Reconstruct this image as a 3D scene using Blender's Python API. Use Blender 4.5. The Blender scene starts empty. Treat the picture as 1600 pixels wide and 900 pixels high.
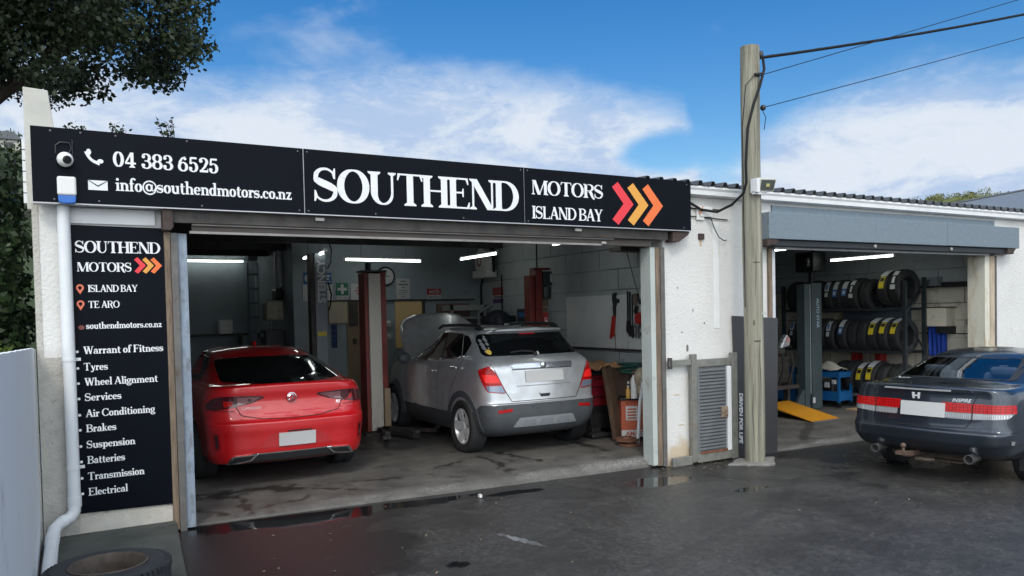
import bpy, bmesh, math, random
import numpy as np
from mathutils import Vector, Matrix, geometry
from mathutils.bvhtree import BVHTree
R = math.radians
random.seed(7); rng = np.random.default_rng(7)
SC = bpy.context.scene
COL = SC.collection

# ------------------------------------------------------------------ camera
cam = bpy.data.cameras.new('camera'); camo = bpy.data.objects.new('camera', cam); COL.objects.link(camo)
cx = Vector((0.8670, -0.4975, -0.0222)); cy_ = Vector((0.0340, 0.0142, 0.9993)); cz = Vector((-0.4969, -0.8670, 0.0293))
rx = cx.normalized(); rz = (cz - rx * cz.dot(rx)).normalized(); ry = rz.cross(rx)
camo.matrix_world = Matrix(((rx.x, ry.x, rz.x, 0), (rx.y, ry.y, rz.y, 0), (rx.z, ry.z, rz.z, 1.8), (0, 0, 0, 1)))
cam.sensor_width = 36; cam.lens = 27.277; cam.shift_y = 0.04625
cam.clip_start = 0.05; cam.clip_end = 3000
SC.camera = camo

# ------------------------------------------------------------------ sky, sun, exposure
SUN_DIR = Vector((-0.55, -1.0, 1.1)).normalized()          # towards the sun
SUN_E, SUN_ANGLE = 1.1, 12.0
SKY_S = 0.15
EXPOSURE = 0.08
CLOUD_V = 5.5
FILL_GLOW = 2.7
W = bpy.data.worlds.new('World'); SC.world = W; W.use_nodes = True
nt = W.node_tree; nt.nodes.clear()
def N(t, **kw):
    n = nt.nodes.new(t)
    for k, v in kw.items():
        if k.startswith('i_'): n.inputs[k[2:]].default_value = v
        else: setattr(n, k, v)
    return n
def math_(op, a, b=None, c=None, clamp=False):
    n = nt.nodes.new('ShaderNodeMath'); n.operation = op; n.use_clamp = clamp
    for i, x in enumerate((a, b, c)):
        if x is None: continue
        if isinstance(x, (int, float)): n.inputs[i].default_value = x
        else: nt.links.new(x, n.inputs[i])
    return n.outputs[0]
def smooth_(x, lo, hi):
    n = nt.nodes.new('ShaderNodeMapRange'); n.interpolation_type = 'SMOOTHSTEP'
    nt.links.new(x, n.inputs[0]); n.inputs[1].default_value = lo; n.inputs[2].default_value = hi
    return n.outputs[0]
def noise_(vec, scale, detail=5, rough=.55, dist=0):
    n = N('ShaderNodeTexNoise'); n.inputs['Scale'].default_value = scale; n.inputs['Detail'].default_value = detail
    n.inputs['Roughness'].default_value = rough; n.inputs['Distortion'].default_value = dist
    nt.links.new(vec, n.inputs['Vector']); return n.outputs['Fac']
sky = N('ShaderNodeTexSky', sky_type='NISHITA', sun_disc=False)
sky.sun_elevation = math.asin(SUN_DIR.z); sky.sun_rotation = math.atan2(SUN_DIR.x, SUN_DIR.y)
sky.air_density = 1.25; sky.dust_density = 0.25; sky.ozone_density = 3.0
tc = N('ShaderNodeTexCoord'); sep = N('ShaderNodeSeparateXYZ'); nt.links.new(tc.outputs['Generated'], sep.inputs[0])
dx, dy, dz = sep.outputs
az = math_('MULTIPLY', math_('ARCTAN2', dx, dy), 180 / math.pi)
el = math_('MULTIPLY', math_('ARCSINE', dz), 180 / math.pi)
comb = N('ShaderNodeCombineXYZ'); nt.links.new(math_('MULTIPLY', az, .05), comb.inputs[0]); nt.links.new(math_('MULTIPLY', el, .11), comb.inputs[1])
V = comb.outputs[0]
n1 = noise_(V, 1.6, 6, .55, .4); n2 = noise_(V, 5.0, 5, .6, .2)
n3 = noise_(V, 15.0, 7, .68, .5)
wob = math_('ADD', math_('ADD', math_('MULTIPLY', math_('SUBTRACT', n1, .5), 5.0), math_('MULTIPLY', math_('SUBTRACT', n2, .5), 3.0)), math_('MULTIPLY', math_('SUBTRACT', n3, .5), 1.5))
fc = N('ShaderNodeFloatCurve')                                # top edge of the cloud bank over azimuth -40..100 degrees
c = fc.mapping.curves[0]
PTS = [(-40, 17), (0, 17.2), (9, 16.3), (18, 17.0), (28, 17.4), (34, 16.6), (39, 15.2), (42.6, 13.9), (43.4, 11.0), (44.8, 9.6), (46.6, 10.6), (48.4, 12.6), (51.5, 14.1), (57, 14.9), (63, 14.3), (80, 15), (100, 18)]
c.points[0].location = ((PTS[0][0] + 40) / 140, PTS[0][1] / 30); c.points[1].location = ((PTS[-1][0] + 40) / 140, PTS[-1][1] / 30)
for a, e in PTS[1:-1]: c.points.new((a + 40) / 140, e / 30)
fc.mapping.update()
nt.links.new(math_('DIVIDE', math_('ADD', az, 40), 140), fc.inputs['Value'])
edge = math_('MULTIPLY', fc.outputs[0], 30)
d = math_('ADD', math_('SUBTRACT', edge, el), math_('MULTIPLY', wob, .55))       # degrees below the edge
bank = smooth_(d, -1.1, 3.0)
# the blue notch between the two banks
lx = math_('DIVIDE', math_('SUBTRACT', az, 41.5), 3.4); ly = math_('DIVIDE', math_('SUBTRACT', el, 11.2), 1.5)
q = math_('ADD', math_('MULTIPLY', lx, lx), math_('MULTIPLY', ly, ly))
notch = smooth_(math_('ADD', q, math_('MULTIPLY', wob, .25)), .35, 1.7)
bank = math_('MULTIPLY', bank, notch)
veil = math_('MULTIPLY', smooth_(math_('ADD', n1, math_('MULTIPLY', az, -.004)), .42, .70), .50)
other = smooth_(n1, .38, .54)                                # scattered cloud over the rest of the sky
dp = N('ShaderNodeVectorMath', operation='DOT_PRODUCT'); nt.links.new(tc.outputs['Generated'], dp.inputs[0]); dp.inputs[1].default_value = SUN_DIR
front = smooth_(dp.outputs['Value'], .25, .6)                 # unseen broken cloud added behind the viewer to light the garage front
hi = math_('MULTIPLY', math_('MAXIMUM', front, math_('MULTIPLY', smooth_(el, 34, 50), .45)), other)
mask = math_('MAXIMUM', math_('MAXIMUM', bank, math_('MULTIPLY', veil, .8)), hi, clamp=True)
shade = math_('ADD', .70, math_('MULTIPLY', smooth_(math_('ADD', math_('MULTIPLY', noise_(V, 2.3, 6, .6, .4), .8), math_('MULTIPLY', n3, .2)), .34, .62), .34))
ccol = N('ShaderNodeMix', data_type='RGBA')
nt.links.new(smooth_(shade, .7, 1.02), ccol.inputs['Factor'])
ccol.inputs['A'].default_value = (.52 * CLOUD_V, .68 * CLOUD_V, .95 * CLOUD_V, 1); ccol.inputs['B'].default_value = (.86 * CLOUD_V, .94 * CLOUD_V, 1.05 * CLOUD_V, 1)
hs = N('ShaderNodeHueSaturation'); hs.inputs['Hue'].default_value = .508; hs.inputs['Saturation'].default_value = 1.45; hs.inputs['Value'].default_value = .78
nt.links.new(sky.outputs[0], hs.inputs['Color'])
# unseen cloud towards the sun is brightened to push more light into the bays
gv = N('ShaderNodeVectorMath', operation='SCALE'); gv.inputs[0].default_value = (1.10 * FILL_GLOW, 1.0 * FILL_GLOW, .80 * FILL_GLOW); nt.links.new(smooth_(dp.outputs['Value'], .0, 1.0), gv.inputs['Scale'])
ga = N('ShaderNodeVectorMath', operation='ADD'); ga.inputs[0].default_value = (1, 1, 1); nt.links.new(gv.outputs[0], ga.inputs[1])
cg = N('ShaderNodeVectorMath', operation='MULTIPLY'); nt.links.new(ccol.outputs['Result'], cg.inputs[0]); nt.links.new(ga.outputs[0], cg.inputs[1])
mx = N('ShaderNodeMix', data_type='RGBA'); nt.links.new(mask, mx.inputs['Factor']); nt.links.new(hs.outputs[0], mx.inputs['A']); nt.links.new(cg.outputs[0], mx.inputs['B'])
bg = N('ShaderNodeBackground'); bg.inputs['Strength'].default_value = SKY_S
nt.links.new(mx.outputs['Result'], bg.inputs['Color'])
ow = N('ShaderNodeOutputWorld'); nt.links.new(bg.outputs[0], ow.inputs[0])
sun = bpy.data.lights.new('sun', 'SUN'); sun.energy = SUN_E; sun.angle = R(SUN_ANGLE); sun.color = (1, .91, .78)
suno = bpy.data.objects.new('sun', sun); COL.objects.link(suno); suno.rotation_euler = SUN_DIR.to_track_quat('Z', 'Y').to_euler()
vs = SC.view_settings; vs.view_transform = 'Standard'; vs.look = 'None'; vs.gamma = 1; vs.exposure = EXPOSURE; vs.use_curve_mapping = False
SC.render.engine = 'CYCLES'
SC.cycles.max_bounces = 7; SC.cycles.diffuse_bounces = 4; SC.cycles.glossy_bounces = 3; SC.cycles.transparent_max_bounces = 12
SC.cycles.use_denoising = True; SC.cycles.sample_clamp_indirect = 6

# ------------------------------------------------------------------ materials
MATS = {}
def mat(name, col, rough=.5, metal=0., var=.0, scale=6., bump=0., bscale=60., dirt=None, coat=0., spec=.5, emit=None, trans=0., stretch=None):
    """dirt = (colour, amount 0..1, scale); var = relative brightness wander; stretch = xyz scale of the texture space."""
    m = bpy.data.materials.new(name); m.use_nodes = True; MATS[name] = m
    t = m.node_tree; b = t.nodes['Principled BSDF']; L = t.links.new
    b.inputs['Base Color'].default_value = (*col, 1); b.inputs['Roughness'].default_value = rough; b.inputs['Metallic'].default_value = metal
    b.inputs['Coat Weight'].default_value = coat; b.inputs['Coat Roughness'].default_value = .03; b.inputs['Specular IOR Level'].default_value = spec
    b.inputs['Transmission Weight'].default_value = trans
    if emit: b.inputs['Emission Color'].default_value = (*emit[0], 1); b.inputs['Emission Strength'].default_value = emit[1]
    if var or bump or dirt:
        g = t.nodes.new('ShaderNodeNewGeometry'); src = g.outputs['Position']
        if stretch:
            mp = t.nodes.new('ShaderNodeMapping'); mp.inputs['Scale'].default_value = stretch; L(src, mp.inputs[0]); src = mp.outputs[0]
        def nz(s, det=6, ro=.6):
            n = t.nodes.new('ShaderNodeTexNoise'); n.inputs['Scale'].default_value = s; n.inputs['Detail'].default_value = det; n.inputs['Roughness'].default_value = ro
            L(src, n.inputs['Vector']); return n.outputs['Fac']
        out = None
        if var:
            r = t.nodes.new('ShaderNodeMapRange'); r.inputs[1].default_value = .3; r.inputs[2].default_value = .7; L(nz(scale), r.inputs[0])
            mix = t.nodes.new('ShaderNodeMix'); mix.data_type = 'RGBA'; L(r.outputs[0], mix.inputs['Factor'])
            mix.inputs['A'].default_value = (*[c * (1 - var) for c in col], 1); mix.inputs['B'].default_value = (*[min(1, c * (1 + var)) for c in col], 1)
            out = mix.outputs['Result']
        if dirt:
            dc, amt, ds = dirt
            r = t.nodes.new('ShaderNodeMapRange'); r.interpolation_type = 'SMOOTHSTEP'
            r.inputs[1].default_value = .62 - amt * .3; r.inputs[2].default_value = .74 - amt * .1; r.inputs[4].default_value = min(1, .55 + amt * .4); L(nz(ds, 8, .68), r.inputs[0])
            mix = t.nodes.new('ShaderNodeMix'); mix.data_type = 'RGBA'; L(r.outputs[0], mix.inputs['Factor'])
            if out: L(out, mix.inputs['A'])
            else: mix.inputs['A'].default_value = (*col, 1)
            mix.inputs['B'].default_value = (*dc, 1); out = mix.outputs['Result']
            if metal < .5:
                rr = t.nodes.new('ShaderNodeMapRange'); L(r.outputs[0], rr.inputs[0]); rr.inputs[3].default_value = rough; rr.inputs[4].default_value = min(1, rough + .25); L(rr.outputs[0], b.inputs['Roughness'])
        if out: L(out, b.inputs['Base Color'])
        if bump:
            bp = t.nodes.new('ShaderNodeBump'); bp.inputs['Strength'].default_value = min(1, bump); bp.inputs['Distance'].default_value = .01 * max(1, bump)
            L(nz(bscale, 4), bp.inputs['Height']); L(bp.outputs[0], b.inputs['Normal'])
    return m

# ------------------------------------------------------------------ objects
ORG = {}
def link(o, parent=None):
    COL.objects.link(o)
    if parent is not None: o.parent = parent; ORG[o] = ORG.get(parent, Vector())
    return o
def tag(o, label=None, cat=None, group=None, kind=None):
    for k, v in (('label', label), ('category', cat), ('group', group), ('kind', kind)):
        if v: o[k] = v
    return o
def thing(name, loc, label, cat, group=None, rotz=0.):
    o = bpy.data.objects.new(name, None); o.empty_display_size = .1; o.location = loc; o.rotation_euler = (0, 0, rotz); COL.objects.link(o)
    ORG[o] = Vector(loc); return tag(o, label, cat, group)
def copy_tree(o, parent=None):
    c = o.copy(); COL.objects.link(c)
    if parent is not None: c.parent = parent
    for ch in list(o.children): copy_tree(ch, c)
    return c

class MB:
    """collects shapes in world coordinates; build() links them as one mesh object (shifted to its thing's origin unless local)."""
    def __init__(s): s.v = []; s.f = []
    def add(s, v, f, M=None):
        o = len(s.v)
        s.v += [tuple(M @ Vector(p)) if M is not None else tuple(p) for p in v]; s.f += [[i + o for i in q] for q in f]; return s
    def box(s, x0, x1, y0, y1, z0, z1, M=None):
        v = [(x, y, z) for x in (x0, x1) for y in (y0, y1) for z in (z0, z1)]
        return s.add(v, [(0, 1, 3, 2), (4, 6, 7, 5), (0, 4, 5, 1), (2, 3, 7, 6), (0, 2, 6, 4), (1, 5, 7, 3)], M)
    def cbox(s, c, size, rot=(0, 0, 0)):
        from mathutils import Euler
        M = Matrix.Translation(c) @ Euler(rot).to_matrix().to_4x4(); a, b, d = [q / 2 for q in size]
        return s.box(-a, a, -b, b, -d, d, M)
    def prism(s, poly, y0, y1, ax='y', M=None):
        """poly of 2-D points extruded along an axis: ax y -> (x,z), x -> (y,z), z -> (x,y)"""
        mk = {'y': lambda p, t: (p[0], t, p[1]), 'x': lambda p, t: (t, p[0], p[1]), 'z': lambda p, t: (p[0], p[1], t)}[ax]
        n = len(poly); v = [mk(p, y0) for p in poly] + [mk(p, y1) for p in poly]
        return s.add(v, [list(range(n)), list(range(2 * n - 1, n - 1, -1))] + [(i, n + i, n + (i + 1) % n, (i + 1) % n) for i in range(n)], M)
    def tube(s, pts, r, n=8, caps=True):
        pts = [Vector(p) for p in pts]; rr = r if isinstance(r, (list, tuple)) else [r] * len(pts); rings = []; up = None
        for i, p in enumerate(pts):
            t = (pts[min(i + 1, len(pts) - 1)] - pts[max(i - 1, 0)]).normalized()
            if up is None: up = Vector((0, 0, 1)) if abs(t.z) < .9 else Vector((1, 0, 0))
            a = t.cross(up).normalized(); b = a.cross(t).normalized(); up = b
            rings.append([p + a * math.cos(2 * math.pi * k / n) * rr[i] + b * math.sin(2 * math.pi * k / n) * rr[i] for k in range(n)])
        v = [q for g in rings for q in g]; m = len(rings)
        f = [(i * n + k, i * n + (k + 1) % n, (i + 1) * n + (k + 1) % n, (i + 1) * n + k) for i in range(m - 1) for k in range(n)]
        if caps: f += [list(range(n - 1, -1, -1)), list(range((m - 1) * n, m * n))]
        return s.add(v, f)
    def lathe(s, prof, n=32, M=None, closed=False):
        """prof of (radius, height) round z"""
        v = [(r * math.cos(2 * math.pi * k / n), r * math.sin(2 * math.pi * k / n), h) for r, h in prof for k in range(n)]; m = len(prof)
        f = [(i * n + k, i * n + (k + 1) % n, (i + 1) * n + (k + 1) % n, (i + 1) * n + k) for i in range(m - 1) for k in range(n)]
        if closed: f += [((m - 1) * n + k, (m - 1) * n + (k + 1) % n, (k + 1) % n, k) for k in range(n)]
        return s.add(v, f, M)
    def sphere(s, c, r, n=12, sq=(1, 1, 1)):
        pr = [(max(1e-4, math.sin(math.pi * i / n)) * r, -math.cos(math.pi * i / n) * r) for i in range(n + 1)]
        return s.lathe(pr, n * 2, Matrix.Translation(c) @ Matrix.Diagonal((*sq, 1)))
    def build(s, name, m, parent=None, smooth=False, bevel=0., local=False, ang=40, segs=2):
        me = bpy.data.meshes.new(name); org = Vector() if (local or parent is None) else ORG.get(parent, Vector())
        me.from_pydata([(p[0] - org.x, p[1] - org.y, p[2] - org.z) for p in s.v], [], s.f)
        bm = bmesh.new(); bm.from_mesh(me); bmesh.ops.recalc_face_normals(bm, faces=bm.faces); bm.to_mesh(me); bm.free()
        me.materials.append(m)
        if smooth:
            me.shade_smooth(); me.set_sharp_from_angle(angle=R(ang))
        o = bpy.data.objects.new(name, me); link(o, parent)
        if bevel:
            b = o.modifiers.new('b', 'BEVEL'); b.width = bevel; b.segments = segs; b.limit_method = 'ANGLE'; b.angle_limit = R(50)
        return o
def solo(o, label, cat, group=None):
    """make a one-mesh thing: put its origin at its base"""
    me = o.data; vs_ = np.empty(len(me.vertices) * 3, np.float32); me.vertices.foreach_get('co', vs_); vs_ = vs_.reshape(-1, 3)
    c = Vector(((vs_[:, 0].min() + vs_[:, 0].max()) / 2, (vs_[:, 1].min() + vs_[:, 1].max()) / 2, vs_[:, 2].min())).to_tuple()
    me.transform(Matrix.Translation(-Vector(c))); o.location = c
    return tag(o, label, cat, group)
# ------------------------------------------------------------------ palette
wall_white = mat('painted roughcast', (.66, .65, .63), .75, var=.06, scale=1.6, bump=1.0, bscale=34, dirt=((.42, .36, .28), .05, 2.6))
def low_stain(m, col, z0, z1):
    """splash staining along the foot of a wall"""
    t = m.node_tree; b = t.nodes['Principled BSDF']; L = t.links.new; g = t.nodes.new('ShaderNodeNewGeometry'); s = t.nodes.new('ShaderNodeSeparateXYZ'); L(g.outputs['Position'], s.inputs[0]); n = t.nodes.new('ShaderNodeTexNoise'); n.inputs['Scale'].default_value = 4; n.inputs['Detail'].default_value = 7; L(g.outputs['Position'], n.inputs[0])
    a = t.nodes.new('ShaderNodeMath'); a.operation = 'MULTIPLY_ADD'; L(n.outputs[0], a.inputs[0]); a.inputs[1].default_value = -1.1; L(s.outputs[2], a.inputs[2]); r = t.nodes.new('ShaderNodeMapRange'); r.interpolation_type = 'SMOOTHSTEP'; L(a.outputs[0], r.inputs[0]); r.inputs[1].default_value = z0; r.inputs[2].default_value = z1; r.inputs[3].default_value = .8; r.inputs[4].default_value = 0
    old = b.inputs['Base Color'].links[0].from_socket; mx = t.nodes.new('ShaderNodeMix'); mx.data_type = 'RGBA'; L(r.outputs[0], mx.inputs['Factor']); L(old, mx.inputs['A']); mx.inputs['B'].default_value = (*col, 1); L(mx.outputs['Result'], b.inputs['Base Color'])
low_stain(wall_white, (.50, .38, .24), -.55, -.2)
render_bare = mat('bare cement render', (.48, .46, .42), .9, var=.2, scale=9, bump=1.0, bscale=50, dirt=((.20, .19, .17), .35, 9))
inner_wall = mat('workshop wall paint', (.30, .35, .38), .7, var=.10, scale=2.5, bump=.15, bscale=12, dirt=((.14, .16, .17), .1, 3))
board_paint = mat('painted lining board', (.64, .66, .65), .6, var=.06, scale=3, dirt=((.3, .3, .28), .12, 5))
dark_ceiling = mat('dark timber ceiling', (.05, .05, .05), .9, var=.3, scale=5)
white_trim = mat('white painted metal', (.72, .73, .74), .45, var=.06, scale=3, dirt=((.4, .36, .3), .08, 8))
timber = mat('weathered brown timber', (.19, .14, .10), .85, var=.4, scale=9, bump=.5, bscale=40, dirt=((.08, .05, .035), .35, 14), stretch=(3, 3, .35))
flaky_blue = mat('flaking pale blue paint', (.25, .30, .37), .75, var=.2, scale=14, dirt=((.12, .11, .11), .55, 13), bump=.5, bscale=60, stretch=(1, 1, .4))
steel_grey = mat('grey painted steel', (.125, .12, .115), .6, .1, var=.2, scale=8, dirt=((.10, .06, .045), .28, 10))
dark_steel = mat('dark grimy steel', (.055, .05, .048), .6, .3, var=.4, scale=7, dirt=((.13, .08, .05), .3, 8))
galv = mat('galvanised sheet', (.195, .24, .275), .45, .35, var=.10, scale=20, dirt=((.22, .27, .32), .35, 45), bump=.1, bscale=80)
roof_metal = mat('grey roofing steel', (.10, .11, .12), .5, .4, var=.2, scale=3)
black_ply = mat('satin black', (.012, .013, .016), .45)

def block_mat(name, col, mort, axes, dirt):
    m = mat(name, col, .8, var=.12, scale=3, bump=.2, bscale=25, dirt=dirt); t = m.node_tree; b = t.nodes['Principled BSDF']
    g = t.nodes.new('ShaderNodeNewGeometry'); s = t.nodes.new('ShaderNodeSeparateXYZ'); c = t.nodes.new('ShaderNodeCombineXYZ'); L = t.links.new
    nz = t.nodes.new('ShaderNodeTexNoise'); nz.inputs['Scale'].default_value = 1.3; L(g.outputs['Position'], nz.inputs[0])
    L(g.outputs['Position'], s.inputs[0]); L(s.outputs[axes[0]], c.inputs[0]); L(s.outputs[axes[1]], c.inputs[1])
    br = t.nodes.new('ShaderNodeTexBrick'); L(c.outputs[0], br.inputs['Vector'])
    br.inputs['Scale'].default_value = 1; br.inputs['Brick Width'].default_value = .9; br.inputs['Row Height'].default_value = .3; br.inputs['Mortar Size'].default_value = .010; br.inputs['Mortar Smooth'].default_value = .4
    old = b.inputs['Base Color'].links[0].from_socket; mx = t.nodes.new('ShaderNodeMix'); mx.data_type = 'RGBA'
    r = t.nodes.new('ShaderNodeMapRange'); L(nz.outputs[0], r.inputs[0]); r.inputs[1].default_value = .38; r.inputs[2].default_value = .62; r.inputs[4].default_value = .8
    mu = t.nodes.new('ShaderNodeMath'); mu.operation = 'MULTIPLY'; L(br.outputs['Fac'], mu.inputs[0]); L(r.outputs[0], mu.inputs[1])
    L(mu.outputs[0], mx.inputs['Factor']); L(old, mx.inputs['A']); mx.inputs['B'].default_value = (*mort, 1); L(mx.outputs['Result'], b.inputs['Base Color'])
    bp = t.nodes.new('ShaderNodeBump'); bp.inputs['Distance'].default_value = .006; bp.invert = True; L(br.outputs['Fac'], bp.inputs['Height'])
    on = b.inputs['Normal'].links[0].from_socket; L(on, bp.inputs['Normal']); L(bp.outputs[0], b.inputs['Normal'])
    return m
blocks_grey = block_mat('painted block wall', (.38, .41, .42), (.07, .08, .09), (1, 2), ((.16, .17, .17), .15, 3))
blocks_cream = block_mat('cream block wall', (.76, .71, .60), (.18, .14, .1), (1, 2), ((.34, .25, .16), .22, 5))

# ------------------------------------------------------------------ ground
def road_z(x): return .05 - .0165 * np.clip(x, -4, 16)
def sheet(name, xs, ys, zfun, m, attrs=None, kind='structure'):
    X, Y = np.meshgrid(xs, ys); Z = zfun(X, Y); n, mm = X.shape
    me = bpy.data.meshes.new(name); v = np.stack([X, Y, Z], -1).reshape(-1, 3)
    idx = np.arange(n * mm).reshape(n, mm); f = np.stack([idx[:-1, :-1], idx[:-1, 1:], idx[1:, 1:], idx[1:, :-1]], -1).reshape(-1, 4)
    me.from_pydata(v.tolist(), [], f.tolist()); me.shade_smooth(); me.materials.append(m)
    for k, fn in (attrs or {}).items():
        a = me.attributes.new(k, 'FLOAT', 'POINT'); a.data.foreach_set('value', fn(X, Y).reshape(-1).astype(np.float32))
    o = bpy.data.objects.new(name, me); COL.objects.link(o); return tag(o, kind=kind)
def vnoise(X, Y, s, seed=0):
    """cheap smooth value noise 0..1"""
    g = np.random.default_rng(seed).random((256, 256)); x = X * s + 1000; y = Y * s + 1000
    xi = np.floor(x).astype(int); yi = np.floor(y).astype(int); fx = x - xi; fy = y - yi; fx = fx * fx * (3 - 2 * fx); fy = fy * fy * (3 - 2 * fy)
    q = lambda a, b: g[(xi + a) % 256, (yi + b) % 256]
    return (q(0, 0) * (1 - fx) + q(1, 0) * fx) * (1 - fy) + (q(0, 1) * (1 - fx) + q(1, 1) * fx) * fy
def fbm(X, Y, s, seed=0, n=4): return sum(vnoise(X, Y, s * 2 ** i, seed + i) * .5 ** (i + 1) for i in range(n)) / (1 - .5 ** n)
def sm(x, a, b): t = np.clip((x - a) / (b - a), 0, 1); return t * t * (3 - 2 * t)
def seg(X, Y, pts):
    d = np.full(X.shape, 9.)
    for (x0, y0), (x1, y1) in zip(pts[:-1], pts[1:]):
        l = (x1 - x0) ** 2 + (y1 - y0) ** 2 + 1e-9; t = np.clip(((X - x0) * (x1 - x0) + (Y - y0) * (y1 - y0)) / l, 0, 1)
        d = np.minimum(d, np.hypot(X - x0 - t * (x1 - x0), Y - y0 - t * (y1 - y0)))
    return d
def wet(X, Y):
    w = (fbm(X, Y, 3, 3) - .5) * .55 + (fbm(X, Y, 14, 9) - .5) * .25
    k = 0
    for x, y, a, b in ((1.65, 6.90, 1.25, .36), (2.9, 6.92, .85, .24), (5.45, 6.4, .62, .26), (5.95, 5.62, .40, .10), (2.36, 4.97, .13, .10), (3.9, 6.75, .5, .12)):
        k = np.maximum(k, 1.25 - np.sqrt(((X - x) / a) ** 2 + ((Y - y) / b) ** 2))
    k = np.maximum(k, 1.15 - seg(X, Y, [(3.0, 5.5), (3.05, 5.3), (3.12, 5.05)]) / .085 - .35 * np.abs(Y - 5.28) / .28)
    return sm(k + w * .9, .42, .56)
def damp(X, Y):
    n = fbm(X, Y, 1.1, 21); e = 1 - np.clip((7.05 - Y - .25 * (X > 6)) / 1.5, 0, 1)
    s = sm(e * .75 + (n - .5) * 1.2 + sm(1.5 - np.hypot(X - 9, Y - 5), 0, 1.2) * .5 + sm(1.9 - np.hypot((X - 1.2) * .8, Y - 5.7), 0, 1.4) * .55 + (fbm(X, Y, 5, 33) - .5) * .5, .36, .64)
    return s
def seal(X, Y): return sm(1 - seg(X + (fbm(X, Y, 2.5, 5) - .5) * .25, Y, [(6.9, 5.75), (5.9, 5.15), (5.1, 4.76), (4.4, 4.52), (3.5, 4.25)]) / (.04 + .10 * fbm(X, Y, 2, 8)), 0, .6) * .4
ra = mat('wet asphalt', (.045, .045, .047), .6); t = ra.node_tree; b = t.nodes['Principled BSDF']; L = t.links.new
def A(n): a = t.nodes.new('ShaderNodeAttribute'); a.attribute_name = n; return a.outputs['Fac']
def tn(s, det=5, ro=.6):
    g = t.nodes.new('ShaderNodeNewGeometry'); n = t.nodes.new('ShaderNodeTexNoise'); n.inputs['Scale'].default_value = s; n.inputs['Detail'].default_value = det; n.inputs['Roughness'].default_value = ro; L(g.outputs['Position'], n.inputs[0]); return n.outputs['Fac']
def mr(x, a, bb, c, d):
    r = t.nodes.new('ShaderNodeMapRange'); L(x, r.inputs[0]); r.inputs[1].default_value, r.inputs[2].default_value, r.inputs[3].default_value, r.inputs[4].default_value = a, bb, c, d; return r.outputs[0]
def mixc(f, a, bb):
    m = t.nodes.new('ShaderNodeMix'); m.data_type = 'RGBA'
    for s, x in (('Factor', f), ('A', a), ('B', bb)):
        if isinstance(x, tuple): m.inputs[s].default_value = (*x, 1)
        else: L(x, m.inputs[s])
    return m.outputs['Result']
def mul(a, bb):
    m = t.nodes.new('ShaderNodeMath'); m.operation = 'MULTIPLY'
    for i, x in enumerate((a, bb)):
        if isinstance(x, float): m.inputs[i].default_value = x
        else: L(x, m.inputs[i])
    return m.outputs[0]
grain = mr(tn(70, 3, .75), .38, .62, 0, 1); patchy = mr(tn(1.4, 8, .72), .38, .62, 0, 1); speck = mr(tn(45, 2, .5), .68, .74, 0, 1)
mid = mr(tn(16, 5, .65), .38, .64, 0, 1); fine = mr(tn(36, 3, .7), .40, .60, 0, 1); c0 = mixc(mul(mid, .75), mixc(patchy, (.052, .050, .048), (.108, .102, .096)), (.030, .029, .029)); c0 = mixc(mul(fine, .45), c0, (.022, .021, .020)); c1 = mixc(mul(grain, .6), c0, (.018, .0175, .017)); c1 = mixc(mul(speck, .7), c1, (.20, .195, .19))
c2 = mixc(mul(A('seal'), .8), c1, (.016, .017, .02)); c3 = mixc(mul(A('damp'), .82), c2, (.017, .017, .018)); c4 = mixc(A('wet'), c3, (.010, .011, .012))
L(c4, b.inputs['Base Color'])
def mixf(f, a, bb):
    m = t.nodes.new('ShaderNodeMix')
    for s, x in (('Factor', f), ('A', a), ('B', bb)):
        if isinstance(x, float): m.inputs[s].default_value = x
        else: L(x, m.inputs[s])
    return m.outputs['Result']
r0 = mixf(patchy, .33, .50); r1 = mixf(A('damp'), r0, .24); L(mixf(A('wet'), r1, .035), b.inputs['Roughness'])
bp = t.nodes.new('ShaderNodeBump'); bp.inputs['Distance'].default_value = .010
L(mixf(A('wet'), .6, .01), bp.inputs['Strength']); L(tn(48, 5, .75), bp.inputs['Height']); L(bp.outputs[0], b.inputs['Normal'])
xs = np.concatenate([[-400, -120, -40, -15, -6], np.arange(-3, -.5, .25), np.arange(-.5, 9.6, .03), np.arange(9.7, 16, .2), [18, 25, 50, 140, 500]])
ys = np.concatenate([[-400, -120, -40, -12, -4], np.arange(-2, 2, .25), np.arange(2, 7.3, .03), [7.6, 8.5, 12, 18, 30, 60, 140, 500]])
sheet('road', xs, ys, lambda X, Y: road_z(X) + (fbm(X, Y, .8, 4) - .5) * .008 * (Y < 7.2) - .12 * sm(Y, 7.3, 8.0), ra, {'wet': wet, 'damp': damp, 'seal': seal})

# concrete floors of the two bays, with a worn rounded lip along the road
fm = mat('oily concrete floor', (.2, .19, .18), .7); t = fm.node_tree; b = t.nodes['Principled BSDF']; L = t.links.new
g1 = mr(tn(2.2, 7, .65), .33, .67, 0, 1); g2 = mr(tn(60, 4, .7), .35, .65, 0, 1); spots = mr(tn(5.5, 7, .7), .56, .66, 0, 1)
k0 = mixc(g1, (.07, .066, .061), (.17, .16, .145)); k1 = mixc(mul(g2, .5), k0, (.05, .048, .045)); k2 = mixc(mul(spots, .7), k1, (.035, .033, .031)); k3 = mixc(A('lip'), k2, mixc(mr(tn(34, 4, .75), .38, .62, 0, 1), (.10, .095, .09), (.31, .30, .285)))
L(mixc(A('stain'), k3, (.012, .012, .012)), b.inputs['Base Color']); L(mixf(A('stain'), mixf(spots, .72, .5), .32), b.inputs['Roughness'])
bp = t.nodes.new('ShaderNodeBump'); bp.inputs['Distance'].default_value = .008; L(mixf(A('lip'), .25, 1.), bp.inputs['Strength']); L(tn(40, 6, .7), bp.inputs['Height']); L(bp.outputs[0], b.inputs['Normal'])
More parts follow.
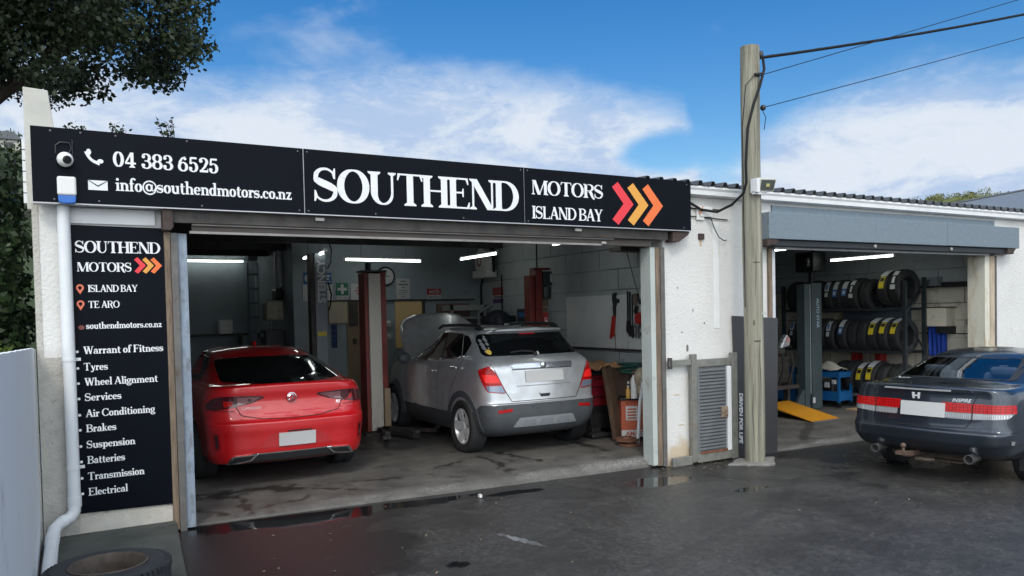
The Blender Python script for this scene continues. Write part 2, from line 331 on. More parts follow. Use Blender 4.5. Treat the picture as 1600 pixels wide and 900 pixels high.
def stain1(X, Y):
    Xw = X + (fbm(X, Y, 6, 31) - .5) * .22; Yw = Y + (fbm(X, Y, 6, 37) - .5) * .22; k = np.zeros(X.shape)
    for pts, w in (([(1.0, 8.1), (1.2, 8.02), (1.5, 8.15), (1.9, 8.03)], .16), ([(1.9, 8.03), (2.5, 7.4)], .035), ([(1.43, 8.0), (1.37, 7.2)], .06), ([(1.55, 7.33), (1.98, 7.46)], .06), ([(.95, 7.6), (1.13, 7.24)], .06), ([(4.31, 8.36), (4.2, 7.4)], .07), ([(4.6, 8.58), (4.72, 7.7)], .045), ([(3.5, 8.0), (3.96, 8.17)], .05), ([(5.8, 8.5), (5.74, 7.72)], .05), ([(2.6, 7.9), (3.1, 7.8)], .04), ([(1.0, 9.5), (3, 10)], .5), ([(3.6, 9.6), (3.5, 12)], .3)):
        k = np.maximum(k, sm(1.15 - seg(Xw, Yw, pts) / w + (fbm(X, Y, 9, 3) - .5) * 2.6, .1, .8))
    return k * .72
def lipz(zf, y0):
    return lambda X, Y: np.where(Y < y0 + .001, road_z(X) - .05, road_z(X) * (1 - (s_ := np.sin(np.clip((Y - y0 - (fbm(X, Y, 1.5, 2) - .5) * .06) / .20, 0, 1) * np.pi / 2) ** .7)) + (zf - .004 * np.abs(X - 3) * 0) * s_) + (fbm(X, Y, 7, 12) - .5) * .012 * (Y > y0 + .05) * (Y < y0 + .4)
def lip(y0): return lambda X, Y: sm(Y, y0 + .02, y0 + .08) * (1 - sm(Y + (fbm(X, Y, 3, 6) - .5) * .26, y0 + .09, y0 + .20)) * sm(fbm(X, Y, 2.2, 15) * .7 + X * .10 - .18, .15, .85) * (.25 + .75 * sm(fbm(X, Y, 6, 25), .35, .6))
ysf = lambda y0: np.concatenate([[y0 - .02], np.arange(y0, y0 + 1.6, .03), np.arange(y0 + 1.7, 17.1, .25)])
sheet('workshop_floor', np.arange(.62, 7.05, .035), ysf(7.05), lipz(.06, 7.05), fm, {'stain': stain1, 'lip': lip(7.05)})
sheet('tyre_bay_floor', np.arange(7.2, 13.5, .05), ysf(6.98), lipz(-.05, 6.98), fm, {'stain': lambda X, Y: sm(1.2 - seg(X + (fbm(X, Y, 5, 3) - .5) * .2, Y, [(10.3, 8.4), (9.2, 7.6), (8.8, 7.3)]) / .08, .1, .7) * .5, 'lip': lip(6.98)})
# small concrete pad in front of the left pier
pad_m = mat('mossy concrete', (.062, .066, .060), .85, var=.35, scale=3, bump=.5, bscale=50, dirt=((.03, .04, .025), .4, 4))
mb = MB(); mb.prism([(-.22, 2.5), (.45, 2.5), (.60, 5.0), (.66, 5.9), (.74, 7.0), (-.22, 7.0)], -.05, .13, 'z'); tag(mb.build('concrete_pad', pad_m, bevel=.02), kind='structure')
# ragged patch of concrete round the foot of the pole
mb = MB(); pts = [(7.10 + (.30 + .07 * math.sin(3 * a) + .03 * math.sin(7 * a)) * math.cos(a) * 1.1, 6.60 + (.19 + .05 * math.sin(4 * a + 1)) * math.sin(a)) for a in np.linspace(0, 2 * math.pi, 28, endpoint=False)]
mb.prism(pts, -.10, -.040, 'z'); tag(mb.build('concrete_patch', mat('pale concrete', (.20, .19, .18), .85, var=.25, scale=8, bump=.5, dirt=((.12, .11, .1), .3, 9)), bevel=.01), kind='structure')

# ------------------------------------------------------------------ the garage
GB = thing('garage_building', (3, 7, 0), 'white roughcast garage with two open workshop bays under a low corrugated roof', 'building')
def gp(mb, name, m, parent=None, **k): return mb.build(name, m, parent or GB, **k)
FY, BY = 7.0, 7.15                                                # front wall faces
mb = MB()
mb.box(-.2, .712, FY, BY + .15, -.05, 3.2)                         # left pier
mb.box(.72, 5.87, FY + .02, BY, 2.66, 3.2)                        # over bay one
mb.box(6.06, 7.86, FY, BY, -.2, 3.22)                             # pier between the bays
mb.box(7.86, 12.78, FY + .005, BY, 2.62, 3.22)
mb.box(13.02, 17.0, FY, BY, -.35, 3.22); mb.box(12.78, 13.02, FY + .005, BY, 2.62, 3.22)
gp(mb, 'front_wall', wall_white)
mb = MB(); mb.box(-.207, .035, FY - .008, FY + .1, .1, 1.53); mb.box(-.207, -.165, FY - .006, FY + .12, 1.53, 2.72); gp(mb, 'bare_render', render_bare)
mb = MB(); mb.prism([(.035, .13), (.72, .13), (.72, .285), (.035, .30)], FY - .012, FY + .05); gp(mb, 'plinth', mat('cracked plinth', (.56, .53, .47), .85, var=.12, scale=6, bump=.4, dirt=((.2, .17, .14), .22, 13)))
mb = MB(); mb.box(.04, .655, FY - .02, FY + .05, 2.575, 2.70); gp(mb, 'white_board', white_trim, bevel=.003)
mb = MB(); mb.box(.50, 7.1, BY, 17, 3.12, 3.16); mb.box(7.1, 13.5, BY, 14, 3.1, 3.16)
for y in np.arange(8.2, 16, 1.4): mb.box(.5, 7.0, y, y + .09, 2.98, 3.119); mb.box(7.1, 13.4, y, y + .09, 2.98, 3.099)
gp(mb, 'ceiling', dark_ceiling)
mb = MB(); mb.box(3.38, 7.0, 13.4, 13.6, -.1, 3.12); mb.box(.3, 3.38, 16.5, 16.7, -.1, 3.12); mb.box(3.38, 3.5, 13.6, 16.5, -.1, 3.12); mb.box(.3, .5, 7.3, 16.5, -.1, 3.12)
mb.box(7.1, 13.5, 13.4, 13.6, -.2, 3.12); gp(mb, 'back_wall', inner_wall)
mb = MB(); mb.box(6.95, 7.1, BY, 13.4, -.2, 3.12); gp(mb, 'dividing_wall', blocks_grey)
mb = MB(); mb.box(13.3, 13.5, BY, 13.4, -.2, 2.07); mb.box(13.302, 13.5, BY, 13.4, 2.07, 3.12); gp(mb, 'side_wall', blocks_cream)
mb = MB(); mb.box(13.285, 13.299, BY, 13.4, 2.08, 3.1); gp(mb, 'upper_side_wall', blocks_grey)
# lining boards for the hand tools
mb = MB(); mb.box(6.925, 6.95, 8.77, 10.32, 1.245, 2.025); mb.box(6.925, 6.95, 7.2, 8.745, 1.245, 2.025); gp(mb, 'tool_board', board_paint)
mb = MB(); mb.box(6.915, 6.95, 7.2, 10.34, 1.215, 1.243); gp(mb, 'board_rail', dark_steel)
# reveals and jambs
cream = mat('stained cream reveal', (.64, .62, .53), .75, var=.10, scale=3, dirt=((.40, .27, .15), .5, 5), bump=.2, stretch=(1, 1, .3))
pale_green = mat('pale green reveal paint', (.44, .48, .46), .7, var=.10, scale=3, dirt=((.22, .19, .15), .28, 6), bump=.2)
mb = MB(); mb.box(5.865, 5.935, FY - .012, BY + .02, -.02, 2.52); gp(mb, 'reveal', pale_green, bevel=.004)
mb = MB(); mb.box(5.936, 6.0, FY - .02, BY, -.03, 2.52); gp(mb, 'timber_jamb', timber, bevel=.004)
mb = MB(); mb.box(6.001, 6.06, FY - .035, BY, -.04, 2.52); gp(mb, 'door_track', steel_grey, bevel=.003)
mb = MB(); mb.box(.714, .762, FY - .03, FY + .16, .05, 2.53); gp(mb, 'timber_jamb', timber, bevel=.004)
mb = MB(); mb.box(.764, .818, FY - .04, FY + .16, .03, 2.52); gp(mb, 'door_track', steel_grey, bevel=.003)
mb = MB(); mb.box(.820, .892, FY - .01, BY + .02, .05, 2.52); gp(mb, 'painted_jamb', flaky_blue, bevel=.004)
mb = MB(); mb.box(7.862, 7.93, FY - .012, BY + .02, -.12, 2.56); gp(mb, 'painted_jamb', mat('white jamb', (.55, .57, .60), .7, var=.1, dirt=((.3, .25, .2), .2, 9)), bevel=.004)
mb = MB(); mb.box(7.79, 7.858, FY - .03, FY + .02, -.12, 2.56); gp(mb, 'timber_jamb', timber, bevel=.004)
mb = MB(); mb.box(12.72, 12.85, FY - .01, BY + .12, -.12, 2.54); gp(mb, 'reveal', cream, bevel=.004)
mb = MB(); mb.box(12.851, 12.98, FY - .02, BY, -.14, 2.54); gp(mb, 'timber_jamb', mat('cream peeling timber', (.46, .38, .29), .8, var=.25, scale=8, dirt=((.22, .11, .07), .55, 6), stretch=(1, 1, .3)), bevel=.004)
mb = MB(); mb.box(12.981, 13.02, FY - .03, BY, -.16, 2.54); gp(mb, 'door_track', steel_grey)
# roller door of bay one, rolled up under the sign
rd = MB(); rd.box(.78, 6.06, 6.90, 7.0, 2.60, 2.70); rd.tube([(.9, 7.30, 2.84), (5.9, 7.30, 2.84)], .19, 20); RD = gp(rd, 'roller_door', dark_steel)
mb = MB(); mb.box(.93, 5.86, 6.965, 7.0, 2.525, 2.60); gp(mb, 'door_slat', mat('brown door slat', (.10, .085, .075), .6, .2, var=.25, scale=9, stretch=(.3, 1, 3)), RD, bevel=.004)
mb = MB(); mb.box(.91, 5.15, 6.945, 6.964, 2.518, 2.538); mb.box(.93, 5.3, 6.93, 6.964, 2.585, 2.597); gp(mb, 'bottom_bar', mat('worn alloy bar', (.28, .26, .25), .5, .5, var=.2), RD)
rb_ = mat('rusty bracket', (.06, .042, .036), .75, .2, var=.4, scale=14, dirt=((.05, .04, .04), .3, 10))
for P_, y1 in (([(.70, 2.70), (.78, 2.70), (.78, 2.56), (.76, 2.53), (.70, 2.53)], 7.0), ([(6.10, 2.70), (6.36, 2.70), (6.34, 2.66), (6.2, 2.58), (6.10, 2.575)], 6.99)): mb = MB(); mb.prism(P_, 6.86, y1); gp(mb, 'end_bracket', rb_, RD, bevel=.006)
ps_ = mat('pale stop', (.4, .38, .36), .6)
for B_ in ((1.95, 2.03, 6.87, 6.9, 2.655, 2.685), (4.75, 4.83, 6.87, 6.9, 2.655, 2.685), (5.14, 5.2, 6.93, 6.96, 2.535, 2.56)): mb = MB(); mb.box(*B_); gp(mb, 'door_stop', ps_, RD, bevel=.004)
# housing over bay two
hb = MB(); hb.box(7.62, 9.72, 6.80, 7.0, 2.65, 2.985); hb.box(9.725, 11.40, 6.803, 7.0, 2.65, 2.985); hb.box(11.405, 13.36, 6.80, 7.0, 2.652, 2.985); HB = gp(hb, 'door_housing', galv, bevel=.006)
mb = MB(); mb.box(7.88, 12.98, 6.985, 7.0, 2.99, 3.10); gp(mb, 'flashing', galv, HB)
mb = MB(); mb.box(7.66, 13.30, 6.85, 6.99, 2.565, 2.648); gp(mb, 'door_roll', mat('dark roll', (.03, .035, .04), .5, .3), HB, bevel=.01)
mb = MB(); mb.box(7.87, 12.74, 6.93, 6.965, 2.535, 2.575); gp(mb, 'bottom_bar', mat('grey alloy bar', (.36, .36, .37), .5, .4, var=.15), HB, bevel=.004)
for P_ in ([(7.60, 2.648), (7.80, 2.648), (7.80, 2.62), (7.74, 2.575), (7.60, 2.56)], [(13.05, 2.648), (13.28, 2.648), (13.26, 2.62), (13.16, 2.57), (13.05, 2.56)]): mb = MB(); mb.prism(P_, 6.81, 6.99); gp(mb, 'end_bracket', rb_, HB, bevel=.006)
for x in (9.75, 11.55): mb = MB(); mb.tube([(x, 6.83, 2.61), (x, 6.85, 2.61)], .025, 10); gp(mb, 'door_stop', ps_, HB)
# roof: ribbed sheet, gutter
prof = []
x = 5.6
while x < 17: prof += [(x, 0), (x + .10, 0), (x + .125, .05), (x + .165, .05), (x + .19, 0)]; x += .2
rf = MB(); n = len(prof); vv = [(a, 6.86, 3.262 + h) for a, h in prof] + [(a, 14.2, 3.62 + h) for a, h in prof] + [(a, 6.86, 3.256 + h) for a, h in prof] + [(a, 14.2, 3.614 + h) for a, h in prof]
rf.add(vv, [(i, i + 1, n + i + 1, n + i) for i in range(n - 1)] + [(2 * n + i, 3 * n + i, 3 * n + i + 1, 2 * n + i + 1) for i in range(n - 1)] + [(i, 2 * n + i, 2 * n + i + 1, i + 1) for i in range(n - 1)])
rf.box(-.1, 5.6, 7.2, 17, 3.20, 3.25); ROOF = gp(rf, 'roof', roof_metal)
mb = MB(); mb.prism([(6.995, 3.25), (6.88, 3.25), (6.875, 3.225), (6.89, 3.20), (6.89, 3.15), (6.92, 3.14), (6.995, 3.14)], 6.30, 17.0, 'x'); gp(mb, 'gutter', white_trim, ROOF)
mb = MB(); mb.box(6.06, 7.0, 6.985, 7.0, 2.99, 3.005); gp(mb, 'conduit', dark_steel)
# stub of parapet wall behind the left end of the sign
mb = MB(); mb.prism([(-.24, 2.70), (-.24, 3.66), (-.07, 3.65), (-.03, 3.30), (-.03, 2.70)], 7.22, 7.45); gp(mb, 'parapet', mat('off-white parapet', (.50, .49, .45), .8, var=.08, dirt=((.3, .28, .24), .15, 6)), bevel=.006)
mb = MB()
for k in range(6): mb.box(-.262, -.2, 7.24, 7.43, 2.75 + k * .085, 2.825 + k * .085)
gp(mb, 'weatherboards', white_trim)
# old cable chase and marks on the middle pier
mb = MB(); mb.box(6.86, 6.95, FY - .006, FY, 1.55, 2.85); gp(mb, 'cable_cover', mat('repainted chase', (.73, .73, .72), .6, var=.04), bevel=.003)
# scuffs and rust runs on the middle pier
scuff = mat('dark scuff', (.16, .15, .14), .9); rrun = mat('rust run', (.50, .36, .22), .8, var=.3, scale=30)
for x, z, w, h, m in ((6.42, 1.33, .022, .05, scuff), (6.70, 1.62, .012, .016, scuff), (6.28, 2.05, .008, .012, scuff), (6.52, 1.78, .008, .02, scuff), (6.93, 1.75, .010, .03, scuff), (6.34, 1.52, .012, .010, scuff), (6.875, 2.12, .008, .10, rrun), (6.66, 2.60, .018, .07, rrun), (6.30, .42, .06, .006, rrun), (6.25, .78, .05, .006, rrun), (6.95, 2.5, .010, .05, rrun)):
    mb = MB(); n_ = 9; pts = [(x + w * math.cos(a) * (.7 + .5 * random.random()), z + h * math.sin(a) * (.7 + .5 * random.random())) for a in np.linspace(0, 2 * math.pi, n_, endpoint=False)]; mb.prism(pts, FY - .0025, FY + .002); gp(mb, 'wall_stain', m)
# openings in the back wall
brown = mat('plywood', (.26, .19, .12), .7, var=.15, scale=4, stretch=(1, 1, .3)); cab = mat('cream cabinet', (.40, .35, .26), .6, var=.1)
mb = MB(); mb.box(4.30, 4.95, 13.37, 13.4, 0, 2.05); d = gp(mb, 'door', brown, bevel=.004)
mb = MB(); mb.box(4.34, 4.50, 13.35, 13.37, 1.62, 2.03); mb.box(4.40, 4.46, 13.34, 13.37, 1.3, 1.4); gp(mb, 'door_panel', dark_steel, d)
mb = MB(); mb.box(3.90, 6.83, 13.34, 13.4, 2.055, 2.085); gp(mb, 'door_head', dark_steel)
mb = MB(); mb.box(5.22, 5.74, 13.37, 13.4, 1.2, 2.05); gp(mb, 'doorway', mat('glowing ochre office wall', (.42, .32, .17), .7, emit=((.9, .62, .25), .035)))  # faint emission on the panel stands for a lit room behind
mb = MB(); mb.box(5.74, 5.80, 13.355, 13.4, 1.2, 2.05); gp(mb, 'door_edge', dark_steel)
mb = MB(); mb.box(6.04, 6.74, 13.37, 13.4, 1.2, 2.0); gp(mb, 'shutter', mat('brown shutter', (.17, .12, .10), .7, var=.2))
mb = MB(); mb.box(3.93, 4.26, 13.2, 13.4, 1.68, 2.05); gp(mb, 'cabinet', cab, bevel=.006)
# ------------------------------------------------------------------ serif lettering drawn with strokes
def font(T=.19, t=.055, q=.085, cond=1.0):
    """returns {char: (list of polygons, advance)}; cap height 1. T thick stem, t hairline, q serif reach."""
    G = {}
    def strip(pts, wf):
        pts = [Vector((p[0], p[1])) for p in pts]; out = []; Lf = []; Rt = []
        for i, p in enumerate(pts):
            d = (pts[min(i + 1, len(pts) - 1)] - pts[max(i - 1, 0)]).normalized(); w = wf(d, i / (len(pts) - 1)) / 2
            nn = Vector((-d.y, d.x)); Lf.append(p + nn * w); Rt.append(p - nn * w)
        return [[Lf[i], Rt[i], Rt[i + 1], Lf[i + 1]] for i in range(len(pts) - 1)]
    con = lambda d, u: t + (T - t) * abs(d.y) ** 1.6
    def E(cx, cy, rx, ry, a0, a1, n=28, wf=con, taper=None):
        return strip([(cx + rx * math.cos(R(a0 + (a1 - a0) * i / n)), cy + ry * math.sin(R(a0 + (a1 - a0) * i / n))) for i in range(n + 1)], (lambda d, u: wf(d, u) * taper(u)) if taper else wf)
    def V(x, y0=0, y1=1, w=None, s='tb', l=1, r=1):
        w = w or T; P = [[(x - w / 2, y0), (x + w / 2, y0), (x + w / 2, y1), (x - w / 2, y1)]]; h = .042
        for c, y, k in (('b', y0, 1), ('t', y1, -1)):
            if c in s:
                a, b_ = x - w / 2 - q * l, x + w / 2 + q * r
                P.append([(a, y), (b_, y), (b_, y + k * h), (x + w / 2 + .012, y + k * (h + .055)), (x - w / 2 - .012, y + k * (h + .055)), (a, y + k * h)])
        return P
    def H(x0, x1, y, w=None): w = w or t; return [[(x0, y - w / 2), (x1, y - w / 2), (x1, y + w / 2), (x0, y + w / 2)]]
    def D(x0, y0, x1, y1, w): return [[(x0 - w / 2, y0), (x0 + w / 2, y0), (x1 + w / 2, y1), (x1 - w / 2, y1)]]
    def F(x, y, dx, dy, ln=.17): # a pointed beak on an arm end
        return [[(x, y), (x + dx * .11, y), (x + dx * .02, y + dy * ln), (x - dx * .02, y + dy * ln)]] if dx > 0 else [[(x, y), (x - dx * 0 + dx * .11, y), (x + dx * .02, y + dy * ln), (x - dx * .02, y + dy * ln)]]
    def arm(x0, x1, y, dy): # horizontal arm with a wedge at its end
        k = .16; return H(x0, x1, y - dy * 0 + (t / 2 if dy > 0 else -t / 2)) + [[(x1 - .10, y), (x1, y), (x1 + .02, y + dy * (k + t)), (x1 - .015, y + dy * (k + t))]]
    def dot(cx, cy, r): return [[(cx + r * math.cos(2 * math.pi * i / 14), cy + r * math.sin(2 * math.pi * i / 14)) for i in range(14)]]
    x = .62                                                              # x-height
    def spts(w, h): # S spine
        pts = []
        for i in range(60):
            u = i / 59; pts.append((w * (.5 - .5 * math.cos(0)) , u))
        return pts
    def Sg(w, h):
        r1 = h * .245; r2 = h * .262; cxx = w / 2; rx1 = w * .40; rx2 = w * .44
        pts = [(cxx + rx1 * math.cos(R(a)), h - t / 2 - r1 + r1 * math.sin(R(a))) for a in np.linspace(28, 200, 26)]
        p2 = [(cxx + rx2 * math.cos(R(a)), t / 2 + r2 + r2 * math.sin(R(a))) for a in np.linspace(20, -150, 26)]
        A_, B_ = Vector(pts[-1]), Vector(p2[0]); mid = [tuple(A_.lerp(B_, u) + Vector((.02 * math.sin(2 * math.pi * u) * -1, 0))) for u in np.linspace(.06, .94, 14)]
        P = strip(pts + mid + p2, lambda d, u: t + (T * 1.08 - t) * (math.exp(-((u - .5) / .24) ** 2)) * (.55 + .45 * abs(d.x) ** .5 if .3 < u < .7 else 1))
        k = h
        P += [[(cxx + rx1 * .98, h), (cxx + rx1 * 1.0 + .035, h), (cxx + rx1 * 1.04 + .02, h - .32 * k), (cxx + rx1 * .93, h - .31 * k), (cxx + rx1 * .78, h - .17 * k)]]
        P += [[(cxx - rx2 * .98, 0), (cxx - rx2 - .03, 0), (cxx - rx2 - .02, .33 * k), (cxx - rx2 * .92, .32 * k), (cxx - rx2 * .76, .17 * k)]]
        return P
    b = T / 2
    G['S'] = (Sg(.64, 1), .70); G['s'] = (Sg(.44, x), .50)
    G['O'] = (E(.47, .5, .47 - b, .5 - t / 2 + .012, 0, 360, 56), .97)
    G['U'] = (V(.16, .35, 1, s='t') + V(.70, .35, 1, t * 1.25, s='t') + E(.43, .36, .27, .36 - t / 2 + .01, 180, 360, 30, lambda d, u: (t + (T - t) * abs(d.y) ** 1.6) * (1 - u) + (t + t * .25 * abs(d.y)) * u), .88)
    G['T'] = (V(.42, 0, .99, s='b') + arm(.42, .80, 1, -1) + [[(.84 - p[0], p[1]) for p in g] for g in arm(.42, .80, 1, -1)], .84)
    G['H'] = (V(.16) + V(.72) + H(.16, .72, .52), .90)
    G['E'] = (V(.16, s='tb', r=.2) + arm(.16, .66, 1, -1) + arm(.16, .70, 0, 1) + H(.16, .50, .52) + [[(.48, .38), (.515, .38), (.515, .66), (.48, .66), (.45, .52)]], .76)
    G['N'] = (V(.12, 0, 1, t * 1.2, s='tb') + V(.78, 0, 1, t * 1.2, s='t') + D(.14, 1, .78 - .06, 0, T * 1.16) + [[(.0, 1), (.2, 1), (.2, .958), (.0, .958)]], .90)
    G['D'] = (V(.16, r=.1) + E(.36, .5, .42, .5 - t / 2, -90, 90, 34) + H(.16, .38, 1 - t / 2) + H(.16, .38, t / 2), .88)
    G['M'] = (V(.11, 0, 1, t * 1.2, s='b') + V(.98, 0, 1, T, s='tb', l=.3) + D(.18, 1, .52, 0, T * 1.1) + D(.54, 0, .93, 1, t * 1.4) + [[(.02, 1), (.26, 1), (.26, .96), (.02, .96)]], 1.16)
    G['R'] = (V(.16, r=.8) + E(.40, .745, .28, .255 - t / 2, -90, 90, 26) + H(.16, .42, 1 - t / 2) + H(.16, .42, .49 + t / 2) + strip([(.42, .5), (.52, .42), (.60, .22), (.68, .02), (.80, -.10)], lambda d, u: T * (1.05 - .65 * max(0, u - .5) * 2)), .84)
    G['I'] = (V(.17), .34); G['L'] = (V(.16, r=.3) + arm(.16, .66, 0, 1), .70)
    G['A'] = (D(.10, 0, .43, 1, t * 1.4) + D(.72, 0, .42, 1, T * 1.12) + H(.18, .64, .33) + [[(-.02, 0), (.24, 0), (.24, .042), (-.02, .042)], [(.56, 0), (.90, 0), (.90, .042), (.56, .042)]], .86)
    G['B'] = (V(.16, r=.1) + E(.38, .755, .25, .245 - t / 2, -90, 90, 24) + E(.40, .265, .30, .265 - t / 2, -90, 90, 24) + H(.16, .40, 1 - t / 2) + H(.16, .42, t / 2) + H(.16, .42, .52), .78)
    G['Y'] = (V(.42, 0, .5, s='b') + D(.42, .42, .12, 1, T * 1.1) + D(.43, .42, .72, 1, t * 1.4) + [[(-.04, 1), (.28, 1), (.28, .958), (-.04, .958)], [(.58, 1), (.86, 1), (.86, .958), (.58, .958)]], .80)
    G['C'] = (E(.46, .5, .46 - b, .5 - t / 2, 42, 325, 44) + [[(.74, .99), (.79, .99), (.80, .66), (.76, .66), (.66, .84)]], .84)
    G['F'] = (V(.16, s='tb', r=.6) + arm(.16, .64, 1, -1) + H(.16, .48, .51) + [[(.46, .38), (.495, .38), (.495, .64), (.46, .64), (.43, .51)]], .70)
    G['W'] = (D(.14, 1, .38, 0, T * 1.08) + D(.38, 0, .60, 1, t * 1.4) + D(.56, 1, .82, 0, T * 1.08) + D(.82, 0, 1.04, 1, t * 1.4) + [[(-.02, 1), (.72, 1), (.72, .958), (-.02, .958)], [(.92, 1), (1.18, 1), (1.18, .958), (.92, .958)]], 1.16)
    o = lambda cx=.27, rx=.27: E(cx, x / 2, rx - b * .9, x / 2 - t / 2 + .01, 0, 360, 40)
    asc = 1.02; Ts = T * .92
    def v(xx, y0, y1, s='b', l=1, r=1): return V(xx, y0, y1, Ts, s, l * .8, r * .8) + ([[(xx - Ts / 2 - .09, y1 - .035), (xx - Ts / 2, y1), (xx - Ts / 2 + .02, y1 - .1), (xx - Ts / 2 - .09, y1 - .075)]] if 'f' in s else [])
    def arch(x0, x1): return E((x0 + x1) / 2, x - .23, (x1 - x0) / 2, .23 - t * .7, 0, 165, 22, lambda d, u: t * 1.3 + (Ts - t * 1.3) * (1 - u) ** 1.2 * abs(d.y) ** .7 + .03 * (1 - u))
    G['o'] = (o(), .57)
    G['i'] = (v(.15, 0, x, 'bf') + dot(.14, .86, .105), .31)
    G['n'] = (v(.15, 0, x, 'bf') + v(.50, 0, x - .22) + arch(.13, .50), .66)
    G['h'] = (v(.15, 0, asc, 'bf') + v(.50, 0, x - .22) + arch(.13, .50), .66)
    G['m'] = (v(.15, 0, x, 'bf') + v(.49, 0, x - .22, l=.6, r=.6) + v(.83, 0, x - .22) + arch(.13, .49) + arch(.47, .83), .99)
    G['r'] = (v(.15, 0, x, 'bf') + strip([(.20, x - .22), (.26, x - .08), (.36, x - .05)], lambda d, u: t * 1.5 + .05 * u) + dot(.385, x - .10, .085), .47)
    G['u'] = (v(.14, .2, x, 'f') + v(.49, 0, x, 'f') + E(.315, .22, .175, .22 - t * .7, 180, 345, 20, lambda d, u: Ts * (1 - u) + t * 1.4 * u + .02) + [[(.49, 0), (.62, 0), (.62, .04), (.49, .09)]], .65)
    G['f'] = (v(.16, 0, .80) + E(.32, .80, .16, .19, 180, 60, 16, lambda d, u: Ts * (1 - u * .6)) + dot(.40, .92, .08) + H(.0, .36, x - .03, .065), .40)
    G['t'] = (v(.17, .16, .82, '') + E(.29, .17, .12, .15, 180, 320, 14, lambda d, u: Ts * (1 - u) + t * u) + H(.02, .38, x - .03, .065), .42)
    G['e'] = (E(.27, x / 2, .27 - b * .9, x / 2 - t / 2, 5, 318, 36) + H(.1, .47, x * .52, t * 1.1), .55)
    G['d'] = (o(.26, .26) + v(.45, 0, asc, 'f') + [[(.45, 0), (.59, 0), (.59, .04), (.45, .09)]], .62)
    G['b'] = (v(.15, 0, asc, 'f') + o(.34, .26), .62)
    G['c'] = (E(.27, x / 2, .27 - b * .9, x / 2 - t / 2, 55, 318, 34) + dot(.42, x * .74, .09), .52)
    G['a'] = (v(.40, .06, .44, '') + E(.26, .43, .14, .17, 0, 150, 16, lambda d, u: Ts * (1 - u) + t * 1.2 * u) + dot(.13, .47, .085) + E(.24, .17, .17, .17 - t / 2, 40, 330, 26, con) + [[(.40, 0.05), (.5, 0), (.57, .04), (.49, .12)]], .57)
    G['g'] = (E(.25, .41, .25 - b * .8, .20, 0, 360, 34) + E(.27, -.10, .24, .13, 0, 360, 30, lambda d, u: t * 1.3 + .05 * abs(d.y)) + strip([(.14, .23), (.10, .12), (.24, .05), (.40, .02)], lambda d, u: t + .10 * u) + strip([(.38, .55), (.45, .62), (.53, .60)], lambda d, u: t + .06 * u), .55)
    G['p'] = (v(.15, -.25, x, 'bf') + o(.35, .26), .63)
    G['l'] = (v(.15, 0, asc, 'bf'), .30)
    G['k'] = (v(.15, 0, asc, 'bf') + D(.22, .28, .46, x, t * 1.5) + D(.52, 0, .28, .38, Ts) + [[(.38, x), (.58, x), (.58, x - .04), (.38, x - .04)], [(.42, 0), (.66, 0), (.66, .04), (.42, .04)]], .64)
    G['y'] = (D(.36, 0, .14, x, Ts) + strip([(.52, x), (.36, .12), (.26, -.16), (.12, -.18)], lambda d, u: t * 1.5 + .03 * u) + dot(.11, -.15, .085) + [[(.0, x), (.27, x), (.27, x - .04), (.0, x - .04)], [(.42, x), (.64, x), (.64, x - .04), (.42, x - .04)]], .60)
    G['v'] = (D(.14, x, .33, 0, Ts) + D(.30, 0, .48, x, t * 1.5) + [[(.0, x), (.27, x), (.27, x - .04), (.0, x - .04)], [(.38, x), (.58, x), (.58, x - .04), (.38, x - .04)]], .56)
    G['z'] = (H(.04, .48, x - t * .8, t * 1.6) + H(.04, .50, t * .8, t * 1.6) + D(.13, .02, .40, x - .02, Ts) + [[(.04, x), (.10, x), (.07, x - .2), (.04, x - .2)], [(.44, 0), (.50, 0), (.51, .21), (.47, .21)]], .54)
    G['.'] = (dot(.11, .09, .10), .23); G[' '] = ([], .26)
    G['0'] = (E(.31, .5, .31 - b, .5 - t / 2, 0, 360, 44), .66)
    G['4'] = (V(.40, 0, 1, s='b') + strip([(.36, .98), (.03, .29)], lambda d, u: t * 1.4) + H(.0, .62, .28, t * 1.6), .66)
    three = E(.27, .735, .20, .235, 150, -80, 26) + E(.28, .265, .23, .245, 85, -150, 28) + dot(.12, .78, .1) + dot(.10, .22, .11) + H(.18, .34, .51)
    G['3'] = (three, .60)
    G['8'] = (E(.30, .745, .20, .235, 0, 360, 36) + E(.30, .265, .225, .245, 0, 360, 36), .62)
    G['6'] = (E(.31, .30, .31 - b, .29, 0, 360, 36) + strip([(.10, .32), (.13, .62), (.27, .88), (.46, .97)], lambda d, u: T * (1 - .6 * u)) + dot(.44, .84, .09), .64)
    G['5'] = (E(.27, .32, .31 - b, .31, 135, -150, 34) + H(.12, .50, .94, .13) + strip([(.14, .97), (.10, .52)], lambda d, u: t * 1.5) + dot(.11, .22, .11), .60)
    G['2'] = (E(.29, .72, .24 - b * .3, .26, 160, -20, 26) + strip([(.48, .64), (.36, .36), (.10, .06)], lambda d, u: T * (1 - .45 * u)) + H(.05, .54, .075, .15) + [[(.5, .0), (.56, 0), (.58, .28), (.54, .28)]] + dot(.13, .76, .11), .61)
    def At():
        P = E(.52, .36, .48, .50, -58, 300, 60, lambda d, u: t * 1.5) + E(.48, .36, .19, .24, 0, 360, 30, lambda d, u: t * 1.3 + .07 * abs(d.y)) + strip([(.70, .60), (.66, .22), (.75, .12), (.88, .20), (.98, .42)], lambda d, u: .12 * (1 - u * .5))
        return P
    G['@'] = (At(), 1.06)
    return G
FONTS = {'big': font(.205, .055), 'text': font(.185, .07), 'digits': font(.18, .075)}
def ztag(i): return (i % 9) * .00022
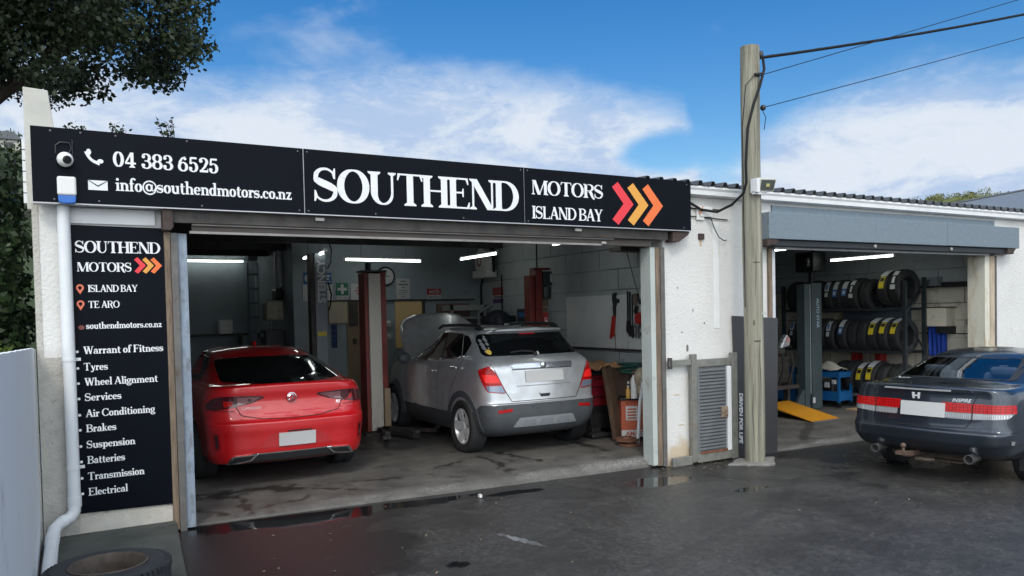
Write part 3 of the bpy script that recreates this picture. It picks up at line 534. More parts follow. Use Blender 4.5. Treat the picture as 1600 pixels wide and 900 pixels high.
def lettering(txt, x0, x1, z0, h, y, m, parent, f='text', name='lettering', gap=.0, caps=None):
    """flat painted letters on a plane facing -Y, fitted between x0 and x1"""
    G = FONTS[f]; pen = 0; polys = []
    for i, ch in enumerate(txt):
        g, adv = G[ch]; sc = 1.0 if not caps or i in caps else caps['small']
        polys += [[((p[0] * sc + pen), p[1] * sc) for p in q] for q in g]; pen += adv * sc + (gap if ch != ' ' else 0)
    xa = min(p[0] for q in polys for p in q); xb = max(p[0] for q in polys for p in q); k = (x1 - x0) / (xb - xa)
    mb = MB()
    for i, q in enumerate(polys):
        yy = y - ztag(i); mb.add([(x0 + (p[0] - xa) * k, yy, z0 + p[1] * h) for p in q], [list(range(len(q)))])
    return mb.build(name, m, parent)
def shape(mb, pts, y): mb.add([(a, y, b) for a, b in pts], [list(range(len(pts)))])
white_ink = mat('white vinyl', (.76, .77, .79), .5); red_ink = mat('red vinyl', (.74, .035, .05), .45); amber_ink = mat('amber vinyl', (.72, .33, .05), .45); orange_ink = mat('orange vinyl', (.80, .16, .035), .45)
sign_black = mat('black sign panel', (.0026, .0038, .0078), .38, spec=.08, var=.15, scale=2)
edge_alu = mat('pale sign edge', (.45, .45, .47), .4, .4)

# fascia sign
S = thing('fascia_sign', (3.1, 6.84, 2.7), 'long black fascia sign lettered SOUTHEND MOTORS with phone number, above the first bay', 'sign')
Y0 = 6.836
for a, b_ in ((-.19, 1.843), (1.851, 4.096), (4.104, 6.36)):
    mb = MB(); mb.box(a, b_, Y0, Y0 + .03, 2.712, 3.278); mb.build('sign_panel', sign_black, S)
mb = MB(); mb.box(1.843, 1.851, Y0 + .006, Y0 + .03, 2.712, 3.278); mb.box(4.096, 4.104, Y0 + .006, Y0 + .03, 2.712, 3.278); mb.build('joint_strip', edge_alu, S)
mb = MB(); mb.box(-.19, 6.36, Y0 - .002, Y0 + .1, 2.702, 2.711); mb.box(.8, 5.98, Y0 + .05, Y0 + .4, 3.279, 3.287); mb.build('edge_trim', edge_alu, S)
mb = MB(); mb.box(-.17, 6.34, Y0 + .031, 6.99, 2.74, 3.26); mb.build('backing_frame', dark_steel, S)
Y1 = Y0 - .003
lettering('SOUTHEND', 1.93, 4.03, 2.825, .298, Y1, white_ink, S, 'big', gap=-.045, caps=None)
lettering('MOTORS', 4.185, 5.09, 3.012, .146, Y1, white_ink, S, 'big', gap=-.03)
lettering('ISLAND BAY', 4.185, 5.085, 2.765, .128, Y1, white_ink, S, 'text', gap=-.02)
lettering('04 383 6525', .355, 1.135, 3.012, .118, Y1, white_ink, S, 'digits', gap=.02)
lettering('info@southendmotors.co.nz', .365, 1.735, 2.824, .103, Y1, white_ink, S, 'text', gap=.0)
def chevron(x, w, zt, zb, m, y, parent, th):
    zm = (zt + zb) / 2; mb = MB(); e = th * .72
    shape(mb, [(x, zt - e * .72), (x + e, zt), (x + w, zm), (x + e, zb), (x, zb + e * .72), (x + w - th * 1.25, zm)], y); return mb.build('chevron', m, parent)
for i, m in enumerate((red_ink, amber_ink, orange_ink)): chevron(5.215 + .212 * i, .295, 3.208, 2.738, m, Y1, S, .112)
HX, HZ, HK = .228, 3.078, .64
mb = MB()                                                        # handset icon
arc = [(.285 + .135 * math.cos(R(a)), 3.145 + .135 * math.sin(R(a))) for a in np.linspace(183, 268, 16)]
for i in range(15):
    w = lambda k: .030 + .026 * (abs(k - 7.5) / 7.5) ** 4 ; P_ = []
    for k in (i, i + 1):
        d_ = Vector((arc[k][0] - .285, arc[k][1] - 3.145)).normalized(); P_.append((Vector(arc[k]) - d_ * w(k) * .55, Vector(arc[k]) + d_ * w(k) * .55))
    shape(mb, [P_[0][0], P_[0][1], P_[1][1], P_[1][0]], Y1 - ztag(i))
for k, (ux, uz) in ((0, (.168, 3.135)), (1, (.290, 3.032))):
    shape(mb, [(ux + .033 * math.cos(a) * (1.0 if k else .8), uz + .033 * math.sin(a) * (.8 if k else 1.15)) for a in np.linspace(0, 2 * math.pi, 16, endpoint=False)], Y1 - .0022)
mb.v = [(HX + (p[0] - .228) * HK, p[1], HZ + (p[2] - 3.085) * HK) for p in mb.v]; mb.build('phone_icon', white_ink, S)
mb = MB(); shape(mb, [(.178, 2.820), (.312, 2.820), (.312, 2.895), (.178, 2.895)], Y1); ev = mb.build('envelope_icon', white_ink, S)
mb = MB(); shape(mb, [(.178, 2.893), (.186, 2.893), (.245, 2.856), (.304, 2.893), (.312, 2.893), (.245, 2.846)], Y1 - .002); mb.build('flap_line', sign_black, ev)
mb = MB()
for x_, z_ in ((-.06, 3.25), (.14, 3.252), (.38, 3.25), (.9, 3.255), (1.80, 3.25), (1.88, 3.25), (4.06, 3.25), (4.14, 3.25), (-.05, 2.735), (.25, 2.735), (1.0, 2.735), (1.8, 2.735), (1.88, 2.735), (2.5, 2.735), (3.4, 2.735), (4.14, 2.735), (6.25, 2.74), (6.3, 3.24)): mb.sphere((x_, Y0 - .001, z_), .009, 6, (1, .6, 1))
mb.build('screw', mat('dull screw heads', (.12, .12, .13), .5, .5), S, smooth=True)

# services sign on the left pier
T_ = thing('services_sign', (.37, 6.98, .28), 'tall black sign listing workshop services, fixed to the left pier beside the downpipe', 'sign')
P0 = 6.972; k7 = P0 / 7.06; zz = lambda z: 1.8 + (z - 1.8) * k7
mb = MB(); mb.prism([(.032, .292), (.712, .277), (.712, 2.556), (.032, 2.562)], P0, 6.999); mb.build('sign_panel', sign_black, T_)
P1 = P0 - .003
lettering('SOUTHEND', .075, .685, zz(2.353), .092, P1, white_ink, T_, 'big', gap=-.04)
lettering('MOTORS', .082, .467, zz(2.203), .072, P1, white_ink, T_, 'big', gap=-.03)
for i, m in enumerate((red_ink, amber_ink, orange_ink)): chevron(.488 + .060 * i, .086, zz(2.322), zz(2.188), m, P1, T_, .036)
lettering('ISLAND BAY', .152, .508, zz(2.04), .055, P1, white_ink, T_, 'text', gap=-.01)
lettering('TE ARO', .152, .372, zz(1.912), .055, P1, white_ink, T_, 'text', gap=-.01)
lettering('southendmotors.co.nz', .130, .676, zz(1.745), .052, P1, white_ink, T_, 'text')
rows = [('Warrant of Fitness', .69, 1.545), ('Tyres', .275, 1.413), ('Wheel Alignment', .64, 1.292), ('Services', .365, 1.17), ('Air Conditioning', .612, 1.04), ('Brakes', .32, .92), ('Suspension', .455, .79), ('Batteries', .375, .666), ('Transmission', .515, .535), ('Electrical', .388, .41)]
bl = MB()
for i, (s_, x1, z_) in enumerate(rows):
    lettering(s_, .103, x1 * k7, zz(z_), .060, P1, white_ink, T_, 'text')
    shape(bl, [(.062 + .011 * math.cos(a), zz(z_) + .020 + .011 * math.sin(a)) for a in np.linspace(0, 2 * math.pi, 12, endpoint=False)], P1)
bl.build('bullet', white_ink, T_)
for z_ in (2.064, 1.936):
    mb = MB(); c = zz(z_); out = [(.098 + .027 * math.cos(R(a)), c + .010 + .027 * math.sin(R(a))) for a in np.linspace(-25, 205, 18)]; inn = [(.098 + .013 * math.cos(R(a)), c + .010 + .013 * math.sin(R(a))) for a in np.linspace(-25, 205, 18)]
    for i in range(17): shape(mb, [out[i], out[i + 1], inn[i + 1], inn[i]], P1)
    shape(mb, [out[0], inn[0], (.098, c - .012), (.098, c - .042)], P1); shape(mb, [inn[-1], out[-1], (.098, c - .042), (.098, c - .012)], P1); mb.build('map_pin', mat('salmon vinyl', (.70, .16, .09), .5), T_)
mb = MB(); shape(mb, [(.098 + .022 * math.cos(a), zz(1.757) + .018 * math.sin(a)) for a in np.linspace(0, 2 * math.pi, 20, endpoint=False)], P1); mb.build('globe_icon', mat('dark red vinyl', (.16, .035, .03), .5), T_)

# sans lettering from Blender's own face
def sans(txt, h, m, name, parent, M, shear=0., bold=0.):
    cu = bpy.data.curves.new('t', 'FONT'); cu.body = txt; cu.size = h; cu.shear = shear; cu.offset = bold; cu.extrude = 0; cu.align_x = 'CENTER'
    o = bpy.data.objects.new('t', cu); COL.objects.link(o); dg = bpy.context.evaluated_depsgraph_get(); me = bpy.data.meshes.new_from_object(o.evaluated_get(dg)); bpy.data.objects.remove(o)
    me.transform(Matrix.Translation(-ORG.get(parent, Vector())) @ M); me.materials.clear(); me.materials.append(m)
    r = bpy.data.objects.new(name, me); return link(r, parent)
def facing(p, up='z', rot=0):          # text plane facing -Y, rotated in its plane
    return Matrix.Translation(p) @ Matrix.Rotation(R(90), 4, 'X') @ Matrix.Rotation(R(rot), 4, 'Z')
def facing_x(p, rot=0): return Matrix.Translation(p) @ Matrix.Rotation(R(-90), 4, 'Z') @ Matrix.Rotation(R(90), 4, 'X') @ Matrix.Rotation(R(rot), 4, 'Z')   # facing -X
# ------------------------------------------------------------------ things fixed to the front
plastic_white = mat('white plastic', (.72, .72, .70), .4); lens_black = mat('black lens', (.01, .01, .012), .1)
C = thing('security_camera', (.03, 6.83, 3.0), 'white ball shaped security camera on the left end of the long sign', 'camera')
mb = MB(); mb.lathe([(.001, 0), (.048, 0), (.048, .018), (.035, .03)], 24, Matrix.Translation((.025, 6.834, 3.035)) @ Matrix.Rotation(R(90), 4, 'X')); mb.build('mount', plastic_white, C, True)
mb = MB(); mb.sphere((.03, 6.775, 3.03), .056, 14); mb.build('ball', plastic_white, C, True)
dv = Vector((.30, -.92, -.20)).normalized(); MM = Matrix.Translation(Vector((.03, 6.77, 3.03)) + dv * .045) @ dv.to_track_quat('Z', 'Y').to_matrix().to_4x4()
mb = MB(); mb.lathe([(.001, .018), (.026, .016), (.031, .004), (.031, -.02)], 20, MM); mb.build('lens', lens_black, C, True)
mb = MB(); mb.tube([(-.03, 6.825, 3.08), (-.03, 6.82, 3.14), (.0, 6.82, 3.165), (.06, 6.82, 3.165), (.075, 6.82, 3.13), (.06, 6.825, 3.09)], .006, 6); mb.tube([(.08, 6.825, 3.05), (.082, 6.82, 3.19)], .004, 6); mb.build('cable', black_ply, C, True)
B = thing('alarm_box', (.04, 6.83, 2.70), 'white alarm siren box with a blue lower band on the left end of the sign', 'alarm')
mb = MB(); mb.box(-.03, .098, 6.77, 6.834, 2.760, 2.905); mb.build('cover', plastic_white, B, bevel=.018, segs=4)
mb = MB(); mb.prism([(-.027, 2.7605), (-.024, 2.712), (.0, 2.700), (.07, 2.700), (.092, 2.712), (.095, 2.7605)], 6.775, 6.83); mb.build('blue_band', mat('blue plastic', (.02, .13, .48), .35), B, bevel=.008)
D_ = thing('downpipe', (0, 6.93, .1), 'white plastic downpipe running down the left pier to the ground', 'pipe')
pvc = mat('white pvc pipe', (.66, .68, .70), .4, var=.05, dirt=((.4, .36, .32), .08, 6))
mb = MB(); mb.tube([(.005, 6.93, 2.70), (.005, 6.93, .42), (.002, 6.92, .33), (-.03, 6.90, .285), (-.09, 6.87, .265), (-.135, 6.80, .235), (-.148, 6.66, .19), (-.155, 6.1, .165), (-.16, 5.0, .16), (-.16, 3.9, .15)], .045, 16); mb.build('pipe', pvc, D_, True, ang=60)
for q_ in ([(.005, 6.93, .36), (.005, 6.93, .44)], [(-.145, 6.72, .2), (-.151, 6.60, .183)], [(-.06, 6.885, .272), (-.09, 6.87, .265)]): mb = MB(); mb.tube(q_, .050, 16); mb.build('joint', pvc, D_, True)
for z in (1.51, .665):
    mb = MB(); mb.tube([(.005, 6.93, z - .012), (.005, 6.93, z + .012)], .049, 16); mb.box(.04, .085, 6.955, 6.965, z - .012, z + .012); mb.build('clamp', pvc, D_, True)
# fence
fw = mat('worn white fence paint', (.74, .77, .79), .7, var=.04, scale=1.2, dirt=((.34, .30, .26), .10, 5), stretch=(1, .5, .35))
F_ = thing('board_fence', (-.25, 5, 0), 'worn white board fence running from the left pier towards the viewer', 'fence')
mb = MB(); tp_ = [(6.95 - .19 * i, 1.61 + .022 * .19 * i + .002 * math.sin(i * 2.3)) for i in range(26)]; mb.prism([(6.95, 0.0)] + tp_ + [(2.2, 0.0)], -.262, -.225, 'x')
mb.build('boards', fw, F_, bevel=.002)
mb = MB(); mb.box(-.31, -.263, 2.2, 6.95, 1.2, 1.29); mb.box(-.31, -.263, 2.2, 6.95, .4, .49); mb.box(-.30, -.215, 6.955, 7.04, 0, 1.60); mb.build('frame', render_bare, F_)

# steel gate against the middle pier
gate_m = mat('weathered galvanised frame', (.21, .21, .19), .6, .3, var=.2, scale=10, dirt=((.22, .12, .06), .28, 9))
lv = mat('grey louvre steel', (.15, .16, .17), .6, .1, var=.15, scale=6, dirt=((.16, .13, .10), .2, 14))
G_ = thing('steel_gate', (6.6, 6.95, -.06), 'low rusty steel gate with a louvred panel, folded against the white middle pier', 'gate')
gy0, gy1 = 6.90, 6.955
mb = MB(); mb.box(6.40, 6.48, gy0, gy1, -.03, 1.26); mb.box(7.05, 7.145, gy0, gy1, -.055, 1.25); mb.box(6.48, 7.05, gy0 + .004, gy1, 1.10, 1.19); mb.box(6.48, 7.05, gy0 + .004, gy1, -.045, .055)
mb.box(6.06, 6.40, gy0 + .01, gy1, 1.13, 1.20); mb.box(6.10, 6.40, gy0 + .01, gy1, -.055, .05); mb.build('frame', gate_m, G_, bevel=.006)
mb = MB(); z = .06
while z < 1.085: mb.prism([(gy0 + .030, z), (gy0 + .002, z + .002), (gy0 + .002, z + .016), (gy0 + .040, z + .036)], 6.52, 6.95, 'x'); z += .041
mb.box(6.49, 6.97, gy0 + .03, gy0 + .045, .05, 1.1); mb.box(6.485, 6.52, gy0 + .006, gy0 + .03, .05, 1.1); mb.build('louvre_panel', lv, G_)
mb = MB(); mb.box(6.97, 7.035, gy0 - .004, gy0 + .03, .06, 1.09); mb.build('white_post', white_trim, G_, bevel=.004)
mb = MB(); mb.box(6.86, 6.965, gy0 - .012, gy0 + .01, .47, .60); mb.box(6.91, 6.95, gy0 - .03, gy0 - .012, .50, .57); mb.build('lock', mat('rusty lock plate', (.27, .20, .15), .7, .3, var=.4, scale=20), G_, bevel=.004)
mb = MB(); mb.tube([(6.085, 6.93, 1.10), (6.085, 6.93, 1.23)], .028, 10); mb.build('hinge', dark_steel, G_)
mb = MB(); mb.box(6.52, 6.96, gy0 - .002, gy0 + .004, .055, .085); mb.build('rust_strip', mat('rust', (.16, .06, .03), .85, var=.4, scale=14), G_)
# dark sign board behind the pole
K = thing('leaning_sign_board', (7.6, 6.96, -.1), 'dark grey board lettered DRIVEN FOR LIFE standing behind the wooden pole', 'sign')
mb = MB(); mb.prism([(7.20, -.08), (7.90, -.11), (7.935, 1.655), (7.145, 1.70)], 6.962, 6.988); mb.build('board', mat('charcoal board', (.045, .045, .05), .5, var=.1), K)
sans('DRIVEN FOR LIFE', .082, white_ink, 'lettering', K, facing((7.224, 6.957, .425), rot=-91), shear=.18, bold=.0028)

# ------------------------------------------------------------------ pole, lamp, cables
wood = mat('greenish weathered pole', (.265, .255, .20), .85, var=.42, scale=5, dirt=((.13, .10, .07), .38, 8), bump=1.0, bscale=30, stretch=(4, 4, .16))
px, py = 7.125, 6.62
PO = thing('utility_pole', (px, py, -.08), 'thick greenish wooden utility pole standing before the middle pier', 'pole')
mb = MB(); zs = np.linspace(-.1, 4.88, 26); rr = [.117 - .0016 * z + .0025 * math.sin(z * 3.1) for z in zs]
mb.tube([(px + .006 * math.sin(z * 1.3) - .004 * z * 0, py, z) for z in zs], rr, 28); PO_t = mb.build('trunk', wood, PO, True, ang=60)
mb = MB()
for a_, z0, z1 in ((-2.5, .05, .9), (-2.1, 1.9, 2.7), (-1.7, .4, 1.5), (-2.0, 3.4, 4.7), (-2.8, 2.9, 4.2), (-1.45, 2.2, 2.5), (-1.5, 3.9, 4.86)):
    pts = [(px + math.cos(a_ + .05 * math.sin(9 * z)) * (.1165 - .0016 * z), py + math.sin(a_ + .05 * math.sin(9 * z)) * (.1165 - .0016 * z), z) for z in np.linspace(z0, z1, 14)]; mb.tube(pts, [.0035 * math.sin(math.pi * (i + .5) / 14) + .0005 for i in range(14)], 5)
for z in (2.33, 1.40): mb.tube([(px + math.cos(a) * .1125, py + math.sin(a) * .1125, z) for a in np.linspace(-2.3, -1.6, 6)], .006, 5)
mb.build('crack', mat('dark crack', (.05, .04, .03), .9), PO)
kn_ = mat('dark knot', (.13, .11, .07), .9, var=.3, scale=20)
for a_, z in ((-2.3, 1.62), (-1.8, .52)): mb = MB(); mb.sphere((px + math.cos(a_) * .106, py + math.sin(a_) * .106, z), .013, 8, (1, 1, 2.6)); mb.build('knot', kn_, PO, True)
mb = MB(); mb.box(px + .03, px + .10, py - .122, py - .105, 1.705, 1.745); mb.build('tag', mat('pale tag', (.55, .55, .52), .4, .3), PO)
FL = thing('floodlight', (7.12, 6.48, 3.15), 'small square floodlight mounted on the wooden pole above the gutter', 'light')
mb = MB(); Mf = Matrix.Translation((7.16, 6.43, 3.235)) @ Matrix.Rotation(R(-14), 4, 'Z') @ Matrix.Rotation(R(22), 4, 'X')
mb.box(-.105, .105, -.03, .03, -.075, .075, Mf); mb.build('housing', mat('pale grey lamp body', (.55, .55, .52), .5, var=.1), FL, bevel=.008)
mb = MB(); mb.box(-.09, .09, -.036, -.028, -.06, .06, Mf); mb.build('glass', mat('lamp glass', (.09, .10, .09), .08), FL)
mb = MB(); mb.box(-.022, .022, -.042, -.034, -.018, .018, Mf); mb.build('led', mat('yellow led chip', (.55, .5, .2), .4), FL)
mb = MB(); mb.box(7.0, 7.2, 6.46, 6.50, 3.12, 3.15); mb.box(7.0, 7.05, 6.42, 6.52, 3.14, 3.30); mb.build('bracket', white_trim, FL)
rubber = mat('black cable', (.007, .007, .008), .6, spec=.3)
def cat(a, b, sag, n=24): a, b = Vector(a), Vector(b); return [a.lerp(b, i / n) - Vector((0, 0, sag * 4 * (i / n) * (1 - i / n))) for i in range(n + 1)]
top = (7.23, 6.60, 4.76)
mb = MB(); far1 = (17.6, 6.2, 7.55); p_ = cat(top, far1, .10); mb.tube(p_, .018, 8)
mb.tube([Vector(q) + Vector((0, .013 * math.cos(i * .9), .013 * math.sin(i * .9))) for i, q in enumerate(cat(top, far1, .10, 90))], .008, 5)
solo(mb.build('service_cable', rubber, None, True), 'thick twisted black service cable running from the pole top to upper right', 'cable')
mb = MB(); mb.tube(cat((7.16, 6.51, 4.52), (17.6, 6.0, 8.0), .0), .0055, 6); solo(mb.build('telephone_wire', rubber, None, True), 'thin wire crossing the thick twisted cable near the pole top', 'wire')
mb = MB(); mb.tube(cat((7.26, 6.58, 4.17), (17.6, 6.2, 7.28), .02), .0055, 6); solo(mb.build('telephone_wire', rubber, None, True), 'single thin wire leaving the pole lowest, from the insulator', 'wire')
mb = MB(); mb.tube([(7.27, 6.55, 4.74), (7.22, 6.49, 4.60), (7.12, 6.47, 4.38), (7.01, 6.475, 4.14), (6.945, 6.50, 3.88), (6.93, 6.52, 3.5), (6.935, 6.52, 3.26), (6.93, 6.56, 3.14), (6.88, 6.70, 3.02), (6.80, 6.86, 2.95), (6.62, 6.94, 2.98), (6.48, 6.96, 3.05), (6.40, 6.97, 3.03)], .016, 8)
solo(mb.build('mains_cable', rubber, None, True), 'black mains cable dropping down the pole and looping to the white pier', 'cable')
mb = MB(); mb.tube([(7.18, 6.50, 4.52), (7.05, 6.50, 4.50), (6.985, 6.56, 4.40), (6.965, 6.6, 3.9), (6.968, 6.6, 3.2), (6.972, 6.6, 2.4), (6.972, 6.6, 1.8)], .005, 6); mb.tube([(7.25, 6.56, 4.15), (7.27, 6.52, 4.05), (7.24, 6.52, 3.9)], .005, 6)
mb.build('earth_wire', rubber, PO, True)
di_ = mat('dark insulator', (.03, .03, .035), .3); mb = MB(); mb.sphere((7.27, 6.56, 4.17), .035, 8); mb.build('insulator', di_, PO, True); mb = MB(); mb.sphere((7.215, 6.53, 4.78), .028, 8, (1, 1, 1.7)); mb.build('insulator', di_, PO, True); mb = MB(); mb.tube([(7.06, 6.49, 4.52), (7.2, 6.49, 4.55)], .014, 6); mb.build('cable_clamp', di_, PO, True)
J = thing('meter_box', (6.9, 6.99, 2.9), 'small grey junction box with loose wires high on the white middle pier', 'box')
mb = MB(); mb.box(6.62, 6.82, 6.955, 7.0, 2.90, 3.02); mb.box(6.58, 6.70, 6.97, 7.0, 2.86, 2.99); mb.build('cover', plastic_white, J, bevel=.006)
mb = MB(); mb.tube([(6.78, 6.95, 2.90), (6.82, 6.94, 2.78), (6.9, 6.94, 2.66), (7.0, 6.95, 2.62), (7.06, 6.97, 2.63)], .006, 6); mb.tube([(6.2, 6.985, 2.905), (6.6, 6.98, 2.90), (7.1, 6.985, 2.88)], .007, 6); mb.build('wire', rubber, J, True)
mb = MB(); mb.tube([(6.66, 6.96, 3.02), (6.64, 6.95, 2.97), (6.61, 6.95, 2.93)], .010, 6); mb.build('orange_wire', mat('orange wire', (.6, .2, .08), .5), J, True)
mb = MB(); mb.box(6.62, 6.70, 6.975, 7.0, 2.63, 2.70); mb.build('rusty_bracket', MATS['rusty bracket'], J)
# ------------------------------------------------------------------ cars
def paint(name, col, metal, rough, var=.03):
    return mat(name, col, rough, metal, coat=1.0, dirt=None)
red_paint = paint('red car paint', (.56, .004, .008), .1, .4); silver_paint = paint('silver car paint', (.60, .62, .65), .55, .33); blue_paint = paint('dark blue grey car paint', (.022, .032, .048), .6, .28)
def dusty(m, dust, amt, zt):
    """a film of road dust, thicker low on the body"""
    t = m.node_tree; b = t.nodes['Principled BSDF']; L = t.links.new; n = t.nodes.new('ShaderNodeTexNoise'); n.inputs['Scale'].default_value = 7; n.inputs['Detail'].default_value = 7
    g = t.nodes.new('ShaderNodeNewGeometry'); L(g.outputs['Position'], n.inputs[0]); r = t.nodes.new('ShaderNodeMapRange'); L(n.outputs[0], r.inputs[0]); r.inputs[1].default_value = .35; r.inputs[2].default_value = .75; r.inputs[4].default_value = amt
    mx = t.nodes.new('ShaderNodeMix'); mx.data_type = 'RGBA'; mx.inputs['A'].default_value = b.inputs['Base Color'].default_value; mx.inputs['B'].default_value = (*dust, 1); L(r.outputs[0], mx.inputs['Factor']); L(mx.outputs['Result'], b.inputs['Base Color'])
    r2 = t.nodes.new('ShaderNodeMapRange'); L(n.outputs[0], r2.inputs[0]); r2.inputs[1].default_value = .35; r2.inputs[2].default_value = .75; r2.inputs[3].default_value = .03; r2.inputs[4].default_value = zt; L(r2.outputs[0], b.inputs['Coat Roughness'])
dusty(silver_paint, (.30, .29, .27), .45, .25); dusty(blue_paint, (.06, .062, .066), .14, .10); dusty(red_paint, (.48, .008, .012), .2, .04)
dark_glass = mat('dark tinted glass', (.006, .007, .008), .04, spec=.6); blk_plastic = mat('black plastic', (.018, .018, .02), .5); grey_plastic = mat('dusty black plastic', (.064, .070, .078), .6, var=.15, scale=5, dirt=((.11, .105, .1), .15, 7))
chrome = mat('chrome', (.75, .76, .78), .12, 1.0); alloy = mat('alloy wheel', (.74, .75, .76), .35, .35, dirt=((.2, .19, .18), .1, 12)); tyre_m = mat('tyre rubber', (.020, .020, .021), .75, var=.25, scale=10, bump=.3, bscale=90)
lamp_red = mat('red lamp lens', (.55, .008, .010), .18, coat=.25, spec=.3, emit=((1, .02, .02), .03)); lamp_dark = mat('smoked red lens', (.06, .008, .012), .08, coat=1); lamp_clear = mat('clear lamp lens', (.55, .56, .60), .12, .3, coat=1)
lamp_blue = mat('grey reverse lens', (.20, .24, .32), .12, .3, coat=1); plate_m = mat('blank plate', (.52, .52, .52), .6); gap_m = mat('panel gap', (.006, .006, .007), .7); well_m = mat('wheel well', (.008, .008, .008), .9)
def ribbed(m, a, b_, sx, sz):
    """moulded reflector pattern behind a lamp lens"""
    t = m.node_tree; b = t.nodes['Principled BSDF']; L = t.links.new; tc_ = t.nodes.new('ShaderNodeTexCoord'); s = t.nodes.new('ShaderNodeSeparateXYZ'); c = t.nodes.new('ShaderNodeCombineXYZ'); L(tc_.outputs['Object'], s.inputs[0]); L(s.outputs[0], c.inputs[0]); L(s.outputs[2], c.inputs[1])
    br = t.nodes.new('ShaderNodeTexBrick'); L(c.outputs[0], br.inputs['Vector']); br.inputs['Scale'].default_value = 1; br.inputs['Brick Width'].default_value = sx; br.inputs['Row Height'].default_value = sz; br.inputs['Mortar Size'].default_value = sz * .12; br.inputs['Color1'].default_value = (*a, 1); br.inputs['Color2'].default_value = (*b_, 1); br.inputs['Mortar'].default_value = (*[q * .5 for q in b_], 1); br.offset = 0
    L(br.outputs['Color'], b.inputs['Base Color']); bp = t.nodes.new('ShaderNodeBump'); bp.inputs['Strength'].default_value = .4; bp.inputs['Distance'].default_value = .004; L(br.outputs['Fac'], bp.inputs['Height']); L(bp.outputs[0], b.inputs['Normal'])
ribbed(lamp_red, (.52, .007, .009), (.40, .005, .006), .035, .026); ribbed(lamp_clear, (.80, .81, .83), (.60, .61, .64), .018, .06)
def pchip(x, y, xq):
    x = np.asarray(x, float); y = np.asarray(y, float); h = np.diff(x); d = np.diff(y) / h; m = np.zeros_like(y)
    m[0], m[-1] = d[0], d[-1]
    for i in range(1, len(x) - 1): m[i] = 0 if d[i - 1] * d[i] <= 0 else 2 * d[i - 1] * d[i] / (d[i - 1] + d[i])
    i = np.clip(np.searchsorted(x, xq, 'right') - 1, 0, len(x) - 2); t_ = (xq - x[i]) / h[i]
    return (2 * t_ ** 3 - 3 * t_ ** 2 + 1) * y[i] + (t_ ** 3 - 2 * t_ ** 2 + t_) * h[i] * m[i] + (-2 * t_ ** 3 + 3 * t_ ** 2) * y[i + 1] + (t_ ** 3 - t_ ** 2) * h[i] * m[i + 1]
def outline(z, vr, w, rc, rl, bow, tp, vf, cr, dz):
    pts = []; wr = w - tp; fw = .86 * w; rcf, rlf, bf = .36 * w, .55, .16
    for i in range(12): u = (wr - rc) * i / 12; pts.append((u, vr + bow * (u / wr) ** 2))
    vb = vr + bow * ((wr - rc) / wr) ** 2
    for i in range(16):
        th = math.pi / 2 * i / 16; s_, c_ = math.sin(th) ** .8, math.cos(th) ** .8; pts.append((wr - rc + rc * s_, vb + rl * (1 - c_)))
    v0 = vb + rl; vm = (vr + vf) / 2 + .2; vm = max(vm, v0 + .1); ff = vf - bf - rlf; ff = max(ff, vm + .1)
    for i in range(16): v_ = v0 + (vm - v0) * i / 16; pts.append((w - tp * ((vm - v_) / (vm - v0)) ** 2, v_))
    for i in range(14): v_ = vm + (ff - vm) * i / 14; pts.append((w - (w - fw) * ((v_ - vm) / (ff - vm)) ** 2, v_))
    for i in range(9): th = math.pi / 2 * i / 9; pts.append((fw - rcf + rcf * math.cos(th), ff + (vf - bf - ff) * math.sin(th)))
    for i in range(7): u = (fw - rcf) * (1 - i / 6); pts.append((u, vf - bf * (u / max(fw - rcf, 1e-4)) ** 2))
    sm_ = lambda a: 0 if a <= 0 else (1 if a >= 1 else a * a * (3 - 2 * a))
    return [(u, v, z + cr * (1 - (u / w) ** 2) + dz * sm_((v - .16) / .42)) for u, v in pts]
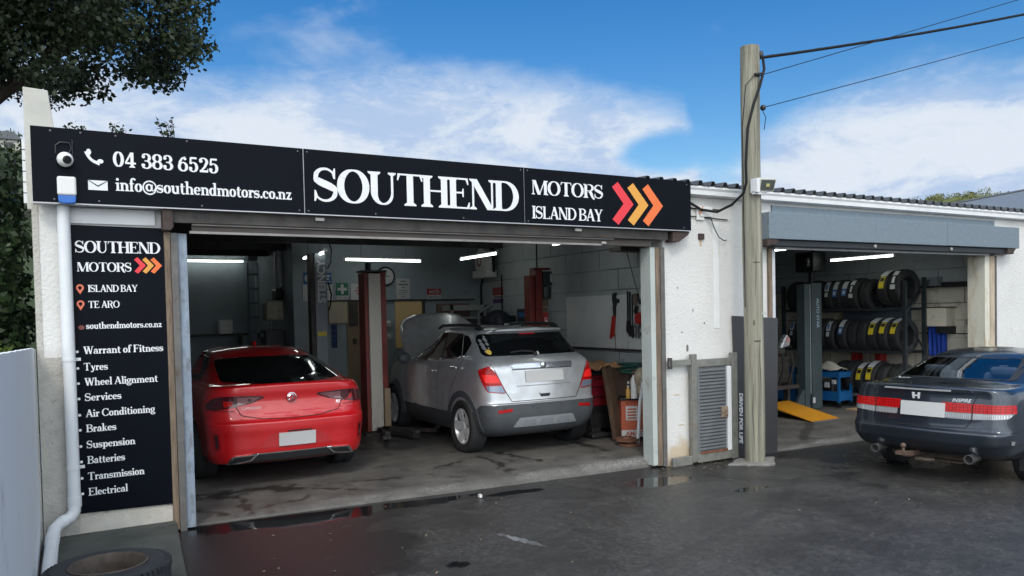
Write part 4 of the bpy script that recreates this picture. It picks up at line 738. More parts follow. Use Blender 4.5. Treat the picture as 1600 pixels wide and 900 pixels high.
def car_body(levels, wheels, rw, clad=0, sub=4):
    A_ = np.array([[*l] for l in levels], float); k = np.arange(len(A_)); q = np.linspace(0, len(A_) - 1, (len(A_) - 1) * sub + 1); P = np.stack([pchip(k, A_[:, j], q) for j in range(A_.shape[1])], 1)
    v = []; f = []; mi = []; half = None
    for row in P:
        o = outline(*row); half = len(o); v += o + [(-u, vv, z) for u, vv, z in o[-2:0:-1]]
    n = 2 * half - 2; m = len(P)
    for i in range(m - 1):
        for j in range(n): f.append((i * n + j, i * n + (j + 1) % n, (i + 1) * n + (j + 1) % n, (i + 1) * n + j)); mi.append(1 if i < clad * sub else 0)
    f += [list(range(n - 1, -1, -1)), list(range((m - 1) * n, m * n))]; mi += [1 if clad else 0, 0]
    me = bpy.data.meshes.new('body'); me.from_pydata(v, [], f)
    for i in range(3): me.materials.append(None)
    me.polygons.foreach_set('material_index', mi); bm = bmesh.new(); bm.from_mesh(me); bmesh.ops.recalc_face_normals(bm, faces=bm.faces); bm.to_mesh(me); bm.free(); o = bpy.data.objects.new('body', me); COL.objects.link(o)
    cut = []; mb = MB()
    for k_, (u, vv, zc) in enumerate(wheels):
        sg = 1 if u > 0 else -1; mb.lathe([(.001, -.16), (rw + .0006 * k_, -.16), (rw + .0006 * k_, .30), (.001, .30)], 44, Matrix.Translation((u, vv, zc)) @ Matrix.Rotation(R(90 * sg), 4, 'Y') @ Matrix.Rotation(.017 + .013 * k_, 4, 'Z'))
    c = mb.build('cut', well_m); cut.append(c); md = o.modifiers.new('b', 'BOOLEAN'); md.operation = 'DIFFERENCE'; md.solver = 'EXACT'; md.object = c
    me2 = bpy.data.meshes.new_from_object(o.evaluated_get(bpy.context.evaluated_depsgraph_get()))
    bpy.data.objects.remove(o)
    for c in cut: bpy.data.objects.remove(c)
    bm = bmesh.new(); bm.from_mesh(me2)
    # both flanks from the left half, so that they are exactly alike
    bmesh.ops.bisect_plane(bm, geom=bm.verts[:] + bm.edges[:] + bm.faces[:], dist=1e-5, plane_co=(0, 0, 0), plane_no=(1, 0, 0), clear_outer=True)
    du = bmesh.ops.duplicate(bm, geom=bm.verts[:] + bm.edges[:] + bm.faces[:])['geom']
    for v_ in du:
        if isinstance(v_, bmesh.types.BMVert): v_.co.x = -v_.co.x
    bmesh.ops.reverse_faces(bm, faces=[q for q in du if isinstance(q, bmesh.types.BMFace)]); bmesh.ops.remove_doubles(bm, verts=bm.verts, dist=1e-4); bmesh.ops.recalc_face_normals(bm, faces=bm.faces)
    for fc_ in bm.faces:
        c = fc_.calc_center_median()
        if fc_.material_index > 2: fc_.material_index = 2
        for (u, vv, zc) in wheels:
            if math.hypot(c.y - vv, c.z - zc) < rw + .004 and abs(abs(c.x) - abs(u)) < .31 and (abs(math.hypot(c.y - vv, c.z - zc) - rw) < .006 or abs(abs(c.x) - (abs(u) - .16)) < .01): fc_.material_index = 2
    return bm
def inside(p, poly):
    c = False; n = len(poly)
    for i in range(n):
        (x1, y1), (x2, y2) = poly[i], poly[i - 1]
        if (y1 > p[1]) != (y2 > p[1]) and p[0] < (x2 - x1) * (p[1] - y1) / (y2 - y1) + x1: c = not c
    return c
def rounded(poly, r, n=5):
    out = []; m = len(poly)
    for i in range(m):
        p, a, b_ = Vector(poly[i]), Vector(poly[i - 1]), Vector(poly[(i + 1) % m]); d1 = (a - p); d2 = (b_ - p); rr = min(r, d1.length * .45, d2.length * .45); s_, e = p + d1.normalized() * rr, p + d2.normalized() * rr
        for k in range(n + 1): u = k / n; out.append(tuple((1 - u) ** 2 * s_ + 2 * u * (1 - u) * p + u * u * e))
    return out
class Car:
    def __init__(s, name, loc, yaw, label, cat, bm, mats):
        s.root = thing(name, loc, label, cat, rotz=R(-yaw)); ORG[s.root] = Vector(); s.bvh = BVHTree.FromBMesh(bm); s.bm = bm; s.mats = mats
    def body(s):
        for idx, nm, q_ in [(0, 'body', None), (1, 'lower_cladding', None)] + [(2, 'wheel_well', (a, c)) for a in (-1, 1) for c in (-1, 1)]:
            b = s.bm.copy(); bmesh.ops.delete(b, geom=[f for f in b.faces if f.material_index != idx or (q_ and ((f.calc_center_median().x > 0) != (q_[0] > 0) or (f.calc_center_median().y > 2.2) != (q_[1] > 0)))], context='FACES')
            if not b.faces: b.free(); continue
            me = bpy.data.meshes.new(nm); b.to_mesh(me); b.free(); me.materials.clear(); me.materials.append(s.mats[idx]); me.polygons.foreach_set('material_index', [0] * len(me.polygons)); me.shade_smooth(); me.set_sharp_from_angle(angle=R(35))
            o = link(bpy.data.objects.new(nm, me), s.root)
            if idx == 0: s.bodyo = o
    def cut(s, poly, ang=0, test=None):
        rt = Vector((math.cos(R(ang)), -math.sin(R(ang)), 0)); dr = Vector((math.sin(R(ang)), math.cos(R(ang)), 0)); kill = []
        for f in s.bm.faces:
            c = f.calc_center_median()
            if f.normal.dot(dr) < -.05 and inside((c.dot(rt), c.z), poly) and (test is None or test(c)): kill.append(f)
        bmesh.ops.delete(s.bm, geom=kill, context='FACES')
    def patch(s, name, poly, m, ang=0, off=.004, r=.015, parent=None, step=.05, wrap=None, top=False, skirt=True):
        poly = rounded(poly, r) if r else list(poly); pts = []
        for i in range(len(poly)):
            a, b_ = Vector(poly[i]), Vector(poly[(i + 1) % len(poly)]); k = max(1, int((b_ - a).length / step)); pts += [tuple(a.lerp(b_, j / k)) for j in range(k)]
        nb = len(pts); edges = [(i, (i + 1) % nb) for i in range(nb)]; xs_ = [p[0] for p in pts]; zs_ = [p[1] for p in pts]
        for x in np.arange(min(xs_) + step / 2, max(xs_), step):
            for z in np.arange(min(zs_) + step / 2, max(zs_), step):
                if inside((x, z), pts) and min((x - p[0]) ** 2 + (z - p[1]) ** 2 for p in pts) > (step * .4) ** 2: pts.append((x, z))
        V2, E2, F2, *_ = geometry.delaunay_2d_cdt([Vector(p) for p in pts], edges, [list(range(nb))], 1, 1e-6)
        if top: rt, up, dr = Vector((1, 0, 0)), Vector((0, 1, 0)), Vector((0, 0, -1))
        else: rt = Vector((math.cos(R(ang)), -math.sin(R(ang)), 0)); up = Vector((0, 0, 1)); dr = Vector((math.sin(R(ang)), math.cos(R(ang)), 0))
        out = []; last = None
        DR = []; dr0 = dr
        for p in V2:
            o = rt * p.x + up * p.y - dr0 * 9; dr = dr0
            if wrap and abs(p.x) > wrap[0]:                  # carry the shape round the corner instead of smearing it along the flank
                sg = 1 if p.x > 0 else -1; ph = (abs(p.x) - wrap[0]) / wrap[1]; dr = Vector((-sg * math.sin(ph), math.cos(ph), 0)); o = Vector((sg * wrap[0], wrap[2], p.y)) - dr * 9
            DR.append(dr)
            h, n, *_ = s.bvh.ray_cast(o, dr)
            if h is None:
                h, n, *_ = s.bvh.find_nearest(o + dr * (9 + (last if last is not None else 0)))
            else: last = (h - o).length - 9
            if n.dot(dr) > 0: n = -n
            out.append(h + n * off)
        mb = MB(); mb.v = [tuple(p) for p in out]; mb.f = [list(f) for f in F2]
        if skirt:
            ec = {}
            for f in F2:
                for i in range(len(f)): e = (f[i - 1], f[i]); ec[tuple(sorted(e))] = ec.get(tuple(sorted(e)), []) + [e]
            bd = [e[0] for e in ec.values() if len(e) == 1]; nid = {}
            for a, b_ in bd:
                for i in (a, b_):
                    if i not in nid: nid[i] = len(mb.v); mb.v.append(tuple(Vector(mb.v[i]) + DR[i] * (off + .012)))
                mb.f.append([b_, a, nid[a], nid[b_]])
        return mb.build(name, m, parent or s.root, smooth=True, local=True, ang=30)
    def line(s, name, pts, w, m, ang=0, off=.0015, parent=None, top=False):
        P = [Vector(p) for p in pts]; Lf = []; Rt = []
        D2 = []
        for a, b_ in zip(P[:-1], P[1:]): k = max(1, int((b_ - a).length / .04)); D2 += [a.lerp(b_, j / k) for j in range(k)]
        D2.append(P[-1])
        for i, p in enumerate(D2):
            d_ = (D2[min(i + 1, len(D2) - 1)] - D2[max(i - 1, 0)]).normalized(); n = Vector((-d_.y, d_.x)); Lf.append(tuple(p + n * w / 2)); Rt.append(tuple(p - n * w / 2))
        return s.patch(name, Lf + Rt[::-1], m, ang, off, 0, parent, .04, top=top, skirt=False)
    def badge(s, txt, h, m, u, z, shear=0.):
        o = sans(txt, h, m, 'badge_text', s.root, Matrix.Translation((u, -1, z)) @ Matrix.Rotation(R(90), 4, 'X'), shear=shear)
        for v in o.data.vertices:
            hit, *_ = s.bvh.ray_cast(Vector((v.co.x, -5, v.co.z)), Vector((0, 1, 0)))
            if hit: v.co.y = hit.y - .004
        return o
    def wheel(s, pos, r, wid, style=5, rr=.66, dark=False):
        u, v, z = pos; sg = 1 if u > 0 else -1; M = Matrix.Translation(pos) @ Matrix.Rotation(R(90 * sg), 4, 'Y'); h = wid / 2; rim_r = r * rr
        mb = MB(); mb.lathe([(rim_r, -h * .8), (rim_r + .02, -h * .95), (r * .93, -h), (r * .985, -h * .86), (r, -h * .6), (r, -.012), (r * .985, -.008), (r * .985, .008), (r, .012), (r, h * .6), (r * .985, h * .86), (r * .93, h), (rim_r + .02, h * .95), (rim_r, h * .8)], 48, M)
        w = mb.build('wheel', tyre_m, s.root, True, local=True)
        mb = MB(); mb.lathe([(rim_r + .004, h * .82), (rim_r - .012, h * .86), (rim_r - .03, h * .55), (rim_r - .04, -h * .6), (.08, -h * .5), (.001, -h * .45)], 40, M); mb.build('rim_barrel', alloy if not dark else blk_plastic, w, True, local=True)
        mb = MB()
        for k in range(style):
            a = 2 * math.pi * k / style + .31
            ca, sa = math.cos(a), math.sin(a)
            def T2(x, y, zz): return (x * ca - y * sa, x * sa + y * ca, zz)
            w0, w1 = .045 * 5 / style, .062 * 5 / style
            vv = [T2(.03, -w0, h * .62), T2(.03, w0, h * .62), T2(rim_r - .008, w1, h * .86), T2(rim_r - .008, -w1, h * .86), T2(.03, -w0 * .8, h * .35), T2(.03, w0 * .8, h * .35), T2(rim_r - .01, w1 * .8, h * .45), T2(rim_r - .01, -w1 * .8, h * .45)]
            mb.add(vv, [(0, 1, 2, 3), (7, 6, 5, 4), (0, 4, 5, 1), (1, 5, 6, 2), (2, 6, 7, 3), (3, 7, 4, 0)], M)
        mb.lathe([(.001, h * .72), (.05, h * .70), (.065, h * .55), (.065, h * .3)], 20, M); mb.build('rim', alloy, w, True, local=True, ang=25)
        return w
def arc_strip(car, v, z, r, w, thick, u0, side, m, a0=-10, a1=190, name='arch_trim', zmin=None):
    """flat moulding round a wheel arch, standing proud of the flank"""
    mb = MB(); n = 30; rows = []
    for i in range(n + 1):
        a = R(a0 + (a1 - a0) * i / n); row = []
        for rad in (r, r + w):
            vv, zc = v + rad * math.cos(a), z + rad * math.sin(a); h, nn, *_ = car.bvh.ray_cast(Vector((side * 9, vv, zc)), Vector((-side, 0, 0)))
            uu = abs(h.x) if h is not None and abs(h.x) > u0 - .12 else u0
            row.append((uu, vv, zc))
        uo = max(row[0][0], row[1][0]); rows.append([(side * (uo - .05), row[0][1], row[0][2]), (side * (uo + thick), row[0][1], row[0][2]), (side * (row[1][0] + thick), row[1][1], row[1][2]), (side * (row[1][0] - .03), row[1][1], row[1][2])])
    vv = [p for rw in rows for p in rw]; mb.add(vv, [(i * 4 + k, i * 4 + (k + 1) % 4, (i + 1) * 4 + (k + 1) % 4, (i + 1) * 4 + k) for i in range(n) for k in range(4)] + [(0, 1, 2, 3), (n * 4 + 3, n * 4 + 2, n * 4 + 1, n * 4)])
    return mb.build(name, m, car.root, True, local=True)
mir = lambda poly: [(-a, b_) for a, b_ in poly]

# ---- silver small SUV
#        z     vr    w    rc   rl   bow  tp   vf    cr   dz
LV = [(.22, .26, .74, .30, .30, .05, .04, 3.95, 0, 0), (.28, .10, .79, .30, .30, .06, .04, 4.05, 0, 0), (.38, .03, .83, .28, .28, .06, .04, 4.12, 0, 0), (.52, .00, .845, .26, .26, .06, .04, 4.16, 0, -.04), (.632, .00, .845, .26, .26, .06, .04, 4.17, 0, -.16),
      (.652, .035, .845, .26, .26, .06, .03, 4.17, 0, -.16), (.78, .052, .848, .24, .26, .06, .03, 4.15, 0, -.10), (.93, .07, .845, .22, .27, .06, .03, 4.08, 0, -.03), (1.05, .085, .835, .22, .28, .06, .03, 3.75, 0, 0), (1.12, .115, .82, .22, .28, .07, .03, 3.1, .0, 0),
      (1.17, .19, .80, .20, .30, .08, .03, 2.95, 0, 0), (1.21, .28, .775, .18, .32, .08, .03, 2.85, 0, 0), (1.34, .38, .715, .16, .32, .08, .03, 2.6, .0, 0), (1.472, .48, .65, .15, .32, .08, .03, 2.36, .005, 0), (1.496, .455, .635, .16, .30, .08, .03, 2.30, .008, 0),
      (1.520, .44, .61, .18, .30, .09, .03, 2.22, .012, 0), (1.54, .53, .56, .2, .3, .1, .02, 2.1, .014, 0), (1.553, .85, .46, .22, .3, .1, .02, 1.9, .016, 0), (1.56, 1.2, .22, .1, .1, .02, .01, 1.6, .012, 0)]
WH = [(-.745, .70, .325), (.745, .70, .325), (-.745, 3.16, .325), (.745, 3.16, .325)]
T = Car('silver_suv', (5.09, 8.05, .06), 1.0, 'silver compact SUV with raised bonnet and black lower bumper, parked in the first bay', 'car', car_body(LV, WH, .385, clad=4), (silver_paint, grey_plastic, well_m)); T.body()
for p in WH: T.wheel(p, .335, .22)
for sd in (-1, 1):
    for v in (.70, 3.16): arc_strip(T, v, .325, .372, .075, .012, .84, sd, grey_plastic, -4, 184)
RG = [(-.69, 1.205), (.69, 1.205), (.645, 1.40), (.60, 1.480), (-.60, 1.480), (-.645, 1.40)]
g = T.patch('rear_window', RG, dark_glass, 0, .004, .06)
T.patch('sticker', [(-.60 + .032 * math.cos(a), 1.255 + .032 * math.sin(a)) for a in np.linspace(0, 2 * math.pi, 16, endpoint=False)], mat('yellow sticker', (.75, .50, .08), .5), 0, .007, 0, g, .02, skirt=False)
mb = MB(); mb.tube([(.0, .26, 1.225), (-.05, .27, 1.25), (-.18, .30, 1.262), (-.33, .31, 1.245)], .011, 6); mb.sphere((0, .265, 1.22), .03, 8); mb.build('wiper', blk_plastic, g, True, local=True)
T.patch('brake_lamp', [(-.11, 1.458), (.11, 1.458), (.11, 1.478), (-.11, 1.478)], lamp_red, 0, .010, .005)
mb = MB(); mb.prism([(-.50, 1.508), (.50, 1.508), (.46, 1.526), (-.46, 1.526)], .40, .50); mb.build('spoiler', silver_paint, T.root, local=True, bevel=.006)
for sd in (-1, 1):
    lp = [(-.955, 1.05), (-.75, 1.095), (-.66, 1.02), (-.60, .93), (-.535, .765), (-.775, .79), (-.86, .91)]
    LPp = lp if sd < 0 else mir(lp); la = T.patch('tail_lamp', LPp, lamp_red, 0, .012, .02, wrap=(.6, .30, .36))
    lo = [(-.80, .862), (-.585, .862), (-.545, .775), (-.765, .798)]; T.patch('reverse_lens', lo if sd < 0 else mir(lo), lamp_blue, 0, .0145, .01, la, .03, wrap=(.6, .30, .36))
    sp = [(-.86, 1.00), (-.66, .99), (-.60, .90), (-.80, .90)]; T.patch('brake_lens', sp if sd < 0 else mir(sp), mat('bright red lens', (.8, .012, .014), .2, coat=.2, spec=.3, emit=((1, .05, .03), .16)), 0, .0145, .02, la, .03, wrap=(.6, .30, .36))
    # windows of the flank
    for nm, pg in (('window', [(2.58, 1.085), (1.76, 1.485), (1.47, 1.492), (1.385, 1.15)]), ('window', [(1.43, 1.492), (1.02, 1.478), (.825, 1.19), (1.345, 1.155)]), ('window', [(.985, 1.465), (.85, 1.445), (.69, 1.36), (.755, 1.205), (.795, 1.202)])):
        T.patch(nm, [(-v if sd < 0 else v, z) for v, z in pg], dark_glass, 90 * -sd, .004, .025)
    fl = lambda P_: [(-v if sd < 0 else v, z) for v, z in P_]
    T.line('window_trim', fl([(2.60, 1.075), (1.385, 1.14), (.76, 1.19), (.70, 1.22)]), .018, chrome if sd < 0 else blk_plastic, 90 * -sd, .004)
    T.line('window_trim', fl([(1.455, 1.48), (1.365, 1.165)]), .045, blk_plastic, 90 * -sd, .0045)
    T.line('panel_gap', fl([(1.37, 1.14), (1.43, .95), (1.45, .45)]), .008, gap_m, 90 * -sd); T.line('panel_gap', fl([(2.55, 1.06), (2.62, .9), (2.62, .42)]), .008, gap_m, 90 * -sd); T.line('panel_gap', fl([(.70, 1.20), (.82, 1.0), (1.0, .80), (1.10, .62)]), .008, gap_m, 90 * -sd)
    for v, z in ((1.62, .985), (.86, 1.06)):
        mb = MB(); mb.box(sd * .845, sd * .875, v - .085, v + .085, z - .014, z + .014); mb.build('door_handle', chrome, T.root, local=True, bevel=.008)
    mb = MB(); mb.sphere((sd * .985, 2.27, 1.13), .095, 10, (1.05, .65, .85)); mb.box(sd * .80, sd * .95, 2.27, 2.33, 1.07, 1.10); mb.build('mirror', grey_plastic, T.root, True, local=True)
    mb = MB(); mb.tube([(sd * .555, .62, 1.535), (sd * .56, .72, 1.575), (sd * .56, 1.2, 1.592), (sd * .555, 1.85, 1.580), (sd * .545, 2.0, 1.54)], [.02, .022, .02, .022, .018], 8); mb.box(sd * .55, sd * .575, .64, .80, 1.52, 1.57); mb.build('roof_rail', blk_plastic, T.root, True, local=True)
rc_ = T.patch('number_panel', [(-.43, 1.05), (.43, 1.05), (.37, .845), (-.37, .845)], silver_paint, 0, .002, .02, skirt=False)
T.patch('number_plate', [(-.255, 1.022), (.285, 1.022), (.285, .885), (-.255, .885)], plate_m, 0, .016, .004)
T.patch('chrome_bar', [(-.44, 1.108), (.44, 1.108), (.42, 1.056), (-.42, 1.056)], mat('brushed bar', (.62, .65, .72), .22, .9), 0, .018, .008)
mb = MB(); mb.lathe([(.001, .006), (.026, .006), (.036, .0)], 20, Matrix.Translation((0, .064, 1.085)) @ Matrix.Rotation(R(90), 4, 'X')); mb.build('badge', chrome, T.root, True, local=True)
T.line('panel_gap', [(-.43, 1.045), (.43, 1.045)], .010, gap_m, 0, .004); T.line('crease', [(-.38, .845), (.38, .845)], .008, mat('soft crease', (.2, .21, .22), .5), 0, .0035); T.line('panel_gap', [(-.72, 1.19), (-.60, .93), (-.53, .78), (-.46, .665), (.46, .665), (.53, .78), (.60, .93), (.72, 1.19)], .009, gap_m)
T.patch('boot_handle', [(-.085, .752), (.085, .752), (.06, .70), (-.06, .70)], blk_plastic, 0, .003, .012); T.patch('handle_bar', [(-.085, .760), (.085, .760), (.08, .738), (-.08, .738)], silver_paint, 0, .012, .005)
for sd in (-1, 1): rf_ = [(-.665, .572), (-.475, .585), (-.475, .548), (-.655, .535)]; T.patch('reflector', rf_ if sd < 0 else mir(rf_), lamp_red, 0, .006, .01)
sk = T.patch('skid_plate', [(-.455, .355), (-.375, .468), (.375, .468), (.455, .355)], mat('silver plastic', (.36, .38, .40), .4, .4), 0, .012, .02)
for u in (-.24, .0, .24): T.patch('recess', [(u - .095, .375), (u - .075, .445), (u + .075, .445), (u + .095, .375)], mat('grey recess', (.22, .23, .25), .5), 0, .015, .01, sk)
mb = MB()
for u in (-.58, -.2, .2, .58): h, *_ = T.bvh.ray_cast(Vector((u, -5, .60)), Vector((0, 1, 0))); mb.sphere(h, .014, 6)
mb.build('parking_sensor', grey_plastic, T.root, True, local=True)
mb = MB(); mb.tube([(.04, .62, 1.555), (.04, .63, 1.575)], .025, 10); mb.tube([(.04, .63, 1.57), (.04, .45, 1.73)], .004, 5); mb.build('aerial', blk_plastic, T.root, True, local=True)
T.badge('TRAX', .05, MATS['chrome'], -.45, .765)
# raised bonnet: a crowned panel hinged at the windscreen
mb = MB(); nu, nv = 16, 10; hv = []
for j in range(nv + 1):
    for i in range(nu + 1):
        a = i / nu * 2 - 1; b_ = j / nv; wd = .68 - .03 * b_ - .12 * b_ ** 6; L_ = .95 * b_; hv.append((a * wd, 2.98 + L_ * .50 - .05 * (1 - a * a) - .03 * abs(a) ** 5 * 0, 1.06 + L_ * .74 + .05 * (1 - a * a) * b_ ** 3 - .05 * (abs(a) ** 8) - .05 * b_ ** 8))
mb.add(hv, [(j * (nu + 1) + i, j * (nu + 1) + i + 1, (j + 1) * (nu + 1) + i + 1, (j + 1) * (nu + 1) + i) for j in range(nv) for i in range(nu)]); bo = mb.build('bonnet', silver_paint, T.root, True, local=True, ang=60); sd_ = bo.modifiers.new('s', 'SOLIDIFY'); sd_.thickness = .03

# ---- red liftback
LV = [(.24, .24, .80, .34, .34, .08, .06, 4.55, 0, 0), (.268, .07, .84, .36, .34, .11, .06, 4.65, 0, 0), (.38, .03, .87, .38, .34, .12, .06, 4.72, 0, 0), (.52, .015, .88, .38, .36, .12, .06, 4.78, 0, 0), (.62, .0, .89, .38, .36, .12, .06, 4.78, 0, 0), (.67, .0, .89, .38, .36, .12, .06, 4.76, 0, 0),
      (.70, .03, .89, .38, .36, .12, .06, 4.75, 0, 0), (.80, .075, .888, .36, .38, .12, .05, 4.68, 0, 0), (.90, .09, .88, .36, .38, .12, .05, 4.45, 0, 0), (.98, .075, .865, .36, .40, .12, .06, 3.9, .008, 0), (1.02, .075, .84, .36, .42, .12, .06, 3.5, .02, 0), (1.038, .11, .815, .34, .44, .12, .05, 3.35, .024, 0),
      (1.055, .30, .79, .28, .5, .10, .05, 3.2, .022, 0), (1.14, .70, .735, .20, .55, .08, .04, 2.95, .02, 0), (1.24, 1.13, .665, .18, .6, .08, .04, 2.72, .02, 0), (1.30, 1.38, .62, .18, .6, .08, .04, 2.58, .022, 0), (1.345, 1.62, .565, .2, .5, .08, .03, 2.45, .025, 0), (1.37, 1.88, .47, .2, .4, .06, .02, 2.32, .028, 0), (1.38, 2.05, .25, .1, .1, .02, .01, 2.2, .025, 0)]
WH = [(-.76, 1.02, .325), (.76, 1.02, .325), (-.76, 3.75, .325), (.76, 3.75, .325)]
D = Car('red_liftback', (2.0, 8.07, .06), 1.0, 'glossy red liftback car with dark tail lamps and twin chrome exhausts, nearest the left jamb', 'car', car_body(LV, WH, .37), (red_paint, blk_plastic, well_m)); D.body()
for p in WH: D.wheel(p, .33, .23, 10)
D.patch('rear_window', [(-.635, 1.075), (-.3, 1.062), (.3, 1.062), (.635, 1.075), (.60, 1.20), (.56, 1.275), (.3, 1.292), (-.3, 1.292), (-.56, 1.275), (-.60, 1.20)], dark_glass, 0, .004, .04, step=.04)
for sd in (-1, 1):
    fl = lambda P_: [(-v if sd < 0 else v, z) for v, z in P_]
    D.patch('window', fl([(1.15, 1.075), (1.30, 1.18), (1.75, 1.29), (2.25, 1.31), (2.25, 1.06)]), dark_glass, 90 * -sd, .004, .04); D.patch('window', fl([(2.32, 1.31), (2.55, 1.29), (3.05, 1.06), (2.32, 1.06)]), dark_glass, 90 * -sd, .004, .03)
    D.line('window_trim', fl([(3.05, 1.05), (1.12, 1.06), (1.30, 1.195), (1.75, 1.31), (2.3, 1.335)]), .014, chrome, 90 * -sd, .004)
    lp = [(-.99, .865), (-.87, .925), (-.74, .955), (-.55, .957), (-.285, .945), (-.265, .928), (-.40, .872), (-.545, .845), (-.80, .815), (-.95, .825)]; lp = lp if sd < 0 else mir(lp)
    la = D.patch('tail_lamp', lp, lamp_dark, 0, .010, .015, wrap=(.52, .42, .46))
    ir = [(-.53, .94), (-.30, .932), (-.40, .882), (-.53, .858)]; D.patch('inner_lens', ir if sd < 0 else mir(ir), mat('rosy lens with reflection', (.22, .09, .10), .10, .3, coat=1), 0, .0125, .01, la, .03)  # inner lens colour lightened for the reflection on it
    ir = [(-.66, .905), (-.575, .90), (-.575, .85), (-.655, .845)]; D.patch('lamp_core', ir if sd < 0 else mir(ir), lamp_red, 0, .0125, .01, la, .03)
    sl = [(-.765, .60), (-.715, .59), (-.70, .42), (-.735, .405), (-.755, .43)]; sl = sl if sd < 0 else mir(sl); e_ = D.patch('bumper_vent', sl, mat('shaded red trim', (.30, .008, .01), .4), 0, .006, .01); s2 = [(-.748, .575), (-.725, .57), (-.715, .44), (-.74, .435)]; D.patch('reflector', s2 if sd < 0 else mir(s2), lamp_dark, 0, .009, .006, e_, .02)
    ex = [(-.655, .272), (-.60, .352), (-.345, .362), (-.42, .295)]; ex = ex if sd < 0 else mir(ex); x_ = D.patch('exhaust', ex, chrome, 0, .02, .015); e2 = [(-.615, .287), (-.575, .340), (-.385, .348), (-.44, .303)]; D.patch('exhaust_mouth', e2 if sd < 0 else mir(e2), gap_m, 0, .0225, .012, x_, .03, skirt=False)
D.patch('diffuser', [(-.60, .262), (-.40, .365), (.40, .365), (.60, .262)], blk_plastic, 0, .006, .02); D.line('diffuser_edge', [(-.36, .36), (.40, .362)], .012, chrome, 0, .010)
D.patch('plate_recess', [(-.35, .415), (-.21, .565), (-.15, .578), (.22, .578), (.28, .565), (.41, .415)], mat('recess red with reflection', (.58, .02, .025), .2, .35, coat=1), 0, .003, .03, skirt=False)  # plate recess: reflected light put in as a lighter red
D.patch('number_plate', [(-.15, .562), (.225, .562), (.225, .425), (-.15, .425)], plate_m, 0, .02, .004); D.line('plate_lamp', [(-.06, .575), (.19, .575)], .014, blk_plastic, 0, .01)
D.line('panel_gap', [(-.60, .905), (-.545, .845), (-.50, .755), (-.30, .712), (0, .70), (.30, .712), (.50, .755), (.545, .845), (.60, .905)], .008, gap_m); D.line('panel_gap', [(-.74, .808), (-.56, .80)], .007, gap_m); D.line('panel_gap', [(.56, .80), (.74, .808)], .007, gap_m)
mb = MB(); Mq = Matrix.Translation((.0, .066, .915)) @ Matrix.Rotation(R(90), 4, 'X'); mb.lathe([(.040, .0), (.044, .014), (.049, .012), (.052, .0)], 28, Mq); eb = mb.build('emblem', chrome, D.root, True, local=True)
mb = MB(); mb.lathe([(.001, .008), (.040, .008)], 24, Mq); mb.build('emblem_disc', mat('emblem red', (.45, .03, .03), .2), eb, local=True)
mb = MB()
for pts, r_ in (([(-.03, .92), (-.01, .945), (.015, .94), (.02, .92), (.0, .90), (.02, .885)], .008), ([(-.02, .90), (-.03, .885)], .006)): mb.tube([(a, .055, z) for a, z in pts], r_, 6)
mb.build('emblem_lion', chrome, eb, True, local=True)
tool_c = mat('muted badge', (.45, .38, .38), .3, .6); D.badge('RS', .045, chrome, .50, .815, .2); D.badge('COMMODORE', .030, tool_c, -.40, .814)
mb = MB(); mb.prism([(1.95, 1.39), (2.15, 1.40), (2.10, 1.43), (2.02, 1.455), (2.0, 1.455)], -.015, .015, 'x'); mb.build('aerial', red_paint, D.root, local=True, bevel=.006)

# ---- dark blue grey saloon
LV = [(.25, .46, .74, .30, .30, .05, .05, 4.35, 0, 0), (.29, .26, .78, .28, .30, .07, .05, 4.45, 0, 0), (.365, .085, .82, .26, .30, .08, .05, 4.5, 0, 0), (.43, .03, .84, .24, .30, .09, .05, 4.52, 0, 0), (.47, .008, .85, .24, .30, .09, .04, 4.55, 0, 0), (.565, .0, .855, .24, .30, .09, .04, 4.55, 0, 0), (.585, .012, .855, .24, .30, .09, .04, 4.54, 0, 0), (.60, .055, .855, .22, .30, .09, .03, 4.53, 0, 0),
      (.74, .075, .855, .20, .32, .10, .03, 4.45, 0, 0), (.86, .09, .848, .20, .32, .10, .03, 4.2, 0, 0), (.95, .10, .835, .20, .32, .10, .03, 3.75, .006, 0), (1.002, .095, .812, .20, .34, .10, .04, 3.35, .016, 0), (1.014, .13, .795, .20, .36, .10, .04, 3.2, .020, 0), (1.03, .62, .76, .22, .4, .06, .03, 3.08, .02, 0), (1.045, .72, .745, .2, .4, .06, .03, 3.02, .018, 0),
      (1.12, .98, .70, .18, .45, .06, .03, 2.85, .018, 0), (1.24, 1.40, .62, .16, .5, .06, .03, 2.55, .02, 0), (1.29, 1.60, .575, .16, .5, .06, .03, 2.42, .022, 0), (1.32, 1.85, .51, .18, .4, .06, .02, 2.28, .026, 0), (1.335, 2.0, .40, .18, .3, .05, .02, 2.15, .03, 0), (1.34, 2.06, .22, .1, .1, .02, .01, 2.1, .028, 0)]
WH = [(-.72, 1.03, .29), (.72, 1.03, .29), (-.72, 3.55, .29), (.72, 3.55, .29)]
H = Car('dark_saloon', (7.76, 4.97, -.105), 82.7, 'dark blue grey saloon with a tow ball, parked before the second bay', 'car', car_body(LV, WH, .34), (blue_paint, blk_plastic, well_m))
rg = [(-.625, 1.062), (.625, 1.062), (.60, 1.14), (.535, 1.265), (-.535, 1.265), (-.60, 1.14)]
sw1 = [(1.25, 1.075), (1.40, 1.17), (1.62, 1.255), (1.95, 1.285), (1.95, 1.06)]; sw2 = [(2.02, 1.285), (2.28, 1.275), (2.80, 1.06), (2.02, 1.055)]
fwp = [(-.60, 1.06), (.60, 1.06), (.50, 1.27), (-.50, 1.27)]
shr = lambda P_, k: [tuple(Vector(p) + (Vector((sum(q[0] for q in P_) / len(P_), sum(q[1] for q in P_) / len(P_))) - Vector(p)).normalized() * k) for p in P_]
H.cut(shr(rg, .035), 0, lambda c: .6 < c.y < 1.9 and c.z > 1.045)
